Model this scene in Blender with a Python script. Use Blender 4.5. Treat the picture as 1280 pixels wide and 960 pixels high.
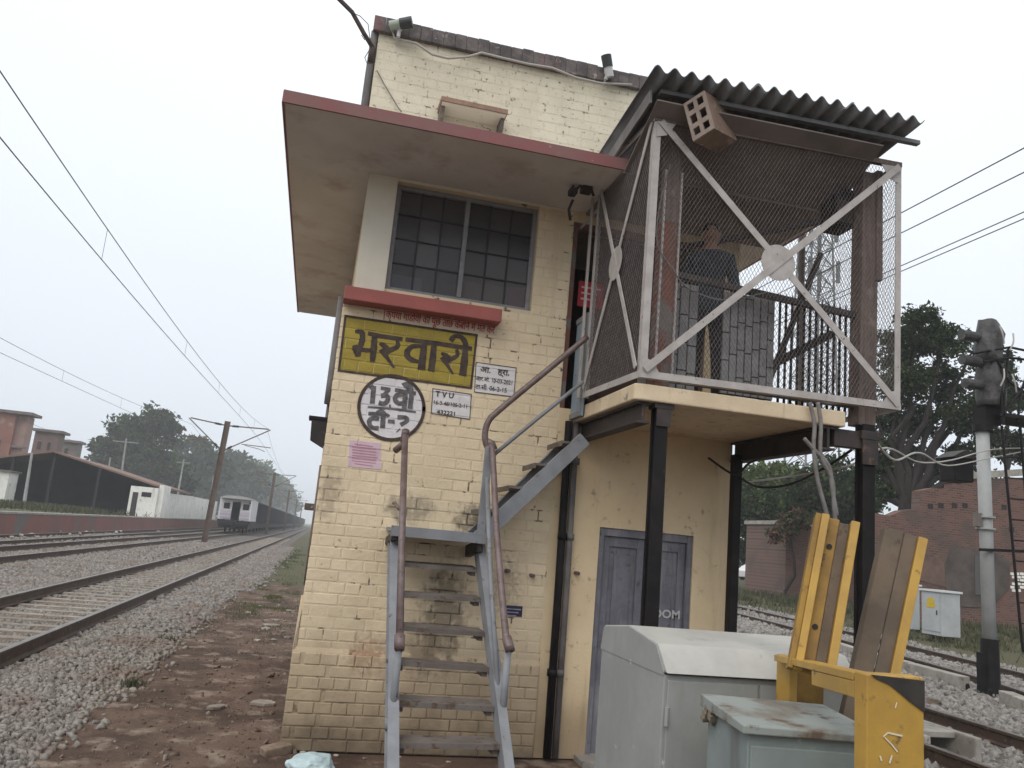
import bpy, bmesh, math, random
import numpy as np
from mathutils import Vector, Matrix
random.seed(7); RNG = np.random.default_rng(7)
sc = bpy.context.scene
for o in list(bpy.data.objects): bpy.data.objects.remove(o)
COL = sc.collection

# ------------------------------------------------------------------ camera
FPX, PITCH, ROLL, YAW, CAMH = 1010.0, math.radians(11.0), math.radians(5.2), math.radians(12.7), 1.84
_F = Vector((math.sin(YAW)*math.cos(PITCH), math.cos(YAW)*math.cos(PITCH), math.sin(PITCH)))
_R = Vector((math.cos(YAW), -math.sin(YAW), 0)); _U = _R.cross(_F)
CR = _R*math.cos(ROLL)+_U*math.sin(ROLL); CU = -_R*math.sin(ROLL)+_U*math.cos(ROLL)
CC = Vector((0, 0, CAMH))
cam_data = bpy.data.cameras.new('camera'); cam = bpy.data.objects.new('camera', cam_data); COL.objects.link(cam)
cam_data.sensor_width = 36; cam_data.sensor_fit = 'HORIZONTAL'; cam_data.lens = 36*FPX/1280
cam_data.clip_start = 0.05; cam_data.clip_end = 6000
cam.matrix_world = Matrix(((CR.x, CU.x, -_F.x, CC.x), (CR.y, CU.y, -_F.y, CC.y), (CR.z, CU.z, -_F.z, CC.z), (0, 0, 0, 1)))
sc.camera = cam
def ray(x, y): return CR*(x-640)-CU*(y-480)+_F*FPX
def onY(x, y, Y): d = ray(x, y); return CC+d*(Y/d.y)
def onX(x, y, X): d = ray(x, y); return CC+d*(X/d.x)
def onZ(x, y, Z): d = ray(x, y); return CC+d*((Z-CAMH)/d.z)

# ------------------------------------------------------------------ world, sun, exposure
SUN_EL, SUN_AZ = math.radians(48), math.radians(222)      # azimuth clockwise from +Y: behind the camera, to its left
world = bpy.data.worlds.new('World'); sc.world = world; world.use_nodes = True
wt = world.node_tree; wn = wt.nodes; wn.clear()
def wnode(t, **k):
    n = wn.new(t)
    for a, b in k.items(): setattr(n, a, b)
    return n
w_out = wnode('ShaderNodeOutputWorld'); w_bg = wnode('ShaderNodeBackground')
w_sky = wnode('ShaderNodeTexSky', sky_type='NISHITA', sun_disc=False)
w_sky.sun_elevation = SUN_EL; w_sky.sun_rotation = SUN_AZ; w_sky.dust_density = 6; w_sky.air_density = 1.6
w_hsv = wnode('ShaderNodeHueSaturation'); w_hsv.inputs['Saturation'].default_value = 0.25
w_co = wnode('ShaderNodeTexCoord'); w_sep = wnode('ShaderNodeSeparateXYZ')
w_map = wnode('ShaderNodeMapRange'); w_map.inputs[1].default_value = -0.05; w_map.inputs[2].default_value = 0.65
w_ramp = wnode('ShaderNodeMix', data_type='RGBA')
w_ramp.inputs[6].default_value = (8.6, 9.4, 10.5, 1); w_ramp.inputs[7].default_value = (11.8, 12.3, 12.9, 1)
w_noise = wnode('ShaderNodeTexNoise'); w_noise.inputs['Scale'].default_value = 1.6; w_noise.inputs['Detail'].default_value = 3
w_nmap = wnode('ShaderNodeMapRange'); w_nmap.inputs[3].default_value = 0.95; w_nmap.inputs[4].default_value = 1.05
w_mul = wnode('ShaderNodeVectorMath', operation='SCALE')
w_mix = wnode('ShaderNodeMix', data_type='RGBA'); w_mix.inputs[0].default_value = 0.9
L = wt.links.new
L(w_co.outputs['Generated'], w_sep.inputs[0]); L(w_sep.outputs['Z'], w_map.inputs[0]); L(w_map.outputs[0], w_ramp.inputs[0])
L(w_co.outputs['Generated'], w_noise.inputs['Vector']); L(w_noise.outputs['Fac'], w_nmap.inputs[0])
L(w_ramp.outputs[2], w_mul.inputs[0]); L(w_nmap.outputs[0], w_mul.inputs['Scale'])
L(w_sky.outputs[0], w_hsv.inputs['Color']); L(w_hsv.outputs[0], w_mix.inputs[6]); L(w_mul.outputs[0], w_mix.inputs[7])
L(w_mix.outputs[2], w_bg.inputs[0]); L(w_bg.outputs[0], w_out.inputs[0]); w_bg.inputs[1].default_value = 0.1
sun_d = bpy.data.lights.new('sun', 'SUN'); sun = bpy.data.objects.new('sun', sun_d); COL.objects.link(sun)
sun_d.energy = 1.5; sun_d.angle = math.radians(50); sun_d.color = (1, 0.93, 0.84)
sd = Vector((math.sin(SUN_AZ)*math.cos(SUN_EL), math.cos(SUN_AZ)*math.cos(SUN_EL), math.sin(SUN_EL)))
sun.rotation_euler = sd.to_track_quat('Z', 'Y').to_euler()
sc.view_settings.view_transform = 'Standard'; sc.view_settings.look = 'None'; sc.view_settings.gamma = 1; sc.view_settings.exposure = 0
sc.view_settings.use_curve_mapping = False
sc.render.engine = 'CYCLES'
try:
    sc.cycles.use_denoising = True; sc.cycles.max_bounces = 6; sc.cycles.volume_bounces = 1; sc.cycles.transparent_max_bounces = 12
except Exception: pass

# ------------------------------------------------------------------ helpers
def tag(o, label=None, cat=None, group=None, kind=None):
    if label: o['label'] = label
    if cat: o['category'] = cat
    if group: o['group'] = group
    if kind: o['kind'] = kind
    return o
def empty(name, loc=(0, 0, 0), rz=0, label=None, cat=None, group=None):
    o = bpy.data.objects.new(name, None); o.empty_display_size = 0.2; COL.objects.link(o)
    o.location = loc; o.rotation_euler = (0, 0, rz); return tag(o, label, cat, group)
def link(name, me, parent=None, loc=None):
    o = bpy.data.objects.new(name, me); COL.objects.link(o)
    if parent is not None: o.parent = parent
    if loc is not None: o.location = loc
    return o
def copy_tree(o, parent=None):
    c = o.copy(); COL.objects.link(c); c.parent = parent
    for ch in list(o.children): copy_tree(ch, c)
    return c
class MB:
    """collects shapes in local coordinates; build() links them as one mesh object"""
    def __init__(s): s.v = []; s.f = []; s.m = []
    def add(s, vs, fs, mi=0):
        n = len(s.v); s.v += [tuple(v) for v in vs]; s.f += [tuple(i+n for i in f) for f in fs]; s.m += [mi]*len(fs); return s
    def box(s, x0, x1, y0, y1, z0, z1, mi=0):
        return s.add([(x0,y0,z0),(x1,y0,z0),(x1,y1,z0),(x0,y1,z0),(x0,y0,z1),(x1,y0,z1),(x1,y1,z1),(x0,y1,z1)],
                     [(0,3,2,1),(4,5,6,7),(0,1,5,4),(1,2,6,5),(2,3,7,6),(3,0,4,7)], mi)
    def obox(s, c, a, b, d, mi=0):
        c, a, b, d = Vector(c), Vector(a), Vector(b), Vector(d)
        if a.cross(b).dot(d) < 0: a = -a
        vs = [c-a-b-d, c+a-b-d, c+a+b-d, c-a+b-d, c-a-b+d, c+a-b+d, c+a+b+d, c-a+b+d]
        return s.add(vs, [(0,3,2,1),(4,5,6,7),(0,1,5,4),(1,2,6,5),(2,3,7,6),(3,0,4,7)], mi)
    def bar(s, p, q, w, h, up=(0, 0, 1), mi=0):
        p, q = Vector(p), Vector(q); d = (q-p); l = d.length; d = d/l; up = Vector(up)
        if abs(d.dot(up)) > 0.98: up = Vector((0, 1, 0))
        side = d.cross(up).normalized(); u2 = side.cross(d)
        return s.obox((p+q)/2, d*l/2, side*w/2, u2*h/2, mi)
    def tube(s, pts, r, n=8, mi=0, cap=True):
        pts = [Vector(p) for p in pts]; m = len(pts); rs = r if isinstance(r, (list, tuple)) else [r]*m
        prev = None; rings = []; vs = []
        for i, p in enumerate(pts):
            d = (pts[min(i+1, m-1)]-pts[max(i-1, 0)]).normalized()
            if prev is None:
                a = Vector((0, 0, 1)) if abs(d.z) < 0.9 else Vector((1, 0, 0)); x = d.cross(a).normalized()
            else:
                x = (prev-d*prev.dot(d)); x = x.normalized() if x.length > 1e-6 else d.orthogonal().normalized()
            prev = x; y = d.cross(x)
            vs += [p+(x*math.cos(2*math.pi*k/n)+y*math.sin(2*math.pi*k/n))*rs[i] for k in range(n)]
        fs = []
        for i in range(m-1):
            for k in range(n):
                fs.append((i*n+k, i*n+(k+1) % n, (i+1)*n+(k+1) % n, (i+1)*n+k))
        if cap: fs.append(tuple(reversed(range(n)))); fs.append(tuple((m-1)*n+k for k in range(n)))
        return s.add(vs, fs, mi)
    def prism(s, poly, ext, mi=0):
        """poly: planar loop of 3D points, pushed along ext"""
        P = [Vector(p) for p in poly]; e = Vector(ext); n = len(P)
        nrm = Vector((0, 0, 0))
        for i in range(n): nrm += P[i].cross(P[(i+1) % n])
        if nrm.dot(e) > 0: P.reverse()
        return s.add(P+[p+e for p in P], [tuple(range(n)), tuple(n+i for i in reversed(range(n)))]+[(i, n+i, n+(i+1) % n, (i+1) % n) for i in range(n)], mi)
    def lathe(s, prof, c=(0, 0, 0), n=12, mi=0):
        c = Vector(c); vs = []; fs = []
        for r, z in prof: vs += [c+Vector((r*math.cos(2*math.pi*k/n), r*math.sin(2*math.pi*k/n), z)) for k in range(n)]
        for i in range(len(prof)-1):
            for k in range(n): fs.append((i*n+k, i*n+(k+1) % n, (i+1)*n+(k+1) % n, (i+1)*n+k))
        fs.append(tuple(reversed(range(n)))); fs.append(tuple((len(prof)-1)*n+k for k in range(n)))
        return s.add(vs, fs, mi)
    def mesh(s, name, mats, smooth=False):
        me = bpy.data.meshes.new(name); me.from_pydata(s.v, [], s.f)
        mats = mats if isinstance(mats, (list, tuple)) else [mats]
        for m in mats: me.materials.append(m)
        if len(mats) > 1: me.polygons.foreach_set('material_index', s.m)
        if smooth: me.polygons.foreach_set('use_smooth', [True]*len(me.polygons))
        me.update(); return me
    def build(s, name, mats, parent=None, smooth=False, bevel=0, loc=None):
        o = link(name, s.mesh(name, mats, smooth), parent, loc)
        if bevel:
            b = o.modifiers.new('bevel', 'BEVEL'); b.width = bevel; b.segments = 2; b.limit_method = 'ANGLE'; b.angle_limit = 0.6
            if smooth is False: pass
        return o
def mesh_np(name, verts, faces, mat, smooth=False):
    """fast mesh from numpy arrays; faces (n,k)"""
    me = bpy.data.meshes.new(name); n, k = faces.shape
    me.vertices.add(len(verts)); me.vertices.foreach_set('co', np.ascontiguousarray(verts, dtype=np.float32).ravel())
    me.loops.add(n*k); me.loops.foreach_set('vertex_index', np.ascontiguousarray(faces, dtype=np.int32).ravel())
    me.polygons.add(n); me.polygons.foreach_set('loop_start', np.arange(0, n*k, k, dtype=np.int32))
    me.update(calc_edges=True); me.materials.append(mat)
    if smooth: me.polygons.foreach_set('use_smooth', [True]*n)
    me.validate(); return me

# ------------------------------------------------------------------ materials
def M(name, col, col2=None, rough=0.8, scale=3.0, lo=0.35, hi=0.65, bump=0.0, bscale=60.0, dirt=None, dscale=8.0, dlo=0.55, dhi=0.7,
      streak=None, sscale=9.0, slo=0.55, shi=0.75, metallic=0.0, spec=0.3, rnd=0.0, fine=0.0, stretch=(1, 1, 1), alpha=1.0, disp_voro=0.0):
    m = bpy.data.materials.new(name); m.use_nodes = True; t = m.node_tree; N = t.nodes; K = t.links.new
    b = N['Principled BSDF']; b.inputs['Roughness'].default_value = rough; b.inputs['Metallic'].default_value = metallic
    b.inputs['Specular IOR Level'].default_value = spec; b.inputs['Alpha'].default_value = alpha
    g = N.new('ShaderNodeNewGeometry'); pos = g.outputs['Position']
    def noise(sc_, det=5.0, strv=None):
        n = N.new('ShaderNodeTexNoise'); n.inputs['Scale'].default_value = sc_; n.inputs['Detail'].default_value = det; n.inputs['Roughness'].default_value = 0.62
        if strv:
            mp = N.new('ShaderNodeMapping'); mp.inputs['Scale'].default_value = strv; K(pos, mp.inputs[0]); K(mp.outputs[0], n.inputs['Vector'])
        else: K(pos, n.inputs['Vector'])
        return n.outputs['Fac']
    def ramp(fac, a, c):
        r = N.new('ShaderNodeMapRange'); r.interpolation_type = 'SMOOTHSTEP'; r.inputs[1].default_value = a; r.inputs[2].default_value = c; K(fac, r.inputs[0]); return r.outputs[0]
    def mix(fac, a, c):
        x = N.new('ShaderNodeMix'); x.data_type = 'RGBA'
        if hasattr(fac, 'links'): K(fac, x.inputs[0])
        else: x.inputs[0].default_value = fac
        for s_, v in ((x.inputs[6], a), (x.inputs[7], c)):
            if isinstance(v, tuple): s_.default_value = (*v[:3], 1)
            else: K(v, s_)
        return x.outputs[2]
    c = tuple(col)
    if col2: c = mix(ramp(noise(scale, 5, stretch), lo, hi), c, tuple(col2))
    if dirt: c = mix(ramp(noise(dscale, 7), dlo, dhi), c, tuple(dirt))
    if streak: c = mix(ramp(noise(sscale, 5, (1, 1, 0.12)), slo, shi), c, tuple(streak))
    if fine or rnd:
        h = N.new('ShaderNodeHueSaturation')
        if isinstance(c, tuple): h.inputs['Color'].default_value = (*c, 1)
        else: K(c, h.inputs['Color'])
        if rnd:
            oi = N.new('ShaderNodeObjectInfo'); r = N.new('ShaderNodeMapRange'); r.inputs[3].default_value = 1-rnd; r.inputs[4].default_value = 1+rnd*0.7; K(oi.outputs['Random'], r.inputs[0]); src = r.outputs[0]
        else:
            r = N.new('ShaderNodeMapRange'); r.inputs[3].default_value = 1-fine; r.inputs[4].default_value = 1+fine; K(noise(bscale, 3), r.inputs[0]); src = r.outputs[0]
        K(src, h.inputs['Value']); c = h.outputs[0]
    if isinstance(c, tuple): b.inputs['Base Color'].default_value = (*c, 1)
    else: K(c, b.inputs['Base Color'])
    if bump:
        bn = N.new('ShaderNodeBump'); bn.inputs['Strength'].default_value = 1.0; bn.inputs['Distance'].default_value = bump
        K(noise(bscale, 4), bn.inputs['Height']); K(bn.outputs[0], b.inputs['Normal'])
    m['c'] = 1
    return m
def localized(m, centre, rad, colr, strength=0.8, nscale=14, thr=0.45):
    """a stain with a shape of its own: a noisy patch around a point of the wall"""
    t = m.node_tree; N = t.nodes; K = t.links.new; b = N['Principled BSDF']; inp = b.inputs['Base Color']
    src = inp.links[0].from_socket
    g = N.new('ShaderNodeNewGeometry'); mp = N.new('ShaderNodeMapping'); mp.vector_type = 'POINT'
    mp.inputs['Scale'].default_value = (1/rad[0], 0.001, 1/rad[1]); mp.inputs['Location'].default_value = (-centre[0]/rad[0], 0, -centre[1]/rad[1])
    K(g.outputs['Position'], mp.inputs[0]); ln = N.new('ShaderNodeVectorMath'); ln.operation = 'LENGTH'; K(mp.outputs[0], ln.inputs[0])
    fo = N.new('ShaderNodeMapRange'); fo.inputs[1].default_value = 0.1; fo.inputs[2].default_value = 1; fo.inputs[3].default_value = 1; fo.inputs[4].default_value = 0; K(ln.outputs['Value'], fo.inputs[0])
    n = N.new('ShaderNodeTexNoise'); n.inputs['Scale'].default_value = nscale; n.inputs['Detail'].default_value = 6; K(g.outputs['Position'], n.inputs['Vector'])
    ad = N.new('ShaderNodeMath'); ad.operation = 'MULTIPLY'; K(fo.outputs[0], ad.inputs[0]); K(n.outputs['Fac'], ad.inputs[1])
    r = N.new('ShaderNodeMapRange'); r.interpolation_type = 'SMOOTHSTEP'; r.inputs[1].default_value = thr*0.45; r.inputs[2].default_value = thr*1.1; r.inputs[4].default_value = strength; K(ad.outputs[0], r.inputs[0])
    x = N.new('ShaderNodeMix'); x.data_type = 'RGBA'; K(r.outputs[0], x.inputs[0]); K(src, x.inputs[6]); x.inputs[7].default_value = (*colr, 1); K(x.outputs[2], inp)
def zband(m, z0, z1, colr, strength=0.7, nscale=5):
    """splashed mud and worn paint along the foot of the wall, with a ragged top"""
    t = m.node_tree; N = t.nodes; K = t.links.new; b = N['Principled BSDF']; inp = b.inputs['Base Color']; src = inp.links[0].from_socket
    g = N.new('ShaderNodeNewGeometry'); sp = N.new('ShaderNodeSeparateXYZ'); K(g.outputs['Position'], sp.inputs[0])
    n = N.new('ShaderNodeTexNoise'); n.inputs['Scale'].default_value = nscale; n.inputs['Detail'].default_value = 6; K(g.outputs['Position'], n.inputs['Vector'])
    ma = N.new('ShaderNodeMath'); ma.operation = 'MULTIPLY_ADD'; K(n.outputs['Fac'], ma.inputs[0]); ma.inputs[1].default_value = 0.9; K(sp.outputs['Z'], ma.inputs[2])
    r = N.new('ShaderNodeMapRange'); r.interpolation_type = 'SMOOTHSTEP'; r.inputs[1].default_value = z0+0.45; r.inputs[2].default_value = z1+0.45; r.inputs[3].default_value = strength; r.inputs[4].default_value = 0; K(ma.outputs[0], r.inputs[0])
    x = N.new('ShaderNodeMix'); x.data_type = 'RGBA'; K(r.outputs[0], x.inputs[0]); K(src, x.inputs[6]); x.inputs[7].default_value = (*colr, 1); K(x.outputs[2], inp)
CREAM = (0.76, 0.635, 0.45)
m_brick = M('painted_brick_cream', CREAM, (0.69, 0.565, 0.395), rough=0.85, scale=2.6, dirt=(0.47, 0.36, 0.24), dscale=19, dlo=0.62, dhi=0.71, bump=0.007, bscale=16, rnd=0.06, streak=(0.60, 0.48, 0.33), sscale=3.5, slo=0.52, shi=0.75)
m_joint = M('painted_joint_cream', (0.73, 0.605, 0.425), (0.65, 0.53, 0.375), rough=0.9, scale=3, dirt=(0.15, 0.12, 0.09), dscale=5.5, dlo=0.57, dhi=0.64, bump=0.004, bscale=60)
for m_, k_ in ((m_brick, 0.62), (m_joint, 1.0)):
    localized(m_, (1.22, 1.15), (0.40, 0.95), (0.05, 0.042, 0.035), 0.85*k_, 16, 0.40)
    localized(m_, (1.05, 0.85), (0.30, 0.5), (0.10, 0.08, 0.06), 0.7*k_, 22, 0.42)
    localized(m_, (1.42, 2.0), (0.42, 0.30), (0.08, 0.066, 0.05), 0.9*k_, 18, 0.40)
    localized(m_, (0.80, 2.05), (0.42, 0.24), (0.10, 0.08, 0.06), 0.8*k_, 18, 0.40)
    localized(m_, (0.62, 0.78), (0.38, 0.35), (0.26, 0.11, 0.06), 0.7*k_, 24, 0.42)
    localized(m_, (0.10, 2.1), (0.22, 0.5), (0.10, 0.08, 0.06), 0.6*k_, 20, 0.42)
    localized(m_, (1.75, 1.45), (0.35, 0.6), (0.14, 0.11, 0.085), 0.5*k_, 26, 0.46)
    zband(m_, 0.25, 1.30, (0.25, 0.18, 0.115), 0.72, 2.2)
    zband(m_, -0.10, 0.42, (0.12, 0.09, 0.062), 0.8, 4)
m_pbrick = M('weathered_brick_whitewash', (0.70, 0.645, 0.51), (0.63, 0.57, 0.45), rough=0.9, scale=3, dirt=(0.20, 0.18, 0.14), dscale=24, dlo=0.60, dhi=0.70, bump=0.005, bscale=70, rnd=0.05)
m_pjoint = M('weathered_joint_whitewash', (0.67, 0.61, 0.48), (0.60, 0.54, 0.42), rough=0.9, scale=3, dirt=(0.20, 0.18, 0.14), dscale=15, dlo=0.55, dhi=0.66, bump=0.004)
m_plaster = M('cream_plaster', (0.76, 0.61, 0.40), (0.68, 0.53, 0.34), rough=0.85, scale=1.5, dirt=(0.40, 0.31, 0.2), dscale=12, dlo=0.6, dhi=0.74, bump=0.003, bscale=40, streak=(0.50, 0.39, 0.25), sscale=5, slo=0.55, shi=0.8)
zband(m_plaster, 0.1, 0.8, (0.26, 0.19, 0.12), 0.7, 3)
m_upper = M('pale_wash_plaster', (0.74, 0.69, 0.59), (0.68, 0.62, 0.52), rough=0.85, scale=2, dirt=(0.45, 0.38, 0.28), dscale=10, dlo=0.62, dhi=0.8, bump=0.002, bscale=50)
m_soffit = M('grey_soffit_concrete', (0.66, 0.63, 0.61), (0.58, 0.545, 0.52), rough=0.9, scale=1.2, dirt=(0.46, 0.37, 0.335), dscale=2.2, dlo=0.5, dhi=0.75, bump=0.002, bscale=35)
m_redpaint = M('dull_red_paint', (0.25, 0.10, 0.10), (0.22, 0.12, 0.115), rough=0.75, scale=4, dirt=(0.42, 0.30, 0.26), dscale=14, dlo=0.66, dhi=0.74, bump=0.002)
m_ledge = M('chipped_red_paint', (0.37, 0.11, 0.095), (0.31, 0.10, 0.09), rough=0.7, scale=4, dirt=(0.62, 0.48, 0.40), dscale=11, dlo=0.68, dhi=0.72, bump=0.002)
m_coping = M('mossy_coping', (0.17, 0.145, 0.14), (0.095, 0.085, 0.085), rough=0.95, scale=7, dirt=(0.40, 0.37, 0.34), dscale=11, dlo=0.60, dhi=0.70, bump=0.012, bscale=26, streak=(0.22, 0.13, 0.125), sscale=3, slo=0.58, shi=0.72)
m_yellowb = M('ochre_board_paint', (0.40, 0.31, 0.055), (0.33, 0.25, 0.05), rough=0.75, scale=3, dirt=(0.22, 0.15, 0.04), dscale=7, dlo=0.6, dhi=0.78, bump=0.002, stretch=(1, 1, 3))
m_letter = M('faded_black_paint', (0.045, 0.032, 0.03), (0.085, 0.06, 0.045), rough=0.7, scale=14)
m_letterg = M('washed_grey_paint', (0.085, 0.08, 0.085), (0.17, 0.16, 0.165), rough=0.8, scale=30)
m_signwhite = M('lilac_white_paint', (0.76, 0.73, 0.74), (0.68, 0.65, 0.66), rough=0.7, scale=8, dirt=(0.45, 0.40, 0.38), dscale=16, dlo=0.62, dhi=0.75)
m_pink = M('pink_paper', (0.66, 0.50, 0.57), (0.62, 0.45, 0.53), rough=0.8, scale=9)
m_redtxt = M('red_lettering', (0.42, 0.04, 0.035), (0.46, 0.10, 0.08), rough=0.7, scale=30)
m_steel = M('bluegrey_steel_paint', (0.235, 0.243, 0.262), (0.19, 0.195, 0.21), rough=0.55, scale=5, dirt=(0.11, 0.075, 0.055), dscale=9, dlo=0.60, dhi=0.70, bump=0.001, spec=0.4, streak=(0.20, 0.19, 0.19), sscale=7)
m_tread = M('worn_tread_steel', (0.115, 0.095, 0.085), (0.17, 0.15, 0.135), rough=0.6, scale=6, dirt=(0.085, 0.05, 0.035), dscale=12, dlo=0.5, dhi=0.65, spec=0.4)
m_railbrown = M('worn_brown_pipe', (0.115, 0.075, 0.068), (0.17, 0.125, 0.12), rough=0.45, scale=9, dirt=(0.06, 0.04, 0.035), dscale=20, spec=0.5)
m_black = M('black_tar_paint', (0.008, 0.0075, 0.009), (0.016, 0.013, 0.013), rough=0.6, scale=5, dirt=(0.06, 0.04, 0.035), dscale=14, dlo=0.66, dhi=0.76, spec=0.2)
m_darkbeam = M('dark_steel_beam', (0.03, 0.026, 0.026), (0.055, 0.043, 0.04), rough=0.6, scale=5, dirt=(0.13, 0.075, 0.05), dscale=12, dlo=0.58, dhi=0.72)
m_cage = M('cage_white_paint', (0.46, 0.43, 0.41), (0.38, 0.345, 0.33), rough=0.6, scale=7, dirt=(0.17, 0.11, 0.09), dscale=26, dlo=0.62, dhi=0.70, spec=0.35)
m_mesh = M('rusty_wire_mesh', (0.11, 0.092, 0.09), (0.19, 0.165, 0.16), rough=0.6, scale=20)
m_wood = M('weathered_timber', (0.19, 0.145, 0.125), (0.13, 0.10, 0.09), rough=0.85, scale=12, stretch=(3, 3, 0.2), dirt=(0.24, 0.19, 0.17), dscale=5, bump=0.002)
m_redwood = M('red_brown_timber', (0.20, 0.075, 0.055), (0.14, 0.075, 0.06), rough=0.8, scale=10, stretch=(3, 3, 0.2), dirt=(0.16, 0.14, 0.13), dscale=4, dlo=0.5, dhi=0.6)
m_asb = M('asbestos_sheet', (0.25, 0.255, 0.27), (0.18, 0.185, 0.195), rough=0.9, scale=4, dirt=(0.16, 0.155, 0.15), dscale=9, dlo=0.62, dhi=0.8, bump=0.003, bscale=40)
m_ceil = M('brown_ceiling_board', (0.23, 0.195, 0.18), (0.17, 0.145, 0.135), rough=0.9, scale=1.5)
m_panel = M('slate_grey_panel', (0.25, 0.25, 0.255), (0.19, 0.19, 0.195), rough=0.6, scale=6, dirt=(0.08, 0.07, 0.06), dscale=20, dlo=0.6, dhi=0.72)
m_door = M('grey_violet_door_paint', (0.19, 0.19, 0.22), (0.14, 0.14, 0.165), rough=0.65, scale=7, dirt=(0.085, 0.078, 0.078), dscale=12, dlo=0.58, dhi=0.70, streak=(0.27, 0.26, 0.28), sscale=8, slo=0.5, shi=0.72, bump=0.002)
m_bluegate = M('pale_blue_sheet', (0.27, 0.34, 0.40), (0.22, 0.28, 0.33), rough=0.5, scale=4, dirt=(0.13, 0.12, 0.11), dscale=12, dlo=0.62, dhi=0.74)
m_frame = M('window_steel_grey', (0.26, 0.255, 0.265), (0.21, 0.205, 0.215), rough=0.6, scale=8)
m_bars = M('window_bar_dark', (0.035, 0.033, 0.036), rough=0.6)
m_glass = bpy.data.materials.new('dusty_glass'); m_glass.use_nodes = True
_b = m_glass.node_tree.nodes['Principled BSDF']; _b.inputs['Base Color'].default_value = (0.075, 0.075, 0.082, 1); _b.inputs['Roughness'].default_value = 0.22; _b.inputs['Alpha'].default_value = 0.42; _b.inputs['Specular IOR Level'].default_value = 0.5
_t = m_glass.node_tree; _oi = _t.nodes.new('ShaderNodeObjectInfo'); _mx = _t.nodes.new('ShaderNodeMix'); _mx.data_type = 'RGBA'; _mx.inputs[6].default_value = (0.05, 0.048, 0.055, 1); _mx.inputs[7].default_value = (0.14, 0.13, 0.14, 1)
_t.links.new(_oi.outputs['Random'], _mx.inputs[0]); _t.links.new(_mx.outputs[2], _b.inputs['Base Color'])
m_dark = M('dark_interior', (0.035, 0.03, 0.03), rough=0.9)
m_inwall = M('interior_wall', (0.09, 0.06, 0.055), (0.06, 0.045, 0.04), rough=0.9, scale=2)
m_greybox = M('grey_case_paint', (0.315, 0.325, 0.315), (0.27, 0.28, 0.27), rough=0.5, scale=3, dirt=(0.52, 0.52, 0.50), dscale=9, dlo=0.69, dhi=0.72, spec=0.35, bump=0.0015, bscale=12, streak=(0.215, 0.205, 0.185), sscale=5, slo=0.46, shi=0.72)
m_lid = M('weathered_pale_lid', (0.44, 0.43, 0.395), (0.36, 0.355, 0.33), rough=0.5, scale=3, dirt=(0.28, 0.27, 0.24), dscale=5, dlo=0.58, dhi=0.74, bump=0.001, spec=0.4)
m_teal = M('teal_grey_case_paint', (0.235, 0.275, 0.27), (0.19, 0.225, 0.22), rough=0.5, scale=3, dirt=(0.36, 0.40, 0.38), dscale=7, dlo=0.62, dhi=0.72, spec=0.4, streak=(0.14, 0.15, 0.14), sscale=5)
m_teallid = M('muddy_teal_lid', (0.26, 0.285, 0.27), (0.185, 0.17, 0.145), rough=0.7, scale=3.5, lo=0.42, hi=0.6, dirt=(0.12, 0.09, 0.065), dscale=7, dlo=0.55, dhi=0.66)
m_yel = M('yellow_enamel', (0.47, 0.285, 0.055), (0.36, 0.215, 0.05), rough=0.45, scale=3, dirt=(0.15, 0.095, 0.045), dscale=13, dlo=0.60, dhi=0.72, spec=0.4, bump=0.001)
m_yelshade = M('shaded_yellow_steel', (0.36, 0.215, 0.045), (0.22, 0.13, 0.04), rough=0.6, scale=4, dirt=(0.10, 0.06, 0.03), dscale=11, dlo=0.58, dhi=0.68)  # the yellow paint darkened for faces in shade, plus grime
m_rustgrey = M('rusty_grey_steel', (0.155, 0.118, 0.085), (0.11, 0.085, 0.065), rough=0.8, scale=5, dirt=(0.06, 0.045, 0.035), dscale=14, dlo=0.6, dhi=0.72, bump=0.001)
m_hblack = M('chipped_black_paint', (0.03, 0.028, 0.026), (0.05, 0.045, 0.04), rough=0.5, scale=9, dirt=(0.55, 0.30, 0.04), dscale=16, dlo=0.66, dhi=0.69)
m_scratch = M('white_scratch', (0.68, 0.62, 0.50), rough=0.7)
m_pipe = M('grey_drainpipe', (0.17, 0.155, 0.15), (0.11, 0.10, 0.10), rough=0.6, scale=4)
m_cable = M('black_cable', (0.03, 0.028, 0.028), rough=0.6)
m_gcable = M('grey_cable', (0.22, 0.205, 0.20), (0.15, 0.14, 0.135), rough=0.7, scale=9)
m_wcable = M('pale_cable', (0.40, 0.375, 0.34), rough=0.7)
m_wire = M('overhead_wire', (0.07, 0.07, 0.07), rough=0.5)
m_rail = M('rusty_rail', (0.085, 0.056, 0.042), (0.055, 0.038, 0.03), rough=0.75, scale=6, dirt=(0.15, 0.10, 0.07), dscale=18)
m_railtop = M('polished_railhead', (0.20, 0.18, 0.165), (0.14, 0.12, 0.11), rough=0.4, scale=3, metallic=0.5)
m_sleeper = M('dusty_concrete_sleeper', (0.30, 0.265, 0.22), (0.21, 0.18, 0.15), rough=0.95, scale=5, rnd=0.15, bump=0.003)
m_ballast = M('ballast_bed', (0.12, 0.105, 0.092), (0.075, 0.063, 0.055), rough=1, scale=24, dirt=(0.21, 0.19, 0.17), dscale=30, dlo=0.5, dhi=0.62, bump=0.03, bscale=26)
m_stone = M('crushed_stone', (0.31, 0.285, 0.26), (0.14, 0.125, 0.112), rough=0.95, scale=15, lo=0.36, hi=0.64, dirt=(0.19, 0.145, 0.12), dscale=0.8, dlo=0.45, dhi=0.72)
m_stoneR = M('pale_crushed_stone', (0.30, 0.285, 0.265), (0.17, 0.155, 0.145), rough=0.95, scale=11, lo=0.4, hi=0.6)
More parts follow.
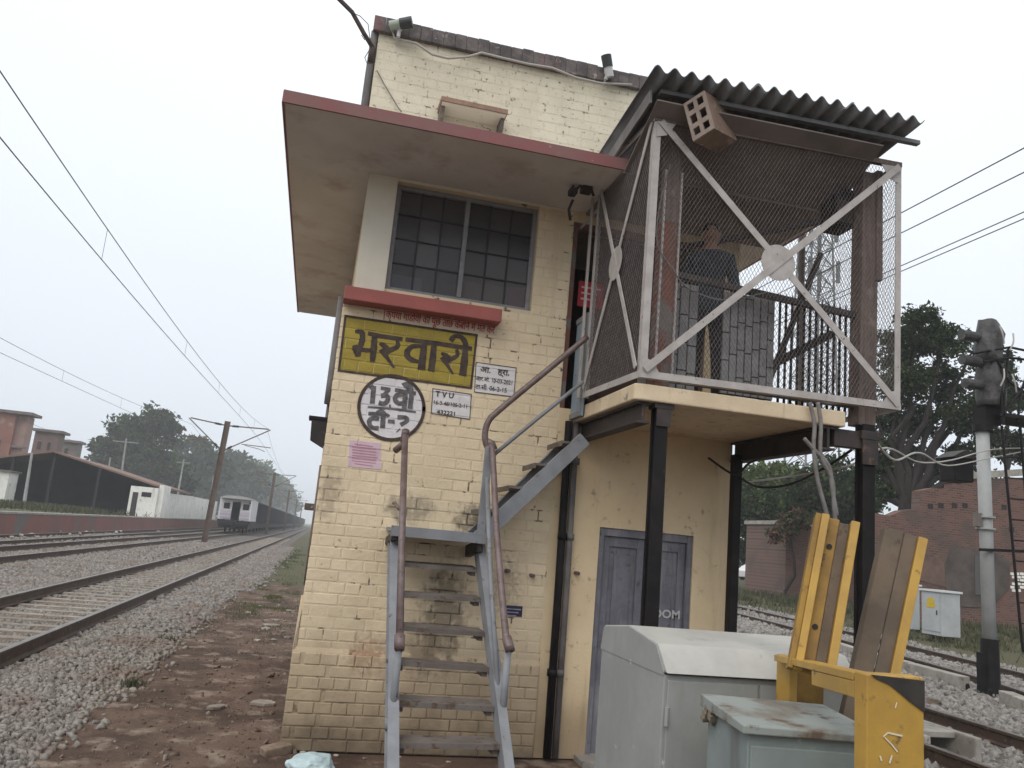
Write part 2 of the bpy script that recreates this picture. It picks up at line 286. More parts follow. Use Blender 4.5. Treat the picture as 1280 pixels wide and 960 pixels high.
m_soil = M('damp_soil', (0.135, 0.090, 0.067), (0.068, 0.044, 0.033), rough=0.95, scale=1.1, lo=0.38, hi=0.62, dirt=(0.24, 0.185, 0.145), dscale=2.6, dlo=0.52, dhi=0.68, bump=0.03, bscale=14, spec=0.2)
m_concrete = M('pale_concrete', (0.36, 0.335, 0.30), (0.26, 0.24, 0.215), rough=0.9, scale=3, dirt=(0.16, 0.14, 0.12), dscale=8, dlo=0.56, dhi=0.7, bump=0.003)
m_grass = M('short_grass', (0.075, 0.095, 0.03), (0.05, 0.075, 0.022), rough=0.9, scale=3, dirt=(0.13, 0.12, 0.05), dscale=6)
m_weeds = M('dry_weeds', (0.085, 0.085, 0.045), (0.05, 0.06, 0.03), rough=0.9, scale=2, dirt=(0.16, 0.14, 0.09), dscale=3)
m_rubble = M('pale_rubble', (0.36, 0.33, 0.29), (0.22, 0.19, 0.16), rough=0.95, scale=5, rnd=0.3)
m_bag = M('pale_blue_plastic', (0.50, 0.62, 0.64), (0.40, 0.52, 0.55), rough=0.35, scale=8, spec=0.5)
m_white = M('limewashed_wall', (0.82, 0.81, 0.76), (0.72, 0.71, 0.66), rough=0.9, scale=1.2, dirt=(0.30, 0.29, 0.25), dscale=1.0, dlo=0.55, dhi=0.75, streak=(0.40, 0.38, 0.33), sscale=2)
m_platred = M('faded_red_platform_wall', (0.25, 0.115, 0.10), (0.19, 0.11, 0.095), rough=0.9, scale=0.5, dirt=(0.16, 0.14, 0.13), dscale=0.35, dlo=0.54, dhi=0.6)
m_tile = M('rusty_tile_roof', (0.22, 0.13, 0.10), (0.17, 0.12, 0.10), rough=0.9, scale=2)
m_housebrick = M('far_house_brick', (0.27, 0.13, 0.10), (0.22, 0.11, 0.09), rough=0.9, scale=1.0, dirt=(0.30, 0.24, 0.20), dscale=0.6, dlo=0.56, dhi=0.7)
m_housegrey = M('far_house_cement', (0.20, 0.17, 0.155), (0.155, 0.135, 0.125), rough=0.9, scale=0.8)
m_pole = M('concrete_pole', (0.36, 0.36, 0.35), (0.28, 0.28, 0.27), rough=0.8, scale=2)
m_mast = M('rusty_mast', (0.17, 0.125, 0.10), (0.12, 0.09, 0.078), rough=0.8, scale=2)
m_insul = M('insulator_brown', (0.045, 0.035, 0.03), rough=0.4)
m_vanwhite = M('van_white_panel', (0.62, 0.61, 0.62), (0.52, 0.50, 0.52), rough=0.6, scale=1.4)
m_vanroof = M('van_roof_grey', (0.36, 0.36, 0.36), rough=0.6)
m_wagon = M('wagon_dark_blue_grey', (0.055, 0.06, 0.072), (0.04, 0.042, 0.05), rough=0.7, scale=0.8)
m_under = M('underframe_black', (0.02, 0.02, 0.022), rough=0.7)
m_sigwhite = M('signal_post_grey', (0.37, 0.385, 0.385), (0.31, 0.32, 0.32), rough=0.5, scale=2, dirt=(0.28, 0.27, 0.25), dscale=8, dlo=0.62, dhi=0.75)
m_tarp = M('grey_tarpaulin', (0.085, 0.082, 0.085), (0.045, 0.043, 0.045), rough=0.6, scale=7, bump=0.03, bscale=9, spec=0.4)
m_cab = M('pale_cabinet', (0.42, 0.44, 0.45), (0.37, 0.39, 0.40), rough=0.5, scale=2, dirt=(0.30, 0.29, 0.27), dscale=5, dlo=0.6, dhi=0.75)
m_warn = M('warning_yellow', (0.55, 0.40, 0.03), rough=0.6)
m_rbrick = M('old_red_brick', (0.235, 0.085, 0.062), (0.17, 0.062, 0.048), rough=0.95, scale=3, dirt=(0.20, 0.155, 0.125), dscale=1.6, dlo=0.56, dhi=0.68, rnd=0.22, bump=0.01, bscale=20)
m_rmortar = M('old_brick_joint', (0.17, 0.12, 0.10), (0.12, 0.08, 0.065), rough=0.95, scale=2, dirt=(0.13, 0.11, 0.10), dscale=0.8, dlo=0.5, dhi=0.6)
m_render = M('stained_cement_render', (0.115, 0.095, 0.085), (0.07, 0.058, 0.052), rough=0.95, scale=1.2)
m_bark = M('tree_bark', (0.035, 0.029, 0.026), (0.02, 0.017, 0.015), rough=0.95, scale=6, stretch=(2, 2, 0.4), bump=0.02, bscale=12)
m_skin = M('skin', (0.24, 0.13, 0.085), rough=0.6)
m_hair = M('black_hair', (0.012, 0.01, 0.01), rough=0.6)
m_cloth = M('dark_teal_jacket', (0.022, 0.032, 0.042), (0.03, 0.045, 0.055), rough=0.9, scale=8)
m_trous = M('dark_trousers', (0.03, 0.03, 0.035), rough=0.9)
m_cctvg = M('cctv_pale_green', (0.34, 0.38, 0.32), rough=0.5); m_cctvd = M('cctv_dark', (0.05, 0.055, 0.055), rough=0.5); m_cctvw = M('cctv_white', (0.55, 0.55, 0.55), rough=0.4)
m_terra = M('pale_wooden_box', (0.24, 0.16, 0.12), (0.19, 0.125, 0.095), rough=0.8, scale=6, dirt=(0.36, 0.30, 0.25), dscale=9)
m_boxface = M('box_face_cream', (0.33, 0.265, 0.225), (0.27, 0.21, 0.18), rough=0.8, scale=9)
m_plateblue = M('dark_blue_plate', (0.03, 0.03, 0.065), rough=0.5)
def leafmat(name, a, b, scale=0.8):
    m = M(name, a, b, rough=0.8, scale=scale, lo=0.35, hi=0.68, spec=0.1)
    t = m.node_tree; p = t.nodes['Principled BSDF']
    tr = t.nodes.new('ShaderNodeBsdfTranslucent'); mx = t.nodes.new('ShaderNodeMixShader'); mx.inputs[0].default_value = 0.25
    src = p.inputs['Base Color'].links[0].from_socket
    t.links.new(src, tr.inputs[0]); t.links.new(p.outputs[0], mx.inputs[1]); t.links.new(tr.outputs[0], mx.inputs[2])
    t.links.new(mx.outputs[0], t.nodes['Material Output'].inputs['Surface']); return m
m_leafd = leafmat('leaf_dark', (0.016, 0.028, 0.011), (0.032, 0.046, 0.018))
m_leafm = leafmat('leaf_mid', (0.045, 0.075, 0.028), (0.085, 0.115, 0.045), 0.3)
m_leafl = leafmat('leaf_light', (0.085, 0.12, 0.03), (0.13, 0.16, 0.05), 0.9)
m_leafp = leafmat('blossom_pink', (0.20, 0.07, 0.07), (0.12, 0.06, 0.05), 0.9)

# ------------------------------------------------------------------ ground
def smooth1(x, a, b):
    t = min(1, max(0, (x-a)/(b-a))); return t*t*(3-2*t)
from mathutils import noise as mnoise
def hgt(x, y):
    n = mnoise.noise(Vector((x*0.7, y*0.7, 0.3)))*0.025+mnoise.noise(Vector((x*2.3, y*2.3, 4.3)))*0.012
    near = 1-smooth1(math.hypot(x, y-8), 25, 60)
    if -0.2 < x < 4.2 and 7.2 < y < 13: n = min(n, 0)*0.3
    return n*near-0.012+0.3*smooth1(x, 18.5, 24)*smooth1(y, 8, 16)
def axis_vals(fine, step, far):
    a, b = fine; v = list(np.arange(a, b+1e-6, step)); s = step; lo, hi = a, b
    left, right = [], []
    while lo > -far: s *= 1.35; lo -= s; left.append(lo)
    s = step
    while hi < far: s *= 1.35; hi += s; right.append(hi)
    return list(reversed(left))+v+right
gx = axis_vals((-7, 13), 0.2, 2600); gy = axis_vals((3, 20), 0.2, 2600)
gv = [(x, y, hgt(x, y)) for y in gy for x in gx]; W_ = len(gx)
gf = [(j*W_+i, j*W_+i+1, (j+1)*W_+i+1, (j+1)*W_+i) for j in range(len(gy)-1) for i in range(W_-1)]
# soil near the cabin, weedy ground farther off: the material mixes by noise and by distance from the trodden yard
t = m_soil.node_tree; N_ = t.nodes; inp = N_['Principled BSDF'].inputs['Base Color']; src = inp.links[0].from_socket
g_ = N_.new('ShaderNodeNewGeometry'); mp_ = N_.new('ShaderNodeMapping'); mp_.inputs['Location'].default_value = (-1/14, -9/16, 0); mp_.inputs['Scale'].default_value = (1/14, 1/16, 0)
ln_ = N_.new('ShaderNodeVectorMath'); ln_.operation = 'LENGTH'; nn_ = N_.new('ShaderNodeTexNoise'); nn_.inputs['Scale'].default_value = 0.35; nn_.inputs['Detail'].default_value = 6
ad_ = N_.new('ShaderNodeMath'); ad_.operation = 'ADD'; mr_ = N_.new('ShaderNodeMapRange'); mr_.inputs[1].default_value = 1.25; mr_.inputs[2].default_value = 1.7; mr_.interpolation_type = 'SMOOTHSTEP'
mx_ = N_.new('ShaderNodeMix'); mx_.data_type = 'RGBA'; mx_.inputs[7].default_value = (0.085, 0.08, 0.045, 1)
t.links.new(g_.outputs['Position'], mp_.inputs[0]); t.links.new(mp_.outputs[0], ln_.inputs[0]); t.links.new(g_.outputs['Position'], nn_.inputs['Vector'])
t.links.new(ln_.outputs['Value'], ad_.inputs[0]); t.links.new(nn_.outputs['Fac'], ad_.inputs[1]); t.links.new(ad_.outputs[0], mr_.inputs[0])
t.links.new(mr_.outputs[0], mx_.inputs[0]); t.links.new(src, mx_.inputs[6]); t.links.new(mx_.outputs[2], inp)
me = bpy.data.meshes.new('ground'); me.from_pydata(gv, [], gf); me.materials.append(m_soil); me.polygons.foreach_set('use_smooth', [True]*len(me.polygons))
tag(link('ground', me), kind='structure')

# ballast beds
def strip(name, prof, ys, mat, xf=lambda y: 0.0, jit=0.0):
    mb = MB(); n = len(prof)
    vs = [(x+xf(y)+random.uniform(-jit, jit), y, z) for y in ys for x, z in prof]
    fs = [(j*n+i, j*n+i+1, (j+1)*n+i+1, (j+1)*n+i) for j in range(len(ys)-1) for i in range(n-1)]
    return mb.add(vs, fs).build(name, mat)
ysL = [-3]+list(np.arange(-1, 30, 0.6))+[32, 36, 42, 50, 60, 80, 110, 150, 220, 320, 480]
tag(strip('ballast_bed', [(-13.7, 0.0), (-10, 0.005), (-6.4, 0.0), (-5.4, 0.015), (-2.9, 0.015), (-2.5, 0.02), (-2.1, 0.0), (-1.75, -0.03), (-1.3, -0.08)], ysL, m_ballast, lambda y: 0.006*y, 0.05), kind='structure')
def xR1(y): return 7.23+(0.0 if y < 12 else 0.0022*(y-12)**1.6)
def xR2(y): return float(np.interp(y, [-5, 10, 12.15, 13.7, 16, 19, 25, 28.4, 40, 80, 200], [8.0, 12.1, 12.9, 13.3, 13.75, 14.25, 15.05, 15.5, 16.4, 18.5, 24]))
ysR = list(np.arange(2, 40, 0.8))+[45, 55, 70, 100, 150, 190]
tag(strip('ballast_bed', [(-1.9, -0.06), (-1.5, 0.0), (-1.3, 0.02), (1.3, 0.02), (1.7, 0.0), (2.2, -0.06)], ysR, m_ballast, xR1), kind='structure')
tag(strip('ballast_bed', [(-3.0, -0.08), (-2.3, -0.02), (-1.5, 0.0), (1.5, 0.0), (1.9, -0.02), (2.4, -0.07)], ysR, m_ballast, xR2), kind='structure')

# ------------------------------------------------------------------ railway tracks
RAILP = [(-0.066, 0), (0.066, 0), (0.066, 0.012), (0.012, 0.03), (0.010, 0.125), (0.034, 0.138), (0.034, 0.168), (0.028, 0.174), (-0.028, 0.174), (-0.034, 0.168), (-0.034, 0.138), (-0.010, 0.125), (-0.012, 0.03), (-0.066, 0.012)]
def sweep(prof, path, topfaces, mats, name, parent):
    n = len(prof); mb = MB(); vs = []
    for i, p in enumerate(path):
        d = (path[min(i+1, len(path)-1)]-path[max(i-1, 0)]); d.z = 0; d.normalize(); side = Vector((d.y, -d.x, 0))
        vs += [p+side*x+Vector((0, 0, z)) for x, z in prof]
    mb.v = [tuple(v) for v in vs]
    for i in range(len(path)-1):
        for k in range(n):
            mb.f.append((i*n+k, i*n+(k+1) % n, (i+1)*n+(k+1) % n, (i+1)*n+k)); mb.m.append(1 if k in topfaces else 0)
    mb.f.append(tuple(reversed(range(n)))); mb.m.append(0); mb.f.append(tuple((len(path)-1)*n+k for k in range(n))); mb.m.append(0)
    return mb.build(name, mats, parent)
def slp_mesh():
    mb = MB(); L_, w1, w0, h = 1.35, 0.125, 0.10, 0.2
    mb.add([(-L_, -w1, -h), (L_, -w1, -h), (L_, w1, -h), (-L_, w1, -h), (-L_, -w0, 0), (L_, -w0, 0), (L_, w0, 0), (-L_, w0, 0)], [(0,3,2,1),(4,5,6,7),(0,1,5,4),(1,2,6,5),(2,3,7,6),(3,0,4,7)])
    return mb.mesh('sleeper', m_sleeper)
SLP = slp_mesh()
def track(label, xf, y0, y1, zr, n_ind, smax, start=0.0, group=None):
    """zr: height of the railhead; n_ind sleepers as separate parts, the rest up to smax joined"""
    root = empty('railway_track', (xf(y0), y0, 0), 0, label, 'railway track', group)
    inv = Vector((-xf(y0), -y0, 0))
    ys = list(np.arange(y0, min(y1, 60), 1.5))+list(np.arange(max(60, y0), y1, 12))+[y1]
    for sgn in (-1, 1):
        path = []
        for y in ys:
            dx = (xf(y+0.1)-xf(y-0.1))/0.2; nrm = Vector((1, -dx, 0)).normalized()
            path.append(Vector((xf(y), y, zr-0.174))+nrm*sgn*0.872+inv)
        sweep(RAILP, path, (6, 7, 8), [m_rail, m_railtop], 'rail', root)
    y = y0+start; k = 0; rest = MB(); base = [v.co.copy() for v in SLP.vertices]; faces = [tuple(p.vertices) for p in SLP.polygons]
    while y < smax:
        dx = (xf(y+0.1)-xf(y-0.1))/0.2; a = -math.atan(dx)+random.gauss(0, 0.006)
        p = Vector((xf(y)+random.gauss(0, 0.015), y, zr-0.176))+inv
        if k < n_ind:
            o = link('sleeper', SLP, root, p); o.rotation_euler = (0, 0, a)
        else:
            R_ = Matrix.Rotation(a, 3, 'Z'); rest.add([R_ @ v+p for v in base], faces)
        y += 0.62*(1 if k < 120 else 1); k += 1
    if rest.v: tag(rest.build('far_sleepers', m_sleeper, root), kind='stuff')
    # rail clips beside the near sleepers
    return root
xT1 = lambda y: -3.98+0.0065*y
T2Y, T2X = [-5, 25, 90, 500], [-9.4, -8.9, -7.9, -5.24]
def xT2(y): return float(np.interp(y, T2Y, T2X))
track('near railway line with pale concrete sleepers on the left of the cabin', xT1, 1.0, 460, 0.225, 75, 90)
track('second railway line, leading to the parked train', xT2, 14.0, 460, 0.225, 40, 60)
track('third railway line, running along the red platform wall', lambda y: -11.9, 20.0, 300, 0.2, 20, 55)
track('railway line beside the signal post, in front of the concrete kerb', xR1, 5.0, 120, 0.20, 26, 30)
track('far railway line behind the signal post, curving past the brick wall', xR2, 8.0, 190, 0.17, 34, 45)

# loose stones on the ballast: angular crushed rock, too many to count
CUBE_V = np.array([(-1,-1,-1),(1,-1,-1),(1,1,-1),(-1,1,-1),(-1,-1,1),(1,-1,1),(1,1,1),(-1,1,1)], float)*0.5
CUBE_F = np.array([(0,3,2,1),(4,5,6,7),(0,1,5,4),(1,2,6,5),(2,3,7,6),(3,0,4,7)])
def stones(name, label, pts, sizes, mat, flat=0.75):
    n = len(pts)
    v = CUBE_V[None]*(1+RNG.uniform(-0.38, 0.38, (n, 8, 3)))
    v = v*np.array([1.25, 0.95, flat])*(sizes*RNG.uniform(0.6, 1.35, n))[:, None, None]
    q = RNG.normal(size=(n, 4)); q /= np.linalg.norm(q, axis=1)[:, None]; w, x, y, z = q.T
    Rm = np.stack([1-2*(y*y+z*z), 2*(x*y-z*w), 2*(x*z+y*w), 2*(x*y+z*w), 1-2*(x*x+z*z), 2*(y*z-x*w), 2*(x*z-y*w), 2*(y*z+x*w), 1-2*(x*x+y*y)], 1).reshape(n, 3, 3)
    v = np.einsum('nij,nkj->nki', Rm, v)+pts[:, None, :]
    f = (CUBE_F[None]+(np.arange(n)*8)[:, None, None]).reshape(-1, 4)
    o = link(name, mesh_np(name, v.reshape(-1, 3), f, mat)); return tag(o, label, 'gravel' if label else None, kind='stuff')
def scatter(n, x0, x1, y0, y1, zf, s, xoff=lambda y: 0*y):
    y = RNG.uniform(y0, y1, n); x = RNG.uniform(x0, x1, n)+xoff(y); return np.stack([x, y, zf(x, y)+0*y], 1), np.full(n, s)
def zL(x, y):
    xx = x-0.006*y; e = np.interp(xx, [-5.6, -5.2, -4.85, -2.9, -2.5, -2.1, -1.75, -1.3], [0.005, 0.04, 0.03, 0.03, 0.05, 0.02, -0.008, -0.012])
    return e+RNG.uniform(-0.02, 0.02, len(x))
P_, S_ = [], []
def put(p): P_.append(p[0]); S_.append(p[1])
put(scatter(24000, -5.6, -1.9, 5.2, 10, zL, 0.036)); put(scatter(17000, -6.4, -1.95, 10, 17, zL, 0.046)); put(scatter(13000, -10.5, -2.0, 17, 32, zL, 0.075)); put(scatter(9000, -13.5, -2.0, 32, 60, zL, 0.10))
put((lambda p: (np.stack([-1.95+np.abs(RNG.normal(0, 0.16, 2600)), p[0][:, 1], p[0][:, 2]-0.006], 1), p[1]))(scatter(2600, 0, 1, 5.2, 22, lambda x, y: 0*x, 0.042))); put(scatter(4500, -7.2, -5.2, 9, 22, zL, 0.07)); put(scatter(6000, -2.75, -1.8, 14, 62, zL, 0.07, lambda y: 0.006*y)); put((lambda p: (np.stack([-1.95+0.006*p[0][:, 1]+np.abs(RNG.normal(0, 0.28, 2600)), p[0][:, 1], p[0][:, 2]-0.0], 1), p[1]))(scatter(2600, 0, 1, 22, 62, lambda x, y: 0*x, 0.075)))
pts = np.concatenate(P_); szs = np.concatenate(S_)
xr = pts[:, 0]-(-3.98+0.0065*pts[:, 1])                      # keep the railheads and the sleeper tops in the four-foot mostly clear
ph = ((pts[:, 1]-1.0) % 0.62); on_slp = (ph < 0.13) | (ph > 0.49)
keep = (np.abs(np.abs(xr)-0.872) > 0.10) & ~((np.abs(xr) < 0.8) & on_slp & (RNG.random(len(pts)) < 0.9))
pts, szs = pts[keep], szs[keep]
inner = np.abs(pts[:, 0]-(-3.98+0.0065*pts[:, 1])) < 0.85
pts[inner, 2] -= 0.03
x2 = np.interp(pts[:, 1], T2Y, T2X); keep = np.abs(np.abs(pts[:, 0]-x2)-0.872) > 0.1
stones('ballast_stones', None, pts[keep], szs[keep], m_stone)
P_, S_ = [], []
fR = lambda x, y: RNG.uniform(-0.02, 0.025, len(x))
vx1 = np.vectorize(xR1); vx2 = np.vectorize(xR2)
put(scatter(5200, -1.6, 2.0, 6.5, 15, fR, 0.07, vx1)); put(scatter(6500, -2.9, 2.3, 9, 20, fR, 0.085, vx2)); put(scatter(5000, -3.2, 2.4, 20, 36, fR, 0.12, vx2))
pts = np.concatenate(P_); szs = np.concatenate(S_)
k1 = np.abs(np.abs(pts[:, 0]-vx1(pts[:, 1]))-0.872) > 0.09; k2 = np.abs(np.abs(pts[:, 0]-vx2(pts[:, 1]))-0.872) > 0.09
stones('ballast_stones', None, pts[k1 & k2], szs[k1 & k2], m_stoneR)
# crumbs and pebbles on the soil yard
y = RNG.uniform(6, 22, 2600); x = RNG.uniform(-2.0, 0.3, 2600)
pp = np.stack([x, y, np.array([hgt(a, b) for a, b in zip(x, y)])], 1)
stones('soil_crumbs', None, pp, RNG.choice([0.010, 0.018, 0.03], 2600, p=[0.65, 0.28, 0.07]), M('soil_crumb', (0.17, 0.125, 0.095), (0.09, 0.062, 0.048), rough=1, scale=14))

# ------------------------------------------------------------------ the signal cabin
YF = 7.3
cabin = empty('signal_cabin', (0, YF, 0), 0, 'two-storey cream brick signal cabin with red-edged roof slab', 'building')
O_ = Vector((0, YF, 0))
def cb(mb, name, mats, parent=None, **k):
    """build in world coordinates under the cabin (its root stands at the foot of the front wall)"""
    mb.v = [(x, y-YF, z) for x, y, z in mb.v]
    return mb.build(name, mats, parent or cabin, **k)
W0, W1, WZ0, WZ1 = 0.36, 1.765, 4.03, 5.10       # window opening
D0, D1, DZ1 = 2.615, 3.575, 2.05                 # lower door opening
U0, U1, UZ0, UZ1 = 2.13, 3.60, 3.13, 5.02        # upper doorway
XR, YB, BR = 3.95, 12.6, 2.13
TH = 0.24; FB = YF+0.0024
mb = MB()
def wallbox(x0, x1, z0, z1): mb.box(x0, x1, FB, YF+TH, z0, z1)
wallbox(0.008, W0, 0, 3.95); wallbox(0.085, W0, 3.95, 5.13); wallbox(W0, W1, 0, WZ0); wallbox(W0, W1, WZ1, 5.13); wallbox(W1, BR, 0, 5.13)
front_wall = cb(mb, 'front_wall', m_joint)
mb = MB()
wallbox(BR, D0, 0, UZ0); wallbox(D0, D1, DZ1, UZ0); wallbox(D1, XR, 0, UZ0)
wallbox(U1, XR, UZ0, 5.13); wallbox(BR, U1, UZ1, 5.13)
cb(mb, 'plastered_wall', m_plaster)
mb = MB(); mb.box(0, TH, YF+TH, YB, 0, 3.95); cb(mb, 'side_wall', m_plaster); mb = MB(); mb.box(0.085, TH, YF+TH, YB, 3.951, 5.13); cb(mb, 'side_wall', m_plaster)
mb = MB(); mb.box(XR-TH, XR, YF+TH, YB, 0, 5.13); cb(mb, 'side_wall', m_plaster)
mb = MB(); mb.box(TH, XR-TH, YB-TH, YB, 0, 3.9); mb.box(TH, XR-TH, YB-TH, YB, 4.9, 5.13); mb.box(TH, 0.9, YB-TH, YB, 3.9, 4.9); mb.box(3.1, XR-TH, YB-TH, YB, 3.9, 4.9); cb(mb, 'back_wall', m_plaster)
mb = MB(); mb.box(TH, XR-TH, YF+TH, YB-TH, 2.95, 3.1); cb(mb, 'upper_floor', m_dark)
mb = MB(); mb.box(U0, U0+0.02, YF+TH, YF+1.6, 3.1, 5.12); mb.box(U0, U1+0.1, YF+1.6, YF+1.62, 3.1, 5.12); cb(mb, 'inner_partition', m_inwall)

# bricks in English bond, joints recessed
CH, SW, HW, JT = 0.0975, 0.275, 0.1375, 0.010
def brick_mesh(w, h, mat, name='brick'):
    c = 0.0042; a, b = w/2, h/2
    vs = [(-a, 0.022, -b), (a, 0.022, -b), (a, 0.022, b), (-a, 0.022, b), (-a, c, -b), (a, c, -b), (a, c, b), (-a, c, b), (-a+c, 0, -b+c), (a-c, 0, -b+c), (a-c, 0, b-c), (-a+c, 0, b-c)]
    fs = [(8, 9, 10, 11), (4, 5, 9, 8), (5, 6, 10, 9), (6, 7, 11, 10), (7, 4, 8, 11), (0, 1, 5, 4), (1, 2, 6, 5), (2, 3, 7, 6), (3, 0, 4, 7)]
    return MB().add(vs, fs)
def bond(x0, x1, z0, z1, hole=None, seed=1, start=0):
    rr = random.Random(seed); out = []; i = start; z = z0
    while z+0.03 < z1:
        zt = min(z+CH, z1); w = SW if i % 2 == 0 else HW; x = x0-(0 if i % 2 == 0 else HW*0.5)
        while x < x1-0.01:
            w2 = w*(1+rr.uniform(-0.09, 0.09)); a, b = max(x, x0), min(x+w2, x1)
            if b-a > 0.03:
                segs = [(a, b)]
                if hole and zt > hole[2]+0.02 and z < hole[3]-0.02:
                    segs = []
                    if a < hole[0]-0.02: segs.append((a, min(b, hole[0])))
                    if b > hole[1]+0.02: segs.append((max(a, hole[1]), b))
                for a2, b2 in segs:
                    if b2-a2 > 0.035: out.append((a2+JT*rr.uniform(0.3, 0.7), b2-JT*rr.uniform(0.3, 0.7), z+JT*rr.uniform(0.35, 0.65), zt-JT*rr.uniform(0.35, 0.65), rr.uniform(-0.0016, 0.0016)))
            x += w2
        z = zt; i += 1
    return out
lower = [r for r in bond(0.0, BR, 0.0, 5.12, (W0, W1, WZ0, WZ1), 3) if not (r[3] > 3.97 and r[0] < 0.34)]
PL = 0.80                                                      # plinth height: courses below stand 25 mm proud
def place_bricks(rects, mat, parent, n_ind, yoff=lambda r: 0.0, xoff=lambda r: 0.0):
    cache = {}; rest = MB()
    for k, r in enumerate(rects):
        w, h = r[1]-r[0], r[3]-r[2]; p = Vector(((r[0]+r[1])/2+xoff(r), r[4]+yoff(r), (r[2]+r[3])/2))
        if k < n_ind:
            key = (round(w/0.006), round(h/0.003))
            if key not in cache: cache[key] = brick_mesh(w, h, mat).mesh('brick', mat)
            o = link('brick', cache[key], parent, p); o.rotation_euler = (random.gauss(0, 0.006), random.gauss(0, 0.004), random.gauss(0, 0.003))
        else:
            b = brick_mesh(w, h, mat); rest.add([Vector(v)+p for v in b.v], b.f)
    if rest.v: tag(rest.build('upper_bricks', mat, parent), kind='stuff')
plin = [r for r in lower if r[3] < PL]; body = [r for r in lower if r[3] >= PL]
place_bricks(plin+body, m_brick, front_wall, 300, lambda r: -0.028 if r[3] < PL else 0.0, lambda r: -0.03 if (r[3] < PL and r[0] < 0.05) else 0.0)
mb = MB()                                                      # the plinth's backing and its splayed top course
mb.box(-0.03, BR, YF-0.02, YF+0.006, 0, PL-0.02); mb.prism([(-0.03, YF-0.02, PL-0.02), (-0.03, YF+0.006, PL-0.02), (-0.03, YF+0.006, PL+0.03)], (BR+0.03, 0, 0))
mb.box(-0.03, 0.0, YF+0.006, YB, 0, PL); mb.prism([(-0.03, YF-0.02, PL), (0, YF-0.0, PL), (0, YF-0.0, PL+0.3)], (0, 2.0, 0))
cb(mb, 'plinth', m_joint)

# signs painted straight on the brickwork: the paint follows brick faces and joints
def clip_poly(poly, x0, x1, z0, z1):
    def cut(P, ins, inter):
        out = []
        for i in range(len(P)):
            a, b = P[i-1], P[i]
            if ins(b):
                if not ins(a): out.append(inter(a, b))
                out.append(b)
            elif ins(a): out.append(inter(a, b))
        return out
    def ix(v): return lambda a, b: (v, a[1]+(b[1]-a[1])*(v-a[0])/(b[0]-a[0]))
    def iz(v): return lambda a, b: (a[0]+(b[0]-a[0])*(v-a[1])/(b[1]-a[1]), v)
    for ins, it in ((lambda p: p[0] >= x0, ix(x0)), (lambda p: p[0] <= x1, ix(x1)), (lambda p: p[1] >= z0, iz(z0)), (lambda p: p[1] <= z1, iz(z1))):
        if not poly: return []
        poly = cut(poly, ins, it)
    return poly
def area2(P): return sum(P[i-1][0]*P[i][1]-P[i][0]*P[i-1][1] for i in range(len(P)))
def painted(name, poly, mat, dy=0.0, label=None, rects=None):
    if area2(poly) < 0: poly = poly[::-1]
    mb = MB(); mb.add([(x, YF+0.0014-dy, z) for x, z in poly], [tuple(range(len(poly)))])
    for r in (rects or lower):
        c = clip_poly(poly, r[0]+0.004, r[1]-0.004, r[2]+0.004, r[3]-0.004)
        if len(c) >= 3 and abs(area2(c)) > 1e-5:
            e = r[4]-0.0035-dy; n = len(c); cx = sum(p[0] for p in c)/n; cz = sum(p[1] for p in c)/n
            mb.add([(x, YF+e, z) for x, z in c]+[(x, YF+0.0022, z) for x, z in c], [tuple(range(n))]+[((i+1) % n, i, n+i, n+(i+1) % n) for i in range(n)])
    o = cb(mb, name, mat)
    if label: o['label'] = label
    return o
def px2(x, y): p = onY(x, y, YF); return (p.x, p.z)
RIB = [0]
def ribbon(mb, pts, w, y=0.0052):
    """flat brush stroke in the plane of the wall, centre line pts (X,Z), width w or list"""
    RIB[0] = (RIB[0]+1) % 9; y += RIB[0]*0.00022; P = [Vector((a, b)) for a, b in pts]
    if len(P) > 2:
        Q = []
        for i in range(len(P)-1):
            p0, p1, p2, p3 = P[max(i-1, 0)], P[i], P[i+1], P[min(i+2, len(P)-1)]
            for t in (0, 0.25, 0.5, 0.75):
                Q.append(0.5*((2*p1)+(p2-p0)*t+(2*p0-5*p1+4*p2-p3)*t*t+(3*p1-p0-3*p2+p3)*t**3))
        Q.append(P[-1]); P = Q
    n = len(P); ws = [w]*n if not isinstance(w, (list, tuple)) else [float(np.interp(i/(n-1), np.linspace(0, 1, len(w)), w)) for i in range(n)]
    vs = []
    for i, p in enumerate(P):
        d = (P[min(i+1, n-1)]-P[max(i-1, 0)]); d = d/d.length if d.length > 0 else Vector((1, 0)); s = Vector((-d.y, d.x))*ws[i]/2*random.uniform(0.93, 1.07)
        vs += [(p.x+s.x, YF-y, p.y+s.y), (p.x-s.x, YF-y, p.y-s.y)]
    mb.add(vs, [(2*i, 2*i+1, 2*i+3, 2*i+2) for i in range(n-1)])
def strokes(name, mat, parent, items, conv, y=0.0052):
    mb = MB()
    for pts, w in items: ribbon(mb, [conv(*p) for p in pts], w, y)
    mb.v = [(a, b-YF, c) for a, b, c in mb.v]
    # make every stroke face the camera side
    return mb.build(name, mat, parent)
def border(name, poly, w, mat, parent, y=0.0056):
    mb = MB()
    for i in range(len(poly)):
        a, b = Vector(poly[i]), Vector(poly[(i+1) % len(poly)]); d = (b-a).normalized()*w/2
        ribbon(mb, [tuple(a-d), tuple((a+b)/2), tuple(b+d)], w, y)
    mb.v = [(a, b-YF, c) for a, b, c in mb.v]; return mb.build(name, mat, parent)
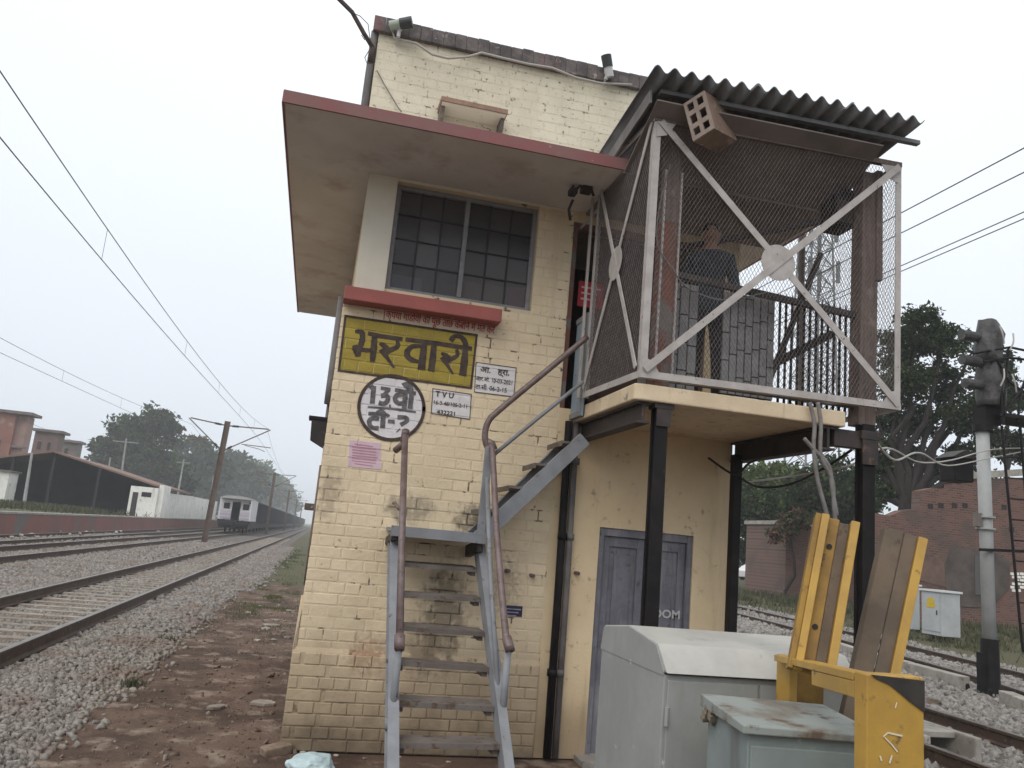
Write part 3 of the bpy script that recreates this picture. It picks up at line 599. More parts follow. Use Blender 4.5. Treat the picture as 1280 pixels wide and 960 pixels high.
def text_part(body, size, X, Z, mat, parent, y=0.006, name='lettering', bold=0.0, width=None, shear=0.0, rot=0.0, yplane=None):
    cu = bpy.data.curves.new('t', 'FONT'); cu.body = body; cu.size = size; cu.offset = bold; cu.fill_mode = 'FRONT'; cu.resolution_u = 3
    ob = bpy.data.objects.new('t', cu); COL.objects.link(ob); dg = bpy.context.evaluated_depsgraph_get(); dg.update()
    me = bpy.data.meshes.new_from_object(ob.evaluated_get(dg)); bpy.data.objects.remove(ob); bpy.data.curves.remove(cu)
    xs = [v.co.x for v in me.vertices]; s = (width/(max(xs)-min(xs))) if width and xs else 1.0
    yy = (-y if yplane is None else yplane)
    for v in me.vertices:
        a, b = v.co.x*s, v.co.y; v.co = (X+a*math.cos(rot)-b*math.sin(rot), yy, Z+a*math.sin(rot)+b*math.cos(rot))
    me.materials.clear(); me.materials.append(mat)
    return link(name, me, parent)
# station name board
B = [(0.045, 3.205), (1.257, 3.205), (1.262, 3.715), (0.04, 3.715)]
board = painted('painted_name_board', B, m_yellowb, 0, 'ochre name board painted on the brick wall with large black lettering')
border('border_line', B, 0.02, m_letter, board)
zc = lambda x, y: px2(420+x/6.737, 385+y/6.733)     # measured on an enlargement of the board
LW = 0.062
for items in (
    [([(160, 200), (215, 205), (222, 260), (205, 320), (185, 345)], [0.03, 0.05, 0.055, 0.05, 0.03]), ([(135, 335), (165, 340), (200, 350)], [0.03, 0.07, 0.05]), ([(175, 330), (180, 370), (185, 410)], [0.05, 0.075, 0.04]), ([(200, 350), (310, 358)], 0.035), ([(325, 225), (318, 340), (305, 455)], [0.05, LW, 0.045]), ([(270, 215), (370, 235)], 0.04)],
    [([(320, 230), (560, 265)], 0.042), ([(365, 300), (400, 315), (430, 345)], [0.02, 0.05, 0.06]), ([(515, 275), (520, 320), (470, 350), (400, 375)], [0.03, 0.042, 0.045, 0.06]), ([(385, 345), (430, 420), (490, 505)], [0.07, 0.035, 0.018])],
    [([(585, 265), (860, 300)], 0.044), ([(745, 300), (730, 410), (718, 520)], [0.05, 0.068, 0.07]), ([(720, 320), (640, 325), (595, 380), (630, 435), (715, 455)], [0.03, 0.042, 0.055, 0.05, 0.03])],
    [([(825, 310), (815, 420), (800, 535)], [0.05, 0.062, 0.06])],
    [([(860, 300), (1145, 345)], 0.044), ([(885, 380), (920, 400), (950, 425)], [0.02, 0.05, 0.06]), ([(1015, 350), (1020, 400), (960, 435), (915, 450)], [0.03, 0.04, 0.045, 0.05]), ([(900, 410), (935, 480), (985, 555)], [0.07, 0.035, 0.018])],
    [([(1090, 330), (1080, 450), (1065, 570)], [0.05, 0.068, 0.07]), ([(970, 265), (1000, 240), (1050, 245), (1085, 285), (1092, 335)], [0.05, 0.042, 0.045, 0.055, 0.05]), ([(965, 280), (985, 250)], 0.05)],
): strokes('letter', m_letter, board, items, zc)
# round board
cxz, cr = px2(489.5, 509.5), 0.292
circ = [(cxz[0]+cr*math.cos(2*math.pi*k/40), cxz[1]+cr*1.0*math.sin(2*math.pi*k/40)) for k in range(40)]
disc = painted('painted_round_board', circ, m_signwhite, 0.0012, 'round white board painted on the brick wall with a dark rim')
mb = MB(); ribbon(mb, circ+[circ[0], circ[1]], 0.03, 0.0066); mb.v = [(a, b-YF, c) for a, b, c in mb.v]; mb.build('rim', m_letter, disc)
zd = lambda x, y: px2(440+x/9.6, 460+y/9.6)
for items in (
    [([(262, 215), (252, 320), (242, 430)], 0.045), ([(215, 250), (262, 215)], 0.035)],
    [([(345, 240), (460, 262)], 0.035), ([(440, 265), (375, 330)], 0.035), ([(345, 335), (420, 335), (425, 395), (380, 430), (320, 415)], 0.042)],
    [([(515, 262), (765, 305)], 0.035), ([(640, 285), (635, 380), (625, 490)], 0.045), ([(620, 320), (540, 325), (515, 380), (560, 425), (625, 420)], 0.042), ([(715, 300), (705, 400), (695, 490)], 0.045), ([(610, 215), (650, 195), (700, 225), (715, 300)], 0.045), ([(620, 200), (690, 265)], 0.03)],
    [([(190, 468), (480, 492), (765, 530)], 0.02), ([(455, 440), (455, 485)], 0.015)],
    [([(195, 545), (400, 560), (440, 585)], 0.032), ([(325, 610), (240, 605), (205, 650), (235, 715), (320, 725)], 0.042), ([(375, 520), (372, 620), (365, 720)], 0.045), ([(295, 548), (318, 520), (350, 512), (376, 530)], 0.028)],
    [([(430, 640), (510, 645)], 0.035)],
    [([(545, 590), (640, 595), (660, 635), (580, 685)], 0.038), ([(550, 745), (560, 755)], 0.05)],
): strokes('letter', m_letterg, disc, items, zd, 0.0064)
# red request line under the ledge
redline = painted('painted_red_notice', [(0.385, 3.735), (1.455, 3.735), (1.455, 3.85), (0.385, 3.85)], M('pale_cream_strip', (0.66, 0.57, 0.45), (0.60, 0.50, 0.39), rough=0.8, scale=5), 0.0, 'narrow cream strip with a red painted line of small lettering')
text_part('कृपया गाडियों की पूछ ताछ केबिन में मत करे', 0.105, 0.40, 3.752, m_redtxt, redline, width=1.03, bold=0.0008); text_part('कृपया गाडियों की पूछ ताछ केबिन में मत करे', 0.105, 0.4025, 3.7535, m_redtxt, redline, y=0.0064, width=1.03, bold=0.0008)
border('border_line', [(0.385, 3.735), (0.385, 3.85)], 0.008, m_redtxt, redline)
def small_sign(name, c, mat, lines, label, lw=0.007):
    o = painted(name, c, mat, 0.0006, label)
    border('border_line', c, lw, m_letter, o, 0.0058)
    for body, size, X, Z, wd, b in lines: text_part(body, size, X, Z, m_letter, o, 0.0062, width=wd, bold=b)
    return o
small_sign('painted_white_notice', [px2(541, 486), px2(589, 493), px2(587, 524), px2(539, 517)], m_signwhite,
           [('T V U', 0.072, 0.935, 3.085, 0.17, 0.002), ('16-3-48/105-2-11', 0.052, 0.92, 3.01, 0.31, 0.001), ('432221', 0.055, 0.965, 2.925, 0.17, 0.0015)], 'small white notice with three lines of dark figures below the name board')
small_sign('painted_white_notice', [px2(595, 453), px2(645, 460), px2(642, 496), px2(593, 490)], m_signwhite,
           [('ओ.   ह्रा.', 0.075, 1.33, 3.37, 0.28, 0.002), ('आर.ओ. 10-03-2021', 0.055, 1.295, 3.285, 0.35, 0.001), ('टा.सी. 06-2-15', 0.06, 1.30, 3.205, 0.30, 0.001)], 'small white notice with dark hand lettering beside the name board')
poster = painted('pink_poster', [px2(437, 550), px2(476, 554), px2(476, 587), px2(435, 583)], m_pink, 0.001, 'pale pink paper poster pasted on the brick wall')
mb = MB()
for k in range(8):
    a, b = px2(440+(3 if k in (0, 7) else 0), 555+k*3.5), px2(472-(6 if k in (0, 7) else random.uniform(0, 3)), 558.2+k*3.5); ribbon(mb, [a, ((a[0]+b[0])/2, (a[1]+b[1])/2), b], 0.007, 0.0072)
mb.v = [(a, b-YF, c) for a, b, c in mb.v]; mb.build('print_lines', M('pink_print', (0.50, 0.22, 0.28), rough=0.8), poster)
mb = MB(); a, b = px2(628, 756), px2(652, 771); mb.box(a[0], b[0], YF-0.008, YF-0.003, b[1], a[1]); pl = cb(mb, 'number_plate', m_plateblue)
mb = MB()
for k in range(3): ribbon(mb, [(a[0]+0.02, a[1]-0.03-k*0.028), (a[0]+0.09, a[1]-0.03-k*0.028), (b[0]-0.015-0.02*k, a[1]-0.03-k*0.028)], [0.012, 0.006, 0.012], 0.0092)
mb.v = [(p, q-YF, r) for p, q, r in mb.v]; mb.build('print_lines', M('plate_print', (0.34, 0.33, 0.42), rough=0.7), pl)

# window: steel frame, glazing bars, 24 panes
win = empty('window', (W0, 0.10, WZ0)); win.parent = cabin
ww, wh = W1-W0, WZ1-WZ0
mb = MB(); f_ = 0.045
mb.box(0, f_, -0.03, 0.03, 0, wh); mb.box(ww-f_, ww, -0.03, 0.03, 0, wh); mb.box(f_, ww-f_, -0.03, 0.03, 0, f_); mb.box(f_, ww-f_, -0.028, 0.03, wh-f_, wh)
mb.build('frame', m_frame, win, bevel=0.004)
mb = MB(); mb.box(ww/2-0.022, ww/2+0.022, -0.04, 0.03, f_, wh-f_); mb.build('mullion', m_frame, win, bevel=0.004)
ix0, ix1, iz0, iz1 = f_, ww-f_, f_, wh-f_
cols = [ix0+(ww/2-0.022-ix0)*k/3 for k in range(4)]+[ww/2+0.022+(ix1-ww/2-0.022)*k/3 for k in range(4)]
rows = [iz0+(iz1-iz0)*k/4 for k in range(5)]
mb = MB()
for k in (1, 2, 5, 6): mb.box(cols[k]-0.007, cols[k]+0.007, -0.016, 0.012, iz0, iz1)
for k in (1, 2, 3): mb.box(ix0, ww/2-0.022, -0.014, 0.010, rows[k]-0.006, rows[k]+0.006); mb.box(ww/2+0.022, ix1, -0.014, 0.010, rows[k]-0.006, rows[k]+0.006)
mb.build('glazing_bars', m_bars, win)
for i in list(range(3))+list(range(4, 7)):
    for j in range(4):
        x0, x1 = cols[i]+0.006, cols[i+1]-0.006; z0, z1 = rows[j]+0.005, rows[j+1]-0.005
        mbp = MB(); mbp.box(-(x1-x0)/2, (x1-x0)/2, -0.002, 0.002, -(z1-z0)/2, (z1-z0)/2)
        o = mbp.build('pane', m_glass, win, loc=((x0+x1)/2, 0, (z0+z1)/2)); o.rotation_euler = (random.gauss(0, 0.02), 0, random.gauss(0, 0.02))
mb = MB(); mb.box(1.10, 1.56, YF+0.17, YF+0.45, 3.1, 4.28); cb(mb, 'inner_cupboard', M('brown_cupboard', (0.36, 0.25, 0.17), rough=0.8))
mb = MB(); mb.box(1.58, 1.79, YF+0.25, YF+0.5, 3.1, 4.33); cb(mb, 'inner_cupboard', M('maroon_cupboard', (0.42, 0.05, 0.07), rough=0.8))
mb = MB(); mb.box(0.36, 0.72, YF+0.26, YF+0.36, 3.1, 4.26); cb(mb, 'inner_cupboard', M('grey_cupboard', (0.45, 0.47, 0.55), rough=0.8))
# reveal column beside the window (smooth whitewashed pier) and red ledge
mb = MB(); mb.box(0.082, W0-0.003, YF-0.012, YF+0.01, 3.98, 5.128); cb(mb, 'corner_pier', m_upper)
mb = MB(); mb.box(0.09, XR-1.9, YF-0.006, YF+0.009, WZ1+0.004, 5.128); cb(mb, 'lintel_band', m_upper)
p0, p1 = onY(428, 359, 7.12), onY(625, 404, 7.12)
mb = MB(); mb.box(0.0, 1.45, 7.12, YF+0.01, p1.z+0.012, onY(625, 386, 7.12).z); cb(mb, 'window_ledge', m_ledge, bevel=0.008)
# roof slab with red edge
SX0, SX1, SY0, SY1, SZ0, SZ1 = -0.68, 4.40, 6.26, 13.0, 5.13, 5.225
mb = MB(); mb.box(SX0+0.004, SX1-0.004, SY0+0.004, SY1-0.004, SZ0, SZ1); slab = cb(mb, 'roof_slab', m_soffit)
mb = MB(); mb.box(SX0, SX1, SY0-0.004, SY0+0.016, SZ0-0.006, SZ1+0.006); mb.build('red_edge', m_redpaint, slab).location = (0, -YF, 0)
mb = MB(); mb.box(SX0-0.004, SX0+0.016, SY0+0.016, SY1, SZ0-0.006, SZ1+0.006); mb.build('red_edge', m_redpaint, slab).location = (0, -YF, 0)
mb = MB(); mb.box(SX1-0.016, SX1+0.004, SY0+0.016, SY1, SZ0-0.006, SZ1+0.006); mb.build('red_edge', m_redpaint, slab).location = (0, -YF, 0)
# parapet
PZ1 = 6.60
mb = MB(); mb.box(0.0, XR, FB, FB+0.22, SZ1, PZ1); mb.box(0, 0.22, FB+0.22, YB, SZ1, PZ1); mb.box(XR-0.22, XR, FB+0.22, YB, SZ1, PZ1); mb.box(0.22, XR-0.22, YB-0.22, YB, SZ1, PZ1)
parapet = cb(mb, 'parapet', m_pjoint)
prects = bond(0.0, 3.0, SZ1+0.01, PZ1, None, 11)
mbp = MB()
for r in prects:
    b = brick_mesh(r[1]-r[0], r[3]-r[2], m_pbrick); mbp.add([Vector(v)+Vector(((r[0]+r[1])/2, r[4]*0.8+0.0012, (r[2]+r[3])/2)) for v in b.v], b.f)
tag(mbp.build('parapet_bricks', m_pbrick, parapet), kind='stuff')
mb = MB(); random.seed(5)
xs = np.arange(-0.06, XR+0.05, 0.115)
for i, x in enumerate(xs):
    mb.box(x, min(x+0.1135, XR+0.06), YF-0.05+random.uniform(-0.003, 0.003), YF+0.30, PZ1-0.02, PZ1+0.135+random.uniform(-0.006, 0.006))
mb.box(-0.06, 0.28, YF+0.30, YB+0.05, PZ1, PZ1+0.13); mb.box(XR-0.28, XR+0.06, YF+0.30, YB+0.05, PZ1, PZ1+0.13)
tag(cb(mb, 'coping', m_coping, bevel=0.006), kind='stuff')
# hooded vent in the parapet
VY = YF-0.26
a, b = onY(552, 122, VY), onY(635, 140, VY)
v0, v1, vz = a.x, b.x, (a.z+b.z)/2
mb = MB(); mb.prism([(v0, VY, vz-0.022), (v0, VY, vz+0.022), (v0, YF+0.0, vz+0.06), (v0, YF+0.0, vz-0.022)], (v1-v0, 0, 0)); hood = cb(mb, 'vent_hood', [M('brown_vent_edge', (0.33, 0.21, 0.15), (0.25, 0.16, 0.125), rough=0.9, scale=9, dirt=(0.12, 0.1, 0.08), dscale=12)])
mb = MB(); mb.box(v0+0.012, v1-0.012, VY+0.015, YF, vz-0.03, vz-0.023); cb(mb, 'hood_soffit', m_upper)
for x in (v0+0.012, v1-0.05):
    mb = MB(); mb.prism([(x, YF, vz-0.031), (x, VY+0.08, vz-0.031), (x, VY+0.10, vz-0.14), (x, YF, vz-0.22)], (0.038, 0, 0)); cb(mb, 'hood_bracket', M('dark_bracket', (0.20, 0.17, 0.14), (0.14, 0.12, 0.10), rough=0.9, scale=9) if 'dark_bracket' not in bpy.data.materials else bpy.data.materials['dark_bracket'])  # brackets coloured darker than the pale hood soffit
mb = MB(); mb.box(v0+0.18, v1-0.18, YF-0.012, YF-0.004, vz-0.50, vz-0.16); cb(mb, 'vent_opening', M('vent_recess_shade', (0.20, 0.13, 0.10), rough=0.9))  # flat sheet; the recess's shade is put into its brown
# lower double door with frame
door = empty('lower_door', (D0, 0.07, 0.0)); door.parent = cabin
dw = D1-D0
mb = MB(); mb.box(0, 0.055, -0.05, 0.04, 0.02, DZ1); mb.box(dw-0.055, dw, -0.05, 0.04, 0.02, DZ1); mb.box(0.055, dw-0.055, -0.048, 0.04, DZ1-0.075, DZ1); mb.build('door_frame', m_door, door, bevel=0.004)
for k in (0, 1):
    lw = (dw-0.11)/2; x0 = 0.055+k*lw; leaf = MB(); leaf.box(x0+0.003, x0+lw-0.003, 0.005, 0.03, 0.02, DZ1-0.078)
    for z0, z1 in ((0.12, 0.95), (1.06, 1.88)):
        pass
    for (a1, b1, c1, d1) in ((x0+0.003, x0+0.075, 0.02, DZ1-0.078), (x0+lw-0.075, x0+lw-0.003, 0.02, DZ1-0.078)): leaf.box(a1, b1, -0.018, 0.005, c1, d1)
    for (c1, d1) in ((0.02, 0.16), (0.96, 1.07), (DZ1-0.17, DZ1-0.078)): leaf.box(x0+0.075, x0+lw-0.075, -0.017, 0.005, c1, d1)
    for (c1, d1) in ((0.24, 0.88), (1.15, 1.80)): leaf.box(x0+0.125, x0+lw-0.125, -0.008, 0.005, c1, d1)
    lo = leaf.build('door_leaf', m_door, door, bevel=0.004)
    if k == 1: text_part('ROOM', 0.105, x0+0.045, 1.265, M('door_white_lettering', (0.50, 0.50, 0.50), rough=0.7), lo, name='lettering', yplane=-0.020, width=0.345, bold=0.003)
mb = MB(); mb.box(D0-0.1, D1+0.1, YF-0.25, YF+0.3, -0.05, 0.04); cb(mb, 'door_step', m_concrete, bevel=0.01)
mb = MB(); mb.box(D0, D1, YF+TH, YF+TH+0.02, 0, DZ1); cb(mb, 'door_backing', m_dark)
# upper doorway leaf, standing half open in the dark
mb = MB(); mb.box(U0, U0+0.05, YF+0.02, YF+0.1, UZ0, UZ1); mb.box(U1-0.05, U1, YF+0.02, YF+0.1, UZ0, UZ1); mb.box(U0+0.05, U1-0.05, YF+0.02, YF+0.1, UZ1-0.07, UZ1); cb(mb, 'doorway_frame', m_redwood)
mb = MB(); mb.box(2.45, 3.15, YF+0.12, YF+0.155, UZ0, UZ1-0.07)
for c1, d1 in ((3.3, 3.9), (4.0, 4.8)): mb.box(2.52, 3.08, YF+0.105, YF+0.12, c1, d1)
cb(mb, 'upper_door', M('dark_brown_door', (0.085, 0.05, 0.042), (0.06, 0.037, 0.033), rough=0.7, scale=5), bevel=0.003)
a = onY(738, 369, YF+0.10); mb = MB(); mb.box(a.x-0.13, a.x+0.13, YF+0.095, YF+0.10, a.z-0.13, a.z+0.13); rs = cb(mb, 'red_notice', M('red_notice_board', (0.40, 0.035, 0.045), rough=0.6))
mb = MB()
for k in range(3): mb.box(a.x-0.10, a.x+0.10-0.03*k, YF+0.090, YF+0.0945, a.z+0.06-k*0.06, a.z+0.078-k*0.06)
mb.v = [(p, q-YF, r) for p, q, r in mb.v]; mb.build('print_lines', M('notice_print', (0.62, 0.40, 0.40), rough=0.7), rs)
# drainpipes by the change of wall, and down the left corner
for x0, r, m in ((2.225, 0.036, m_black), (2.30, 0.03, m_pipe)):
    mb = MB(); mb.tube([(x0+0.02, YF-0.06, 0.02), (x0+0.01, YF-0.06, 1.5), (x0-0.01, YF-0.06, 3.0)], r, 10)
    for z in (0.7, 1.9, 2.6): mb.tube([(x0+0.01, YF-0.06, z), (x0+0.01, YF-0.06, z+0.06)], r*1.25, 10)
    cb(mb, 'drainpipe', m, smooth=True)
mb = MB(); mb.tube([(-0.012, YF+0.06, 3.9), (-0.012, YF+0.06, 3.1), (-0.012, YF+0.06, 2.9)], 0.034, 8); cb(mb, 'corner_pipe', m_pipe, smooth=True); mb = MB(); mb.tube([(0.028, YF+0.05, 2.35), (0.028, YF+0.05, 1.8), (0.028, YF+0.05, 1.32)], 0.04, 8); cb(mb, 'corner_pipe', M('brown_corner_pipe', (0.16, 0.115, 0.085), (0.10, 0.075, 0.06), rough=0.8, scale=5), smooth=True)
mb = MB(); mb.tube([(-0.045, YF+0.02, 5.23), (-0.045, YF+0.02, 6.1), (-0.04, YF+0.02, 6.6)], 0.034, 8); cb(mb, 'parapet_pipe', m_pipe, smooth=True)
mb = MB(); q = [onY(*p, YF-0.02) for p in ((466, 60), (455, 42), (440, 15), (420, -5), (405, -15))]; mb.tube(q, 0.022, 7); mb.tube([onY(466, 60, YF-0.02), onY(463, 78, YF)], 0.03, 7)
cb(mb, 'cable_arm', M('arm_brown', (0.07, 0.05, 0.045), rough=0.8), smooth=True)
mb = MB()
for q in ([(440, 16), (450, 20), (460, 30), (464, 60)], [(462, 62), (456, 72), (459, 80), (464, 79)], [(457, 42), (452, 44), (456, 50)]): mb.tube([onY(*p, YF-0.05) for p in q], 0.004, 5)
cb(mb, 'loose_wire', m_cable)
mb = MB(); mb.tube([onY(*p, YF-0.075) for p in ((490, 36), (493, 48), (520, 54), (540, 68), (560, 73), (585, 71), (602, 66), (630, 73), (660, 80), (690, 85), (720, 97), (750, 104), (790, 106))], 0.012, 6); cb(mb, 'parapet_conduit', m_wcable, smooth=True)
mb = MB(); mb.tube([onY(*p, YF-0.02) for p in ((471, 88), (480, 105), (498, 135), (502, 140))], 0.006, 5); cb(mb, 'thin_conduit', m_gcable)
mb = MB(); mb.box(-0.14, 0.0, 11.2, 12.0, 2.02, 2.10); cb(mb, 'side_canopy', m_coping)
for x, y, w, h in ((722, 222, 0.09, 0.07), (733, 235, 0.10, 0.10), (716, 240, 0.07, 0.06)):
    p = onY(x, y, 6.75); mb = MB(); mb.box(p.x-w/2, p.x+w/2, 6.70, 6.80, p.z-h/2, p.z+h/2); mb.bar((p.x, 6.75, p.z+h/2), (p.x, 6.75, 5.14), 0.02, 0.02); cb(mb, 'junction_box', m_darkbeam, bevel=0.008)
mb = MB()
for q in ([(708, 222), (722, 212), (735, 225), (742, 245)], [(712, 245), (725, 232), (738, 240)], [(716, 250), (711, 262), (713, 275)]): mb.tube([onY(*p, 6.72) for p in q], 0.014, 6)
cb(mb, 'cable_knot', m_cable, smooth=True)
# projecting bits of pipe and stub bolts in the brickwork
for x, y in ((633, 713), (664, 719), (720, 716)):
    p = onY(x, y, YF-0.03); mb = MB(); mb.tube([(p.x, YF+0.02, p.z), (p.x+0.02, YF-0.05, p.z-0.005)], 0.018, 7); cb(mb, 'stub_pipe', m_railbrown)

# ------------------------------------------------------------------ balcony: slab, steel posts, beams, railing
BX0, BX1, BY0, BZ0, BZ1 = 2.27, 4.12, 5.75, 3.0, 3.13
balc = empty('balcony', (2.5, 5.85, 0), 0, 'concrete balcony on black steel posts in front of the upper doorway', 'balcony')
def bb(mb, name, mats, parent=None, root=None, org=(2.5, 5.85, 0), **k):
    mb.v = [(x-org[0], y-org[1], z-org[2]) for x, y, z in mb.v]; return mb.build(name, mats, parent or root or balc, **k)
mb = MB(); mb.prism([(BX0, YF, BZ0), (BX0, BY0+0.02, BZ0), (BX0+0.06, BY0, BZ0), (BX1, BY0, BZ0), (BX1, YF, BZ0)], (0, 0, BZ1-BZ0)); bb(mb, 'balcony_slab', M('stained_slab_plaster', (0.70, 0.575, 0.41), (0.60, 0.48, 0.33), rough=0.9, scale=2.5, dirt=(0.22, 0.18, 0.14), dscale=7, dlo=0.60, dhi=0.72, streak=(0.38, 0.31, 0.22), sscale=8, slo=0.56, shi=0.74, bump=0.003), bevel=0.012)
PLX, PRX, PY = 2.525, 4.375, 5.85
def hpost(x, y, z0, z1, w, d, mat, name, lean=0.0):
    mb = MB()
    for sgn in (-1, 1): mb.prism([(x-w/2, y+sgn*d/2-0.012, z0), (x+w/2, y+sgn*d/2-0.012, z0), (x+w/2, y+sgn*d/2+0.012, z0), (x-w/2, y+sgn*d/2+0.012, z0)], (lean, 0, z1-z0))
    mb.prism([(x-0.035, y-d/2+0.012, z0), (x+0.035, y-d/2+0.012, z0), (x+0.035, y+d/2-0.012, z0), (x-0.035, y+d/2-0.012, z0)], (lean, 0, z1-z0))
    return bb(mb, name, mat, bevel=0.004)
hpost(PLX+0.02, PY, 0.0, 3.06, 0.105, 0.075, m_black, 'steel_post', -0.02); hpost(PRX, PY, 0.0, 3.06, 0.115, 0.085, m_black, 'steel_post', 0.0)
mb = MB(); mb.box(3.86, 3.945, 7.08, 7.17, 0, 2.86); bb(mb, 'back_post', m_black, bevel=0.006)
mb = MB(); mb.box(PLX-0.07, PLX+0.09, PY-0.07, PY+0.06, 2.96, 3.0); mb.box(PLX-0.05, PLX+0.07, PY-0.065, PY-0.055, 2.82, 2.96); bb(mb, 'post_cap', m_darkbeam)
mb = MB(); mb.box(PRX-0.09, PRX+0.09, PY-0.08, PY+0.07, 2.93, 3.0); mb.box(PRX-0.075, PRX+0.07, PY-0.075, PY-0.06, 2.72, 2.93); bb(mb, 'post_cap', m_darkbeam)
def ibeam(x, y0, y1, z0, z1, w, name):
    mb = MB(); mb.box(x-w/2, x+w/2, y0, y1, z0, z0+0.018); mb.box(x-w/2, x+w/2, y0, y1, z1-0.018, z1-0.002); mb.box(x-0.012, x+0.012, y0, y1, z0+0.018, z1-0.018); return bb(mb, name, m_darkbeam)
ibeam(2.37, 5.8, 7.29, 2.83, 2.995, 0.11, 'floor_beam'); ibeam(3.98, 5.78, 7.29, 2.80, 2.995, 0.12, 'floor_beam')
mb = MB(); mb.box(4.05, 4.40, 5.80, 5.90, 2.85, 2.99); bb(mb, 'bracket_beam', m_darkbeam)
def tpost(x, y, z0, z1, w, d, mat, dx=0.0, name='timber_post'):
    mb = MB(); mb.prism([(x-w/2, y-d/2, z0), (x+w/2, y-d/2, z0), (x+w/2, y+d/2, z0), (x-w/2, y+d/2, z0)], (dx, 0, z1-z0)); return bb(mb, name, mat, bevel=0.006)
tpost(2.545, 5.95, 3.13, 4.55, 0.135, 0.13, m_redwood); tpost(2.555, 5.95, 4.55, 5.34, 0.125, 0.12, m_wood); mb = MB(); mb.box(2.47, 2.485, 5.87, 5.89, 3.2, 5.0); mb.box(2.615, 2.63, 5.87, 5.89, 3.2, 5.0); bb(mb, 'post_strap', m_cage)
tpost(4.40, 5.93, 3.06, 5.36, 0.165, 0.15, m_wood, 0.03); tpost(4.50, 5.86, 4.35, 5.38, 0.06, 0.06, m_wood)
# railing inside the cage
rl = 5.93
mb = MB(); mb.bar((2.62, rl, 4.12), (4.32, rl, 4.03), 0.05, 0.05); bb(mb, 'top_rail', m_darkbeam)
mb = MB(); mb.bar((2.62, rl, 3.22), (4.32, rl, 3.22), 0.03, 0.03); bb(mb, 'bottom_rail', m_darkbeam)
mbb = MB(); mbb.box(-0.008, 0.008, -0.008, 0.008, 0, 0.93); mbb.add([(-0.008, -0.008, 0.93), (0.008, -0.008, 0.93), (0.008, 0.008, 0.93), (-0.008, 0.008, 0.93), (0, 0, 1.0)], [(0, 1, 4), (1, 2, 4), (2, 3, 4), (3, 0, 4)])
bar_me = mbb.mesh('railing_bar', m_black)
for k in range(12): link('railing_bar', bar_me, balc, (3.62+k*0.058-2.5, rl+0.03-5.85, 3.14))
mb = MB(); mb.bar((3.55, 6.3, 3.45), (4.35, 6.3, 3.95), 0.06, 0.07); bb(mb, 'brace', m_darkbeam)
mb = MB(); mb.bar((3.62, 6.25, 3.2), (4.3, 6.4, 4.75), 0.04, 0.04); bb(mb, 'brace', m_darkbeam)
mb = MB(); mb.bar((3.05, 6.9, 4.75), (4.35, 6.1, 5.02), 0.05, 0.05); bb(mb, 'brace', m_darkbeam)
# grey board panels made of staggered upright slats
def slat_panel(x0, x1, z0, z1, y, cols, seed, tilt=0.0):
    rr = random.Random(seed); p = empty('slat_board', (x0-2.5, y-5.85, z0)); p.parent = balc
    mb = MB(); mb.box(0, x1-x0, 0.012, 0.03, 0, z1-z0); mb.build('backing_sheet', m_dark, p)
    w = (x1-x0)/cols; me = {}
    for c in range(cols):
        z = -rr.uniform(0, 0.2)
        while z < z1-z0-0.02:
            h = 0.24; a, b = max(z, 0), min(z+h, z1-z0)
            if b-a > 0.03:
                key = round(b-a, 3)
                if key not in me: q = MB(); q.box(-w/2+0.006, w/2-0.006, -0.008, 0.012, -(b-a)/2+0.006, (b-a)/2-0.006); me[key] = q.mesh('slat', m_panel)
                link('slat', me[key], p, (c*w+w/2, rr.uniform(-0.003, 0.003), (a+b)/2))
            z += h
    return p
slat_panel(2.42, 2.93, 3.2, 4.12, 6.10, 6, 1); slat_panel(3.13, 3.62, 3.2, 4.09, 6.04, 7, 2)
mb = MB(); mb.tube([(3.0, 5.86, 3.25), (3.4, 5.84, 3.21), (3.8, 5.83, 3.24), (4.3, 5.85, 3.22)], 0.018, 6); mb.tube([(2.7, 5.86, 3.2), (3.5, 5.82, 3.25), (4.0, 5.83, 3.19), (4.3, 5.85, 3.25)], 0.014, 6); bb(mb, 'floor_cables', m_gcable, smooth=True)

# ------------------------------------------------------------------ wire mesh cage round the balcony
CX0, CX1, CY, CYB, CZ0, CZ1 = 2.29, 4.62, 5.73, 6.88, 3.17, 5.38
cage = empty('mesh_cage', (CX0, CY, CZ0), 0, 'pale painted steel cage with crossed braces and wire mesh round the balcony', 'cage')
def cg(mb, name, mats, **k): return bb(mb, name, mats, None, cage, (CX0, CY, CZ0), **k)
XBL = 2.22                                                    # the left panel runs back to here
def angle_bar(p, q, w, t, n1, n2, name='frame_bar', mat=None):
    """L-section: one leg along n1, one along n2"""
    p, q, n1, n2 = Vector(p), Vector(q), Vector(n1), Vector(n2); mb = MB()
    mb.prism([p, p+n1*w, p+n1*w+n2*t, p+n2*t], q-p); mb.prism([p+n2*t, p+n2*w, p+n2*w+n1*t, p+n1*t+n2*t], q-p); return cg(mb, name, mat or m_cage)
angle_bar((CX0, CY, CZ0), (CX0, CY, CZ1), 0.06, 0.008, (1, 0, 0), (0, 1, 0)); angle_bar((CX1, CY, CZ0+0.03), (CX1+0.02, CY, CZ1+0.06), 0.055, 0.008, (-1, 0, 0), (0, 1, 0))
angle_bar((CX0, CY-0.009, CZ0), (CX1, CY-0.009, CZ0+0.03), 0.055, 0.008, (0, 0, 1), (0, 1, 0)); angle_bar((CX0, CY-0.009, CZ1-0.05), (CX1+0.02, CY-0.009, CZ1+0.01), 0.045, 0.008, (0, 0, 1), (0, 1, 0), 'top_bar', m_wood)
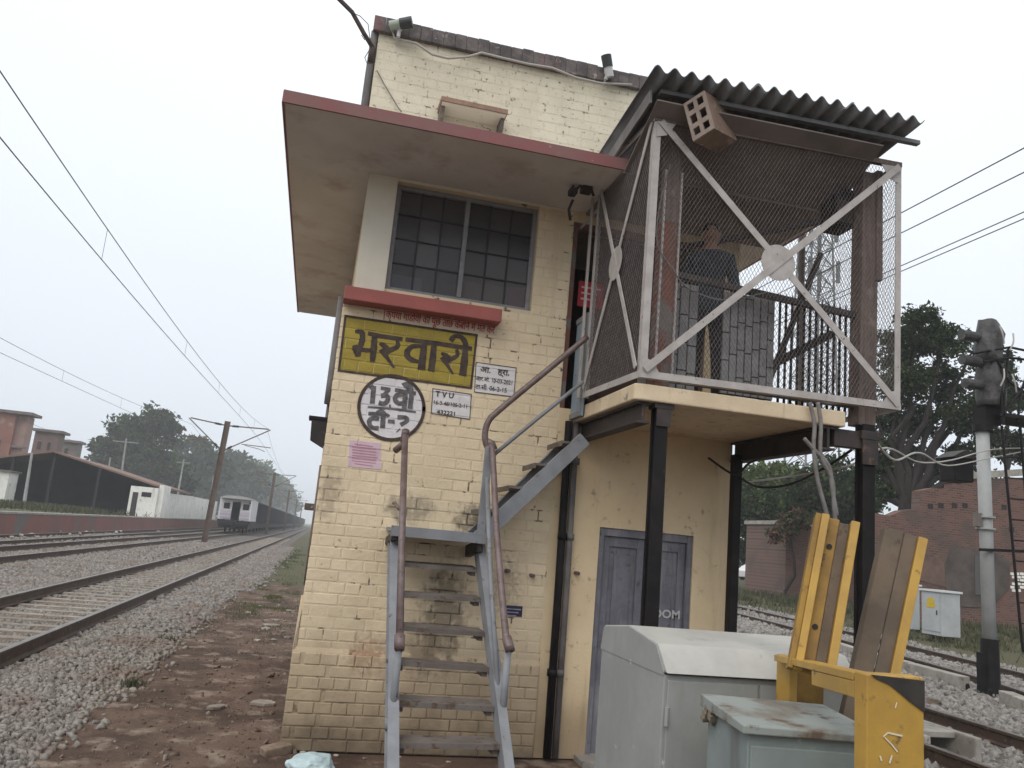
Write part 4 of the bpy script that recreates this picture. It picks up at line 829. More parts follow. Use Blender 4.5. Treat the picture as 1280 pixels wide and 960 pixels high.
angle_bar((XBL, CYB, CZ0), (XBL, CYB, CZ1), 0.05, 0.008, (1, 0, 0), (0, -1, 0)); mb = MB(); mb.bar((XBL-0.03, CYB+0.06, CZ0), (XBL-0.03, CYB+0.06, CZ1-0.2), 0.02, 0.03); cg(mb, 'frame_bar', m_cage)
mb = MB(); mb.bar((CX0-0.004, CY, CZ0+0.025), (XBL-0.004, CYB, CZ0+0.025), 0.008, 0.055); cg(mb, 'frame_bar', m_cage)
mb = MB(); mb.bar((CX0-0.004, CY, CZ1-0.025), (XBL-0.004, CYB, CZ1-0.025), 0.008, 0.05); cg(mb, 'frame_bar', m_cage)
mb = MB(); mb.bar((XBL, CYB, CZ1-0.4), (XBL-0.02, YF-0.01, CZ1-0.42), 0.012, 0.03); cg(mb, 'frame_bar', m_cage)
mb = MB(); mb.bar((XBL, CYB, CZ1-0.03), (XBL, YF-0.01, CZ1-0.2), 0.012, 0.03); cg(mb, 'frame_bar', m_cage)
angle_bar((CX1, 7.2, CZ0), (CX1, 7.2, CZ1), 0.05, 0.008, (-1, 0, 0), (0, -1, 0))
for z in (CZ0+0.05, CZ1+0.03):
    mb = MB(); mb.bar((CX1, CY+0.06, z), (CX1, 7.2, z-0.02), 0.01, 0.05); cg(mb, 'frame_bar', m_cage)
for p, q, yy in (((CX0+0.05, CZ1-0.05), (CX1-0.03, CZ0+0.07), CY-0.016), ((CX0+0.03, CZ0+0.06), (CX1-0.02, CZ1), CY-0.028)):
    mb = MB(); mb.bar((p[0], yy, p[1]), (q[0], yy, q[1]), 0.008, 0.058, up=(0, 0, 1)); cg(mb, 'cross_brace', m_cage)
for p, q, o in (((CY+0.03, CZ1-0.05), (CYB-0.02, CZ0+0.08), 0.014), ((CY+0.03, CZ0+0.08), (CYB-0.03, CZ1-0.06), 0.024)):
    fx = lambda y: CX0+(XBL-CX0)*(y-CY)/(CYB-CY)-o
    mb = MB(); mb.bar((fx(p[0]), p[0], p[1]), (fx(q[0]), q[0], q[1]), 0.008, 0.045); cg(mb, 'cross_brace', m_cage)
def disc_part(c, r, ax, name='brace_disc'):
    mb = MB(); c = Vector(c); ax = Vector(ax).normalized(); u = ax.orthogonal().normalized(); v = ax.cross(u)
    mb.prism([c+(u*math.cos(2*math.pi*k/28)+v*math.sin(2*math.pi*k/28))*r for k in range(28)], ax*0.006); o = cg(mb, name, m_cage); return o
disc_part((3.44, CY-0.024, 4.29), 0.155, (0, 1, 0)); disc_part(((CX0+XBL)/2-0.022, (CY+CYB)/2, 4.27), 0.15, (1, 0, 0))
for (x, z) in ((CX0+0.05, CZ0+0.05), (CX1-0.06, CZ1-0.03), (CX0+0.06, CZ1-0.07), (CX1-0.06, CZ0+0.08)):
    mb = MB(); s = 1 if x < 3 else -1; u = 1 if z < 4 else -1
    mb.prism([(x-0.04*s, CY-0.0035, z-0.04*u), (x+0.13*s, CY-0.0035, z-0.03*u), (x+0.05*s, CY-0.0035, z+0.09*u), (x-0.04*s, CY-0.0035, z+0.12*u)], (0, -0.004, 0)); cg(mb, 'gusset_plate', m_cage)
def mesh_panel(o, u, v, w, h, name, px=0.0335, pz=0.060, r=0.0018):
    """expanded wire: two families of crossing strands between the corners o, o+u*w, o+v*h"""
    o, u, v = Vector(o), Vector(u), Vector(v); mb = MB(); n = u.cross(v).normalized(); k = h*px/pz
    for fam in (0, 1):
        x = -k
        while x < w:
            a0, b0 = (x, 0.0), (x+k, h)
            t0 = max(0, (0-a0[0])/k); t1 = min(1, (w-a0[0])/k)
            if t1-t0 > 0.01:
                X0, X1, Z0, Z1 = a0[0]+t0*k, a0[0]+t1*k, t0*h, t1*h
                if fam: Z0, Z1 = h-Z0, h-Z1
                p, q = o+u*X0+v*Z0, o+u*X1+v*Z1; d = (q-p).normalized(); s = d.cross(n)*r; m_ = n*r
                mb.add([p+s, p+m_, p-s, p-m_, q+s, q+m_, q-s, q-m_], [(0, 1, 5, 4), (1, 2, 6, 5), (2, 3, 7, 6), (3, 0, 4, 7)])
            x += px
    return tag(cg(mb, name, m_mesh), kind='stuff')
mesh_panel((CX0+0.01, CY+0.012, CZ0+0.02), (1, 0, 0), (0.004, 0, 1), CX1-CX0-0.02, CZ1-CZ0, 'wire_mesh')
uL = Vector((XBL-CX0, CYB-CY, 0)); wL = uL.length; mesh_panel((CX0+0.006, CY+0.01, CZ0+0.02), uL.normalized(), (0, 0, 1), wL, CZ1-CZ0-0.03, 'wire_mesh')
mesh_panel((CX1-0.01, CY+0.02, CZ0+0.04), (0, 1, 0), (0, 0, 1), 7.2-CY, CZ1-CZ0, 'wire_mesh')
# pale blue half gate between the cage and the wall
gate = empty('half_gate', (2.235, 6.95, 3.02), 0, 'pale blue sheet metal half gate at the head of the stairs', 'gate')
a, b, c, d = onX(731, 402, 2.25), onX(707, 409, 2.25), onX(699, 513, 2.25), onX(728, 513, 2.25)
mb = MB(); mb.box(0, 0.02, 0.0, 0.33, 0.0, 0.98); mb.build('gate_sheet', m_bluegate, gate)
mb = MB(); mb.box(-0.012, 0, 0.0, 0.33, 0.93, 0.98); mb.box(-0.0115, 0, 0.0, 0.33, 0.0, 0.05); mb.box(-0.011, 0, 0.0, 0.03, 0.05, 0.93); mb.build('gate_frame', m_steel, gate)

# ------------------------------------------------------------------ corrugated canopy
RX0, RX1, RY0, RY1, RZ0, RZ1 = 2.14, 4.60, 5.44, 7.05, 5.60, 5.43
can = empty('corrugated_canopy', (RX0, RY0, RZ0), 0, 'grey corrugated sheet canopy over the balcony cage', 'canopy')
def cn(mb, name, mats, **k): return bb(mb, name, mats, None, can, (RX0, RY0, RZ0), **k)
def corr(x0, x1, dz, name):
    PIT, AMP, T = 0.1465, 0.031, 0.009; n = int((x1-x0)/0.0122); mb = MB(); xs = np.linspace(x0, x1, n+1); ys = [RY0-0.01, RY0+0.5, RY0+1.05, RY1]
    def z(x, y): return RZ0+(RZ1-RZ0)*(y-RY0)/(RY1-RY0)+AMP*math.cos(2*math.pi*(x-RX0-0.03)/PIT)+dz+0.034*(x-RX0)
    top = [(x, y, z(x, y)) for y in ys for x in xs]; bot = [(x, y, z(x, y)-T) for y in ys for x in xs]; m = n+1
    mb.v = top+bot; o = len(top)
    for j in range(len(ys)-1):
        for i in range(n):
            mb.f.append((j*m+i, j*m+i+1, (j+1)*m+i+1, (j+1)*m+i)); mb.f.append((o+j*m+i, o+(j+1)*m+i, o+(j+1)*m+i+1, o+j*m+i+1))
    for i in range(n): mb.f.append((i, o+i, o+i+1, i+1)); q = (len(ys)-1)*m; mb.f.append((q+i, q+i+1, o+q+i+1, o+q+i))
    for j in range(len(ys)-1): mb.f.append((j*m, (j+1)*m, o+(j+1)*m, o+j*m)); mb.f.append((j*m+n, o+j*m+n, o+(j+1)*m+n, (j+1)*m+n))
    mb.m = [0]*len(mb.f); return cn(mb, name, m_asb, smooth=True)
corr(RX0, RX0+0.98, 0.0, 'corrugated_sheet'); corr(RX0+0.85, RX0+1.80, 0.012, 'corrugated_sheet'); corr(RX0+1.70, RX1+0.03, 0.002, 'corrugated_sheet')
mb = MB(); mb.bar((2.28, 5.64, 5.535), (4.74, 5.64, 5.60), 0.05, 0.035); cn(mb, 'front_purlin', m_asb)
mb = MB(); mb.bar((2.28, 6.85, 5.36), (4.62, 6.85, 5.40), 0.07, 0.06); cn(mb, 'rear_purlin', m_wood)
mb = MB(); mb.prism([(2.24, 5.58, 5.42), (4.34, 5.58, 5.46), (4.34, 6.25, 5.12), (2.24, 6.25, 5.10)], (0, 0.0, 0.012)); mb.box(2.24, 4.30, 6.262, 7.28, 5.095, 5.118); cn(mb, 'ceiling_board', m_ceil)
mb = MB(); mb.bar((2.20, 5.62, 5.47), (2.20, 6.95, 5.31), 0.018, 0.12); cn(mb, 'barge_board', M('grey_barge_board', (0.20, 0.185, 0.18), (0.15, 0.14, 0.135), rough=0.8, scale=5))
# box with openings hung under the canopy edge
TL, TRp, BLp, BRp = onY(854, 130, 5.56), onY(880, 113, 5.47), onY(867, 174, 5.56), onY(892.5, 160, 5.47)
Lv = onY(920, 175, 5.72)-BRp
bx = empty('holed_box', BRp, 0, 'pale wooden box with six square openings hung under the canopy edge', 'box')
wv, hv = (TL-TRp), (TRp-BRp)                                    # origin at the bottom corner nearest the camera
def bxp(i, j): return wv*i+hv*j
mb = MB(); t_ = 0.0
us = [0, 0.13, 0.42, 0.58, 0.87, 1]; vs_ = [0, 0.10, 0.28, 0.40, 0.62, 0.74, 0.92, 1]
holes = {(1, 1), (3, 1), (1, 3), (3, 3), (1, 5), (3, 5)}; nrm = wv.cross(hv).normalized(); nrm = nrm if nrm.dot(Lv) > 0 else -nrm
for i in range(5):
    for j in range(7):
        if (i, j) not in holes:
            P = [bxp(us[i], vs_[j]), bxp(us[i+1], vs_[j]), bxp(us[i+1], vs_[j+1]), bxp(us[i], vs_[j+1])]; mb.prism(P, Lv*0.05)
mb.build('pierced_face', m_boxface, bx)
mb = MB()
mb.prism([bxp(0, 0), bxp(0, 1), bxp(0.06, 1), bxp(0.06, 0)], Lv); mb.prism([bxp(0.94, 0), bxp(0.94, 1), bxp(1, 1), bxp(1, 0)], Lv); mb.prism([bxp(0.06, 0), bxp(0.94, 0), bxp(0.94, 0.04), bxp(0.06, 0.04)], Lv); mb.prism([bxp(0.06, 0.96), bxp(0.94, 0.96), bxp(0.94, 1), bxp(0.06, 1)], Lv)
mb.prism([p+Lv*0.98 for p in (bxp(0.06, 0.04), bxp(0.94, 0.04), bxp(0.94, 0.96), bxp(0.06, 0.96))], Lv*0.02)
mb.v = [tuple(Vector(v)+Lv*0.0505) for v in mb.v]; mb.build('casing', m_terra, bx)
# dark loudspeaker box on the right timber post
sp = empty('speaker_box', (4.15, 5.98, 4.86), 0, 'dark box fixed to the right balcony post inside the cage', 'box')
mb = MB(); mb.prism([(0, 0, 0), (0.20, 0, 0), (0.20, 0, 0.36), (0.09, 0, 0.38), (0.0, 0, 0.28)], (0, 0.22, 0)); mb.build('casing', m_black, sp, bevel=0.01)
mb = MB(); mb.box(0.02, 0.18, -0.012, -0.001, 0.03, 0.24); mb.build('front_plate', m_darkbeam, sp)

# ------------------------------------------------------------------ steel staircase
st = empty('steel_staircase', (1.05, 5.9, 0), 0, 'blue-grey steel staircase with pipe handrails climbing to the balcony', 'staircase')
def sg(mb, name, mats, parent=None, **k): return bb(mb, name, mats, parent, st, (1.05, 5.9, 0), **k)
TX0, TX1 = 0.745, 1.365
def ty(i): return 6.93-0.262*i
TZ = [1.60, 1.375, 1.15, 0.93, 0.715, 0.52, 0.31, 0.11]
def channel(p, q, w, d, inward, name='stringer'):
    """C-section with web w deep and flanges d wide on the inward side"""
    p, q, n = Vector(p), Vector(q), Vector(inward); dr = (q-p).normalized(); u = n.cross(dr).normalized(); mb = MB(); t = 0.008
    mb.prism([p-u*w/2, p+u*w/2, p+u*w/2+n*t, p-u*w/2+n*t], q-p)
    for s in (-1, 1): e = p+u*s*(w/2-t/2); mb.prism([e-u*t/2+n*t, e+u*t/2+n*t, e+u*t/2+n*d, e-u*t/2+n*d], q-p)
    return sg(mb, name, m_steel)
channel((TX0-0.035, ty(8)+0.0, -0.10), (TX0-0.035, 7.0, 1.79), 0.14, 0.075, (-1, 0, 0)); channel((TX1+0.018, ty(8), -0.10), (TX1+0.018, 7.0, 1.79), 0.14, 0.065, (1, 0, 0))
tm = MB(); tm.box(TX0-0.034-1.05, TX1+0.017-1.05, -0.12, 0.12, -0.018, 0); tm.box(TX0-0.034-1.05, TX1+0.017-1.05, -0.12, -0.112, -0.034, -0.018); tme = tm.mesh('tread', m_tread)
am = MB(); am.box(-0.02, 0.02, -0.09, 0.09, -0.07, -0.032); ame = am.mesh('cleat', m_tread)
for i in range(8):
    o = link('tread', tme, st, (0, ty(i)-5.9, TZ[i])); o.rotation_euler = (random.gauss(0, 0.02), random.gauss(0, 0.008), random.gauss(0, 0.008))
    for x in (TX0-0.01, TX1-0.01): link('cleat', ame, o, (x-1.05, 0, 0))
mb = MB(); mb.box(0.63, 1.41, 6.72, YF-0.015, 1.84, 1.87); mb.box(0.62, 1.41, 6.70, 6.72, 1.80, 1.885); sg(mb, 'landing', m_steel, bevel=0.003)
mb = MB(); mb.bar((0.66, YF, 1.75), (0.66, 6.76, 1.80), 0.05, 0.06); sg(mb, 'landing_bracket', m_darkbeam); mb = MB(); mb.bar((1.38, YF, 1.72), (1.38, 6.78, 1.78), 0.05, 0.10); sg(mb, 'landing_bracket', m_darkbeam)
# second flight along the wall
channel((1.36, 6.78, 1.83), (2.235, 6.78, 2.79), 0.125, 0.05, (0, 1, 0)); channel((1.40, 7.24, 1.85), (2.21, 7.24, 2.765), 0.14, 0.04, (0, -1, 0))
for i, (x, z) in enumerate(((1.50, 2.09), (1.72, 2.31), (1.94, 2.53), (2.16, 2.75))):
    mb = MB(); mb.box(x-0.14, x+0.09, 6.79, 7.235, z-0.02, z); mb.box(x-0.14, x-0.13, 6.79, 7.235, z-0.045, z-0.02); sg(mb, 'tread', m_tread)
# pipe rails
def pipe(pts, r, mat, name='handrail', n=10):
    mb = MB(); mb.tube(pts, r, n); return sg(mb, name, mat, smooth=True)
def curve(pts, k=6):
    P = [Vector(p) for p in pts]; Q = []
    for i in range(len(P)-1):
        p0, p1, p2, p3 = P[max(i-1, 0)], P[i], P[i+1], P[min(i+2, len(P)-1)]
        for t in np.linspace(0, 1, k, endpoint=False): Q.append(0.5*((2*p1)+(p2-p0)*t+(2*p0-5*p1+4*p2-p3)*t*t+(3*p1-p0-3*p2+p3)*t**3))
    return Q+[P[-1]]
RLX, RRX = 0.665, 1.405
pipe([(RLX+0.0, 6.92, 2.66), (RLX-0.002, 6.3, 1.88), (RLX+0.005, 5.72, 1.14)], 0.027, m_railbrown)
pipe([(RLX, 6.96, 2.60), (RLX, 6.92, 2.665), (RLX, 6.9, 2.69)], 0.033, m_railbrown, 'rail_joint'); pipe([(RLX-0.06, 7.02, 2.52), (RLX, 6.95, 2.58)], 0.03, m_railbrown, 'rail_joint')
pipe([(RLX+0.005, 5.73, 1.15), (RLX+0.005, 5.70, 1.11), (RLX+0.005, 5.66, 1.07)], 0.036, m_railbrown, 'rail_joint')
pipe([(RLX+0.005, 5.70, 1.13), (RLX+0.01, 5.70, 0.55)], 0.025, m_steel, 'rail_post'); pipe([(RLX+0.0, 5.70, 0.62), (RLX+0.0, 5.66, 0.56)], 0.034, m_steel, 'rail_joint')
pipe([(RLX, 7.26, 2.08), (RLX-0.01, 7.05, 2.08), (RLX+0.0, 6.72, 2.02)], 0.014, m_railbrown, 'wall_tie')
pipe(curve([(1.37, 6.80, 2.62), (1.40, 6.76, 2.60), (1.405, 6.6, 2.36), (1.40, 6.3, 1.93), (1.405, 5.9, 1.42), (1.41, 5.72, 1.19), (1.43, 5.66, 1.12)]), 0.026, m_railbrown)
pipe([(1.415, 5.72, 1.18), (1.435, 5.66, 1.10)], 0.035, m_railbrown, 'rail_joint'); pipe([(1.425, 5.69, 1.15), (1.43, 5.70, 0.50)], 0.025, m_steel, 'rail_post'); pipe([(1.43, 5.70, 0.60), (1.43, 5.66, 0.54)], 0.034, m_steel, 'rail_joint')
pipe([(1.385, 6.78, 2.35), (1.39, 6.3, 1.55), (1.41, 5.75, 0.72)], 0.02, m_steel, 'mid_rail')
mb = MB(); mb.box(1.345, 1.41, 6.765, 6.80, 1.85, 2.62); sg(mb, 'corner_post', m_steel, bevel=0.004)
pipe(curve([(2.19, 6.80, 3.72), (1.9, 6.80, 3.42), (1.45, 6.80, 2.96), (1.355, 6.80, 2.84), (1.335, 6.80, 2.72), (1.36, 6.80, 2.63), (1.40, 6.79, 2.60)]), 0.028, m_railbrown)
pipe([(1.40, 6.80, 2.53), (1.8, 6.80, 2.93), (2.18, 6.80, 3.30)], 0.018, m_steel, 'mid_rail')
pipe([(1.36, 6.80, 2.66), (1.40, 6.80, 2.65), (1.42, 6.79, 2.6)], 0.036, m_railbrown, 'rail_joint')

# ------------------------------------------------------------------ apparatus cases and the yellow barrier frame in the foreground
GX0, GX1, GY0, GY1 = 1.837, 2.93, 4.02, 4.95
gb = empty('grey_equipment_case', ((GX0+GX1)/2, (GY0+GY1)/2, 0), 0, 'large grey steel equipment case with pale sloped lid near the lower door', 'equipment case')
def gg(mb, name, mats, **k): return bb(mb, name, mats, None, gb, ((GX0+GX1)/2, (GY0+GY1)/2, 0), **k)
mb = MB(); mb.box(GX0, GX1, GY0, GY1, 0.0, 1.245); gg(mb, 'case_body', m_greybox, bevel=0.008)
mb = MB(); mb.box(GX0+0.02, GX0+0.53, GY0-0.012, GY0, 0.06, 1.22); gg(mb, 'case_door', m_greybox, bevel=0.004)
mb = MB(); mb.box(GX0+0.545, GX1-0.02, GY0-0.012, GY0, 0.06, 1.22); gg(mb, 'case_door', m_greybox, bevel=0.004)
ov = 0.03
prof = [(GY1+0.02, 1.25), (GY1-0.02, 1.385), (GY0+0.50, 1.432), (GY0+0.10, 1.385), (GY0-0.035, 1.255)]
pin = [(GY1, 1.25), (GY1-0.03, 1.375), (GY0+0.50, 1.42), (GY0+0.11, 1.374), (GY0-0.02, 1.25)]
mb = MB(); mb.prism([(GX0+0.004, y, z) for y, z in prof], (GX1-GX0+0.03, 0, 0)); gg(mb, 'sloped_lid', m_lid, bevel=0.006)
mb = MB(); mb.prism([(GX0-0.004, y, z) for y, z in [(GY1+0.008, 1.24), (GY1-0.028, 1.377), (GY0+0.50, 1.424), (GY0+0.106, 1.377), (GY0-0.0, 1.262), (GY0-0.0, 1.24)]], (0.007, 0, 0)); gg(mb, 'gable_plate', m_greybox)
mb = MB(); mb.tube([(GX0+0.50, GY0-0.014, 0.7), (GX0+0.50, GY0-0.04, 0.7), (GX0+0.50, GY0-0.04, 0.82), (GX0+0.50, GY0-0.014, 0.82)], 0.008, 6); gg(mb, 'door_handle', m_darkbeam)
for z in (0.25, 1.0):
    mb = MB(); mb.tube([(GX0+0.018, GY0-0.018, z), (GX0+0.018, GY0-0.018, z+0.09)], 0.011, 8); gg(mb, 'hinge', m_greybox)
mb = MB(); mb.box(GX0+0.47, GX0+0.60, GY0-0.022, GY0-0.0125, 1.02, 1.06); gg(mb, 'hasp', m_darkbeam)
mb = MB(); mb.box(GX0+0.525, GX0+0.56, GY0-0.045, GY0-0.0225, 0.96, 1.03); gg(mb, 'padlock', m_rustgrey, bevel=0.006)
TA = -math.radians(9)
tb = empty('teal_equipment_case', (1.80, 3.14, 0), TA, 'small teal-grey equipment case with muddy lid in front of the grey one', 'equipment case')
mb = MB(); mb.box(0.02, 0.56, 0.02, 0.52, 0, 1.165); mb.build('case_body', m_teal, tb, bevel=0.006)
mb = MB(); mb.box(0.03, 0.54, 0.008, 0.02, 0.06, 1.12); mb.build('case_door', m_teal, tb, bevel=0.004)
mb = MB(); mb.add([(-0.012, -0.012, 1.165), (0.59, -0.012, 1.165), (0.59, 0.55, 1.165), (-0.012, 0.55, 1.165), (-0.012, -0.012, 1.20), (0.59, -0.012, 1.195), (0.59, 0.55, 1.215), (-0.012, 0.55, 1.22)], [(0,3,2,1),(4,5,6,7),(0,1,5,4),(1,2,6,5),(2,3,7,6),(3,0,4,7)]); mb.build('lid', m_teallid, tb, bevel=0.006)
mb = MB()
for k in range(9): mb.obox((-0.01+random.uniform(0, 0.05), 0.44+random.uniform(-0.04, 0.05), 1.15+random.uniform(-0.03, 0.03)), (random.uniform(0.01, 0.025), 0.006, 0), (0.0, random.uniform(0.01, 0.02), 0.006), (0, -0.004, random.uniform(0.008, 0.016)))
for z in (0.3, 0.95):
    hh = MB(); hh.tube([(0.035, 0.0, z), (0.035, 0.0, z+0.08)], 0.01, 8); hh.build('hinge', m_teal, tb)
tag(mb.build('dried_mud', M('dried_mud', (0.20, 0.17, 0.13), rough=1), tb), kind='stuff')
yb = empty('barrier_frame', (2.6, 3.4, 0), 0, 'yellow steel barrier frame carrying two leaning channel beams', 'barrier frame')
def yy_(mb, name, mats, parent=None, **k): return bb(mb, name, mats, parent, yb, (2.6, 3.4, 0), **k)
A, Bp = onZ(976, 822, 1.395), onZ(1120, 846, 1.395)
# far leg: folded plate open towards the camera
fl = onZ(971, 817, 1.40); fr = onZ(1040, 832, 1.40)
mb = MB(); mb.box(fl.x, fl.x+0.045, fl.y-0.12, fl.y, 0.0, 1.40); mb.box(fl.x+0.045, fl.x+0.26, fl.y-0.02, fl.y, 0.0, 1.375); yy_(mb, 'far_leg', m_yel, bevel=0.004)
mb = MB(); mb.box(fl.x+0.047, fl.x+0.25, fl.y-0.035, fl.y-0.0215, 0.0, 1.345); yy_(mb, 'leg_inner_shade', m_yelshade)  # inner sheet; its darker yellow stands for shade inside the leg
NX0, NX1, NY = onY(1084, 842, 2.72).x, onY(1155, 850, 2.72).x, 2.72
nz = onY(1084, 842, NY).z
mb = MB(); mb.box(NX0, NX1, NY, NY+0.075, 0.0, nz-0.002); yy_(mb, 'near_leg', m_yel, bevel=0.006)
top_far = Vector((fl.x+0.01, fl.y-0.06, 1.385)); top_near = Vector((NX0+0.06, NY+0.09, nz-0.02))
mb = MB(); mb.bar(top_far, (NX0+0.06, NY+0.08, nz-0.025), 0.11, 0.03); mb.bar((top_far+Vector((-0.05, -0.02, -0.045))).lerp(Vector((NX0+0.01, NY+0.08, nz-0.07)), 0.52), (NX0+0.01, NY+0.08, nz-0.07), 0.012, 0.06); yy_(mb, 'top_bar', m_yel, bevel=0.003)
hz = [onY(x, y, NY-0.003) for x, y in ((1088, 843), (1155.5, 851), (1155.5, 891), (1136, 876), (1112, 856), (1096, 849))]
mb = MB(); mb.prism(hz, (0, -0.002, 0)); yy_(mb, 'black_corner', m_hblack)
mb = MB()
for q in ([(1104, 921), (1110, 916), (1128, 920)], [(1106, 922), (1114, 930), (1122, 940)], [(1100, 945), (1102, 951)], [(1112, 954), (1115, 944)], [(1119, 885), (1121, 878)]):
    P = [onY(x, y, NY-0.003) for x, y in q]
    for a, b in zip(P[:-1], P[1:]): mb.bar(a, b, 0.0015, random.uniform(0.003, 0.007), up=(0, 0, 1))
tag(yy_(mb, 'chalk_scratches', m_scratch), kind='stuff')
def beam_axes(b, t, Yb, Yt): return onY(*b, Yb), onY(*t, Yt)
# near-left beam: open channel facing the camera
p, q = beam_axes((1014, 842), (1048, 647), 3.50, 3.58)
dr = (q-p).normalized(); sd_ = Vector((1, -0.5, 0)); sd_ = (sd_-dr*sd_.dot(dr)).normalized(); bk = dr.cross(sd_); bk = bk if bk.y > 0 else -bk
beam = empty('channel_beam', p-Vector((2.6, 3.4, 0))); beam.parent = yb
def bprism(s0, s1, b0, b1, name, mat, ext=None, l0=0.0):
    mb = MB(); e = dr*(q-p).length if ext is None else dr*ext; o = dr*l0
    mb.prism([o+sd_*s0+bk*b0, o+sd_*s1+bk*b0, o+sd_*s1+bk*b1, o+sd_*s0+bk*b1], e); return mb.build(name, mat, beam, bevel=0.003)
bprism(-0.105, -0.078, 0.0, 0.11, 'flange', m_yelshade); bprism(-0.0775, -0.042, -0.016, 0.10, 'flange', m_yel); bprism(0.062, 0.102, -0.01, 0.10, 'flange', m_yel); bprism(-0.0415, 0.012, 0.034, 0.06, 'web', m_yelshade); bprism(0.0125, 0.0615, 0.042, 0.06, 'web', m_rustgrey, (q-p).length-0.01)  # darker side flange and trough colours carry the channel's shade
for l in (0.22, 0.62): 
    mb = MB(); c = dr*l+sd_*-0.015+bk*0.0285; mb.prism([c+(sd_*math.cos(k*math.pi/4)+dr*math.sin(k*math.pi/4))*0.014 for k in range(8)], bk*0.012); mb.build('bolt_hole', m_dark, beam)
p, q = beam_axes((1094, 842), (1132, 666), 3.62, 3.70)
dr = (q-p).normalized(); sd_ = Vector((1, -0.35, 0)); sd_ = (sd_-dr*sd_.dot(dr)).normalized(); bk = dr.cross(sd_); bk = bk if bk.y > 0 else -bk
beam = empty('channel_beam', p-Vector((2.6, 3.4, 0))); beam.parent = yb
e_ = (q-p).length+0.4; bprism(-0.10, -0.008, 0.004, 0.02, 'web', m_rustgrey, e_, -0.4); bprism(-0.003, 0.062, 0.0, 0.018, 'web', m_rustgrey, e_, -0.4); bprism(0.0625, 0.108, -0.02, 0.09, 'flange', m_yel, e_, -0.4); bprism(-0.10, -0.085, 0.0205, 0.09, 'flange', m_rustgrey, e_, -0.4)

# ------------------------------------------------------------------ small fittings on the cabin
def cctv(name, label, x, y, back, dirx, mat):
    p = onY(x, y, back); r = empty('security_camera', p, 0, label, 'camera', 'security cameras on the parapet'); d = Vector(dirx).normalized()
    mb = MB(); mb.tube([-d*0.10, d*0.06], 0.045, 14); mb.build('camera_body', mat, r, smooth=False)
    mb = MB(); mb.tube([d*0.06, d*0.085], [0.05, 0.05], 14); mb.tube([d*0.0, d*0.12], [0.052, 0.054], 14); mb.build('sun_hood', m_cctvd, r)
    mb = MB(); mb.lathe([(0.018, -0.12), (0.018, -0.05), (0.03, -0.045)], (0, 0.03, 0), 10); mb.bar((0, 0.03, -0.07), (0, 0.16, -0.16), 0.02, 0.02); mb.build('bracket', m_cctvw, r)
cctv('a', 'pale green security camera at the left end of the parapet', 500, 30, YF-0.14, (0.9, -0.3, 0.22), m_cctvg)
cctv('b', 'white security camera hanging from the parapet beside the canopy', 760, 84, YF-0.12, (-0.3, -0.2, 0.85), m_cctvw)
lp = onY(402, 540, YF+0.12)
lamp = empty('wall_lantern', lp, 0, 'dark metal lantern box on the left corner of the cabin', 'lantern')
mb = MB(); mb.add([(-0.10, -0.08, 0.10), (0.05, -0.08, 0.10), (0.05, 0.08, 0.10), (-0.10, 0.08, 0.10), (-0.09, -0.07, -0.08), (0.03, -0.07, -0.14), (0.03, 0.07, -0.14), (-0.09, 0.07, -0.08)], [(0, 1, 2, 3), (4, 7, 6, 5), (0, 4, 5, 1), (1, 5, 6, 2), (2, 6, 7, 3), (3, 7, 4, 0)]); mb.build('lantern_body', m_darkbeam, lamp)
mb = MB(); mb.box(-0.125, 0.06, -0.095, 0.095, 0.10, 0.125); mb.build('lantern_lid', m_black, lamp)
mb = MB(); mb.tube([(0.035, 0, -0.12), (0.035, 0, 0.36), (0.055, 0, 0.39)], 0.022, 7); mb.build('lantern_arm', m_pipe, lamp)
# hanging cables at the balcony's right end
hc = empty('hanging_cables', onY(1020, 505, 5.72), 0, 'bundle of grey cables hanging from the right end of the balcony', 'cables'); o0 = onY(1020, 505, 5.72)
for q in ([(1012, 503), (1018, 530), (1017, 560), (1022, 600), (1035, 650), (1040, 690)], [(1022, 503), (1026, 530), (1026, 570), (1040, 600), (1043, 640), (1050, 690)], [(1005, 548), (1020, 565), (1036, 583), (1040, 610), (1046, 645)]):
    mb = MB(); mb.tube(curve([onY(x, y, 5.70)-o0 for x, y in q]), 0.017, 7); mb.build('cable', m_gcable, hc, smooth=True)
def span(name, label, q, mat, r, cat='cable'):
    P = [onY(x, y, Y) for x, y, Y in q]; o0 = P[0].copy(); mb = MB(); mb.tube(curve([p-o0 for p in P]), r, 6); o = mb.build(name, mat, None, smooth=True); o.location = o0; return tag(o, label, cat)
span('slung_cable', 'pale cable slung from the back post past the big tree to the signal', [(925, 604, 7.1), (1000, 594, 7.0), (1062, 582, 6.4), (1108, 560, 7), (1150, 578, 9), (1190, 575, 11), (1240, 562, 11.8), (1300, 560, 12)], m_wcable, 0.011)
span('slung_cable', 'second pale cable, looping down beside the right steel post', [(1090, 545, 6.0), (1118, 575, 6.8), (1150, 566, 8), (1185, 582, 10.5), (1240, 572, 11.8), (1300, 560, 12)], m_wcable, 0.011)
span('slung_cable', 'black cable sagging below the right balcony beam', [(885, 572, 7.1), (918, 593, 7.0), (935, 580, 6.9), (950, 572, 6.6)], m_cable, 0.012)
span('slung_cable', 'dark cable sagging between the back post and the right steel post', [(920, 592, 7.1), (945, 608, 7.0), (985, 606, 6.8), (1030, 585, 6.3), (1065, 562, 6.0)], m_cable, 0.012)
span('slung_cable', 'thin grey cord hanging inside the cage beside the red-brown post', [(838, 205, 5.86), (824, 260, 5.86), (822, 305, 5.86), (840, 335, 5.85), (860, 360, 5.85), (905, 375, 5.85), (960, 365, 5.85)], m_gcable, 0.006)

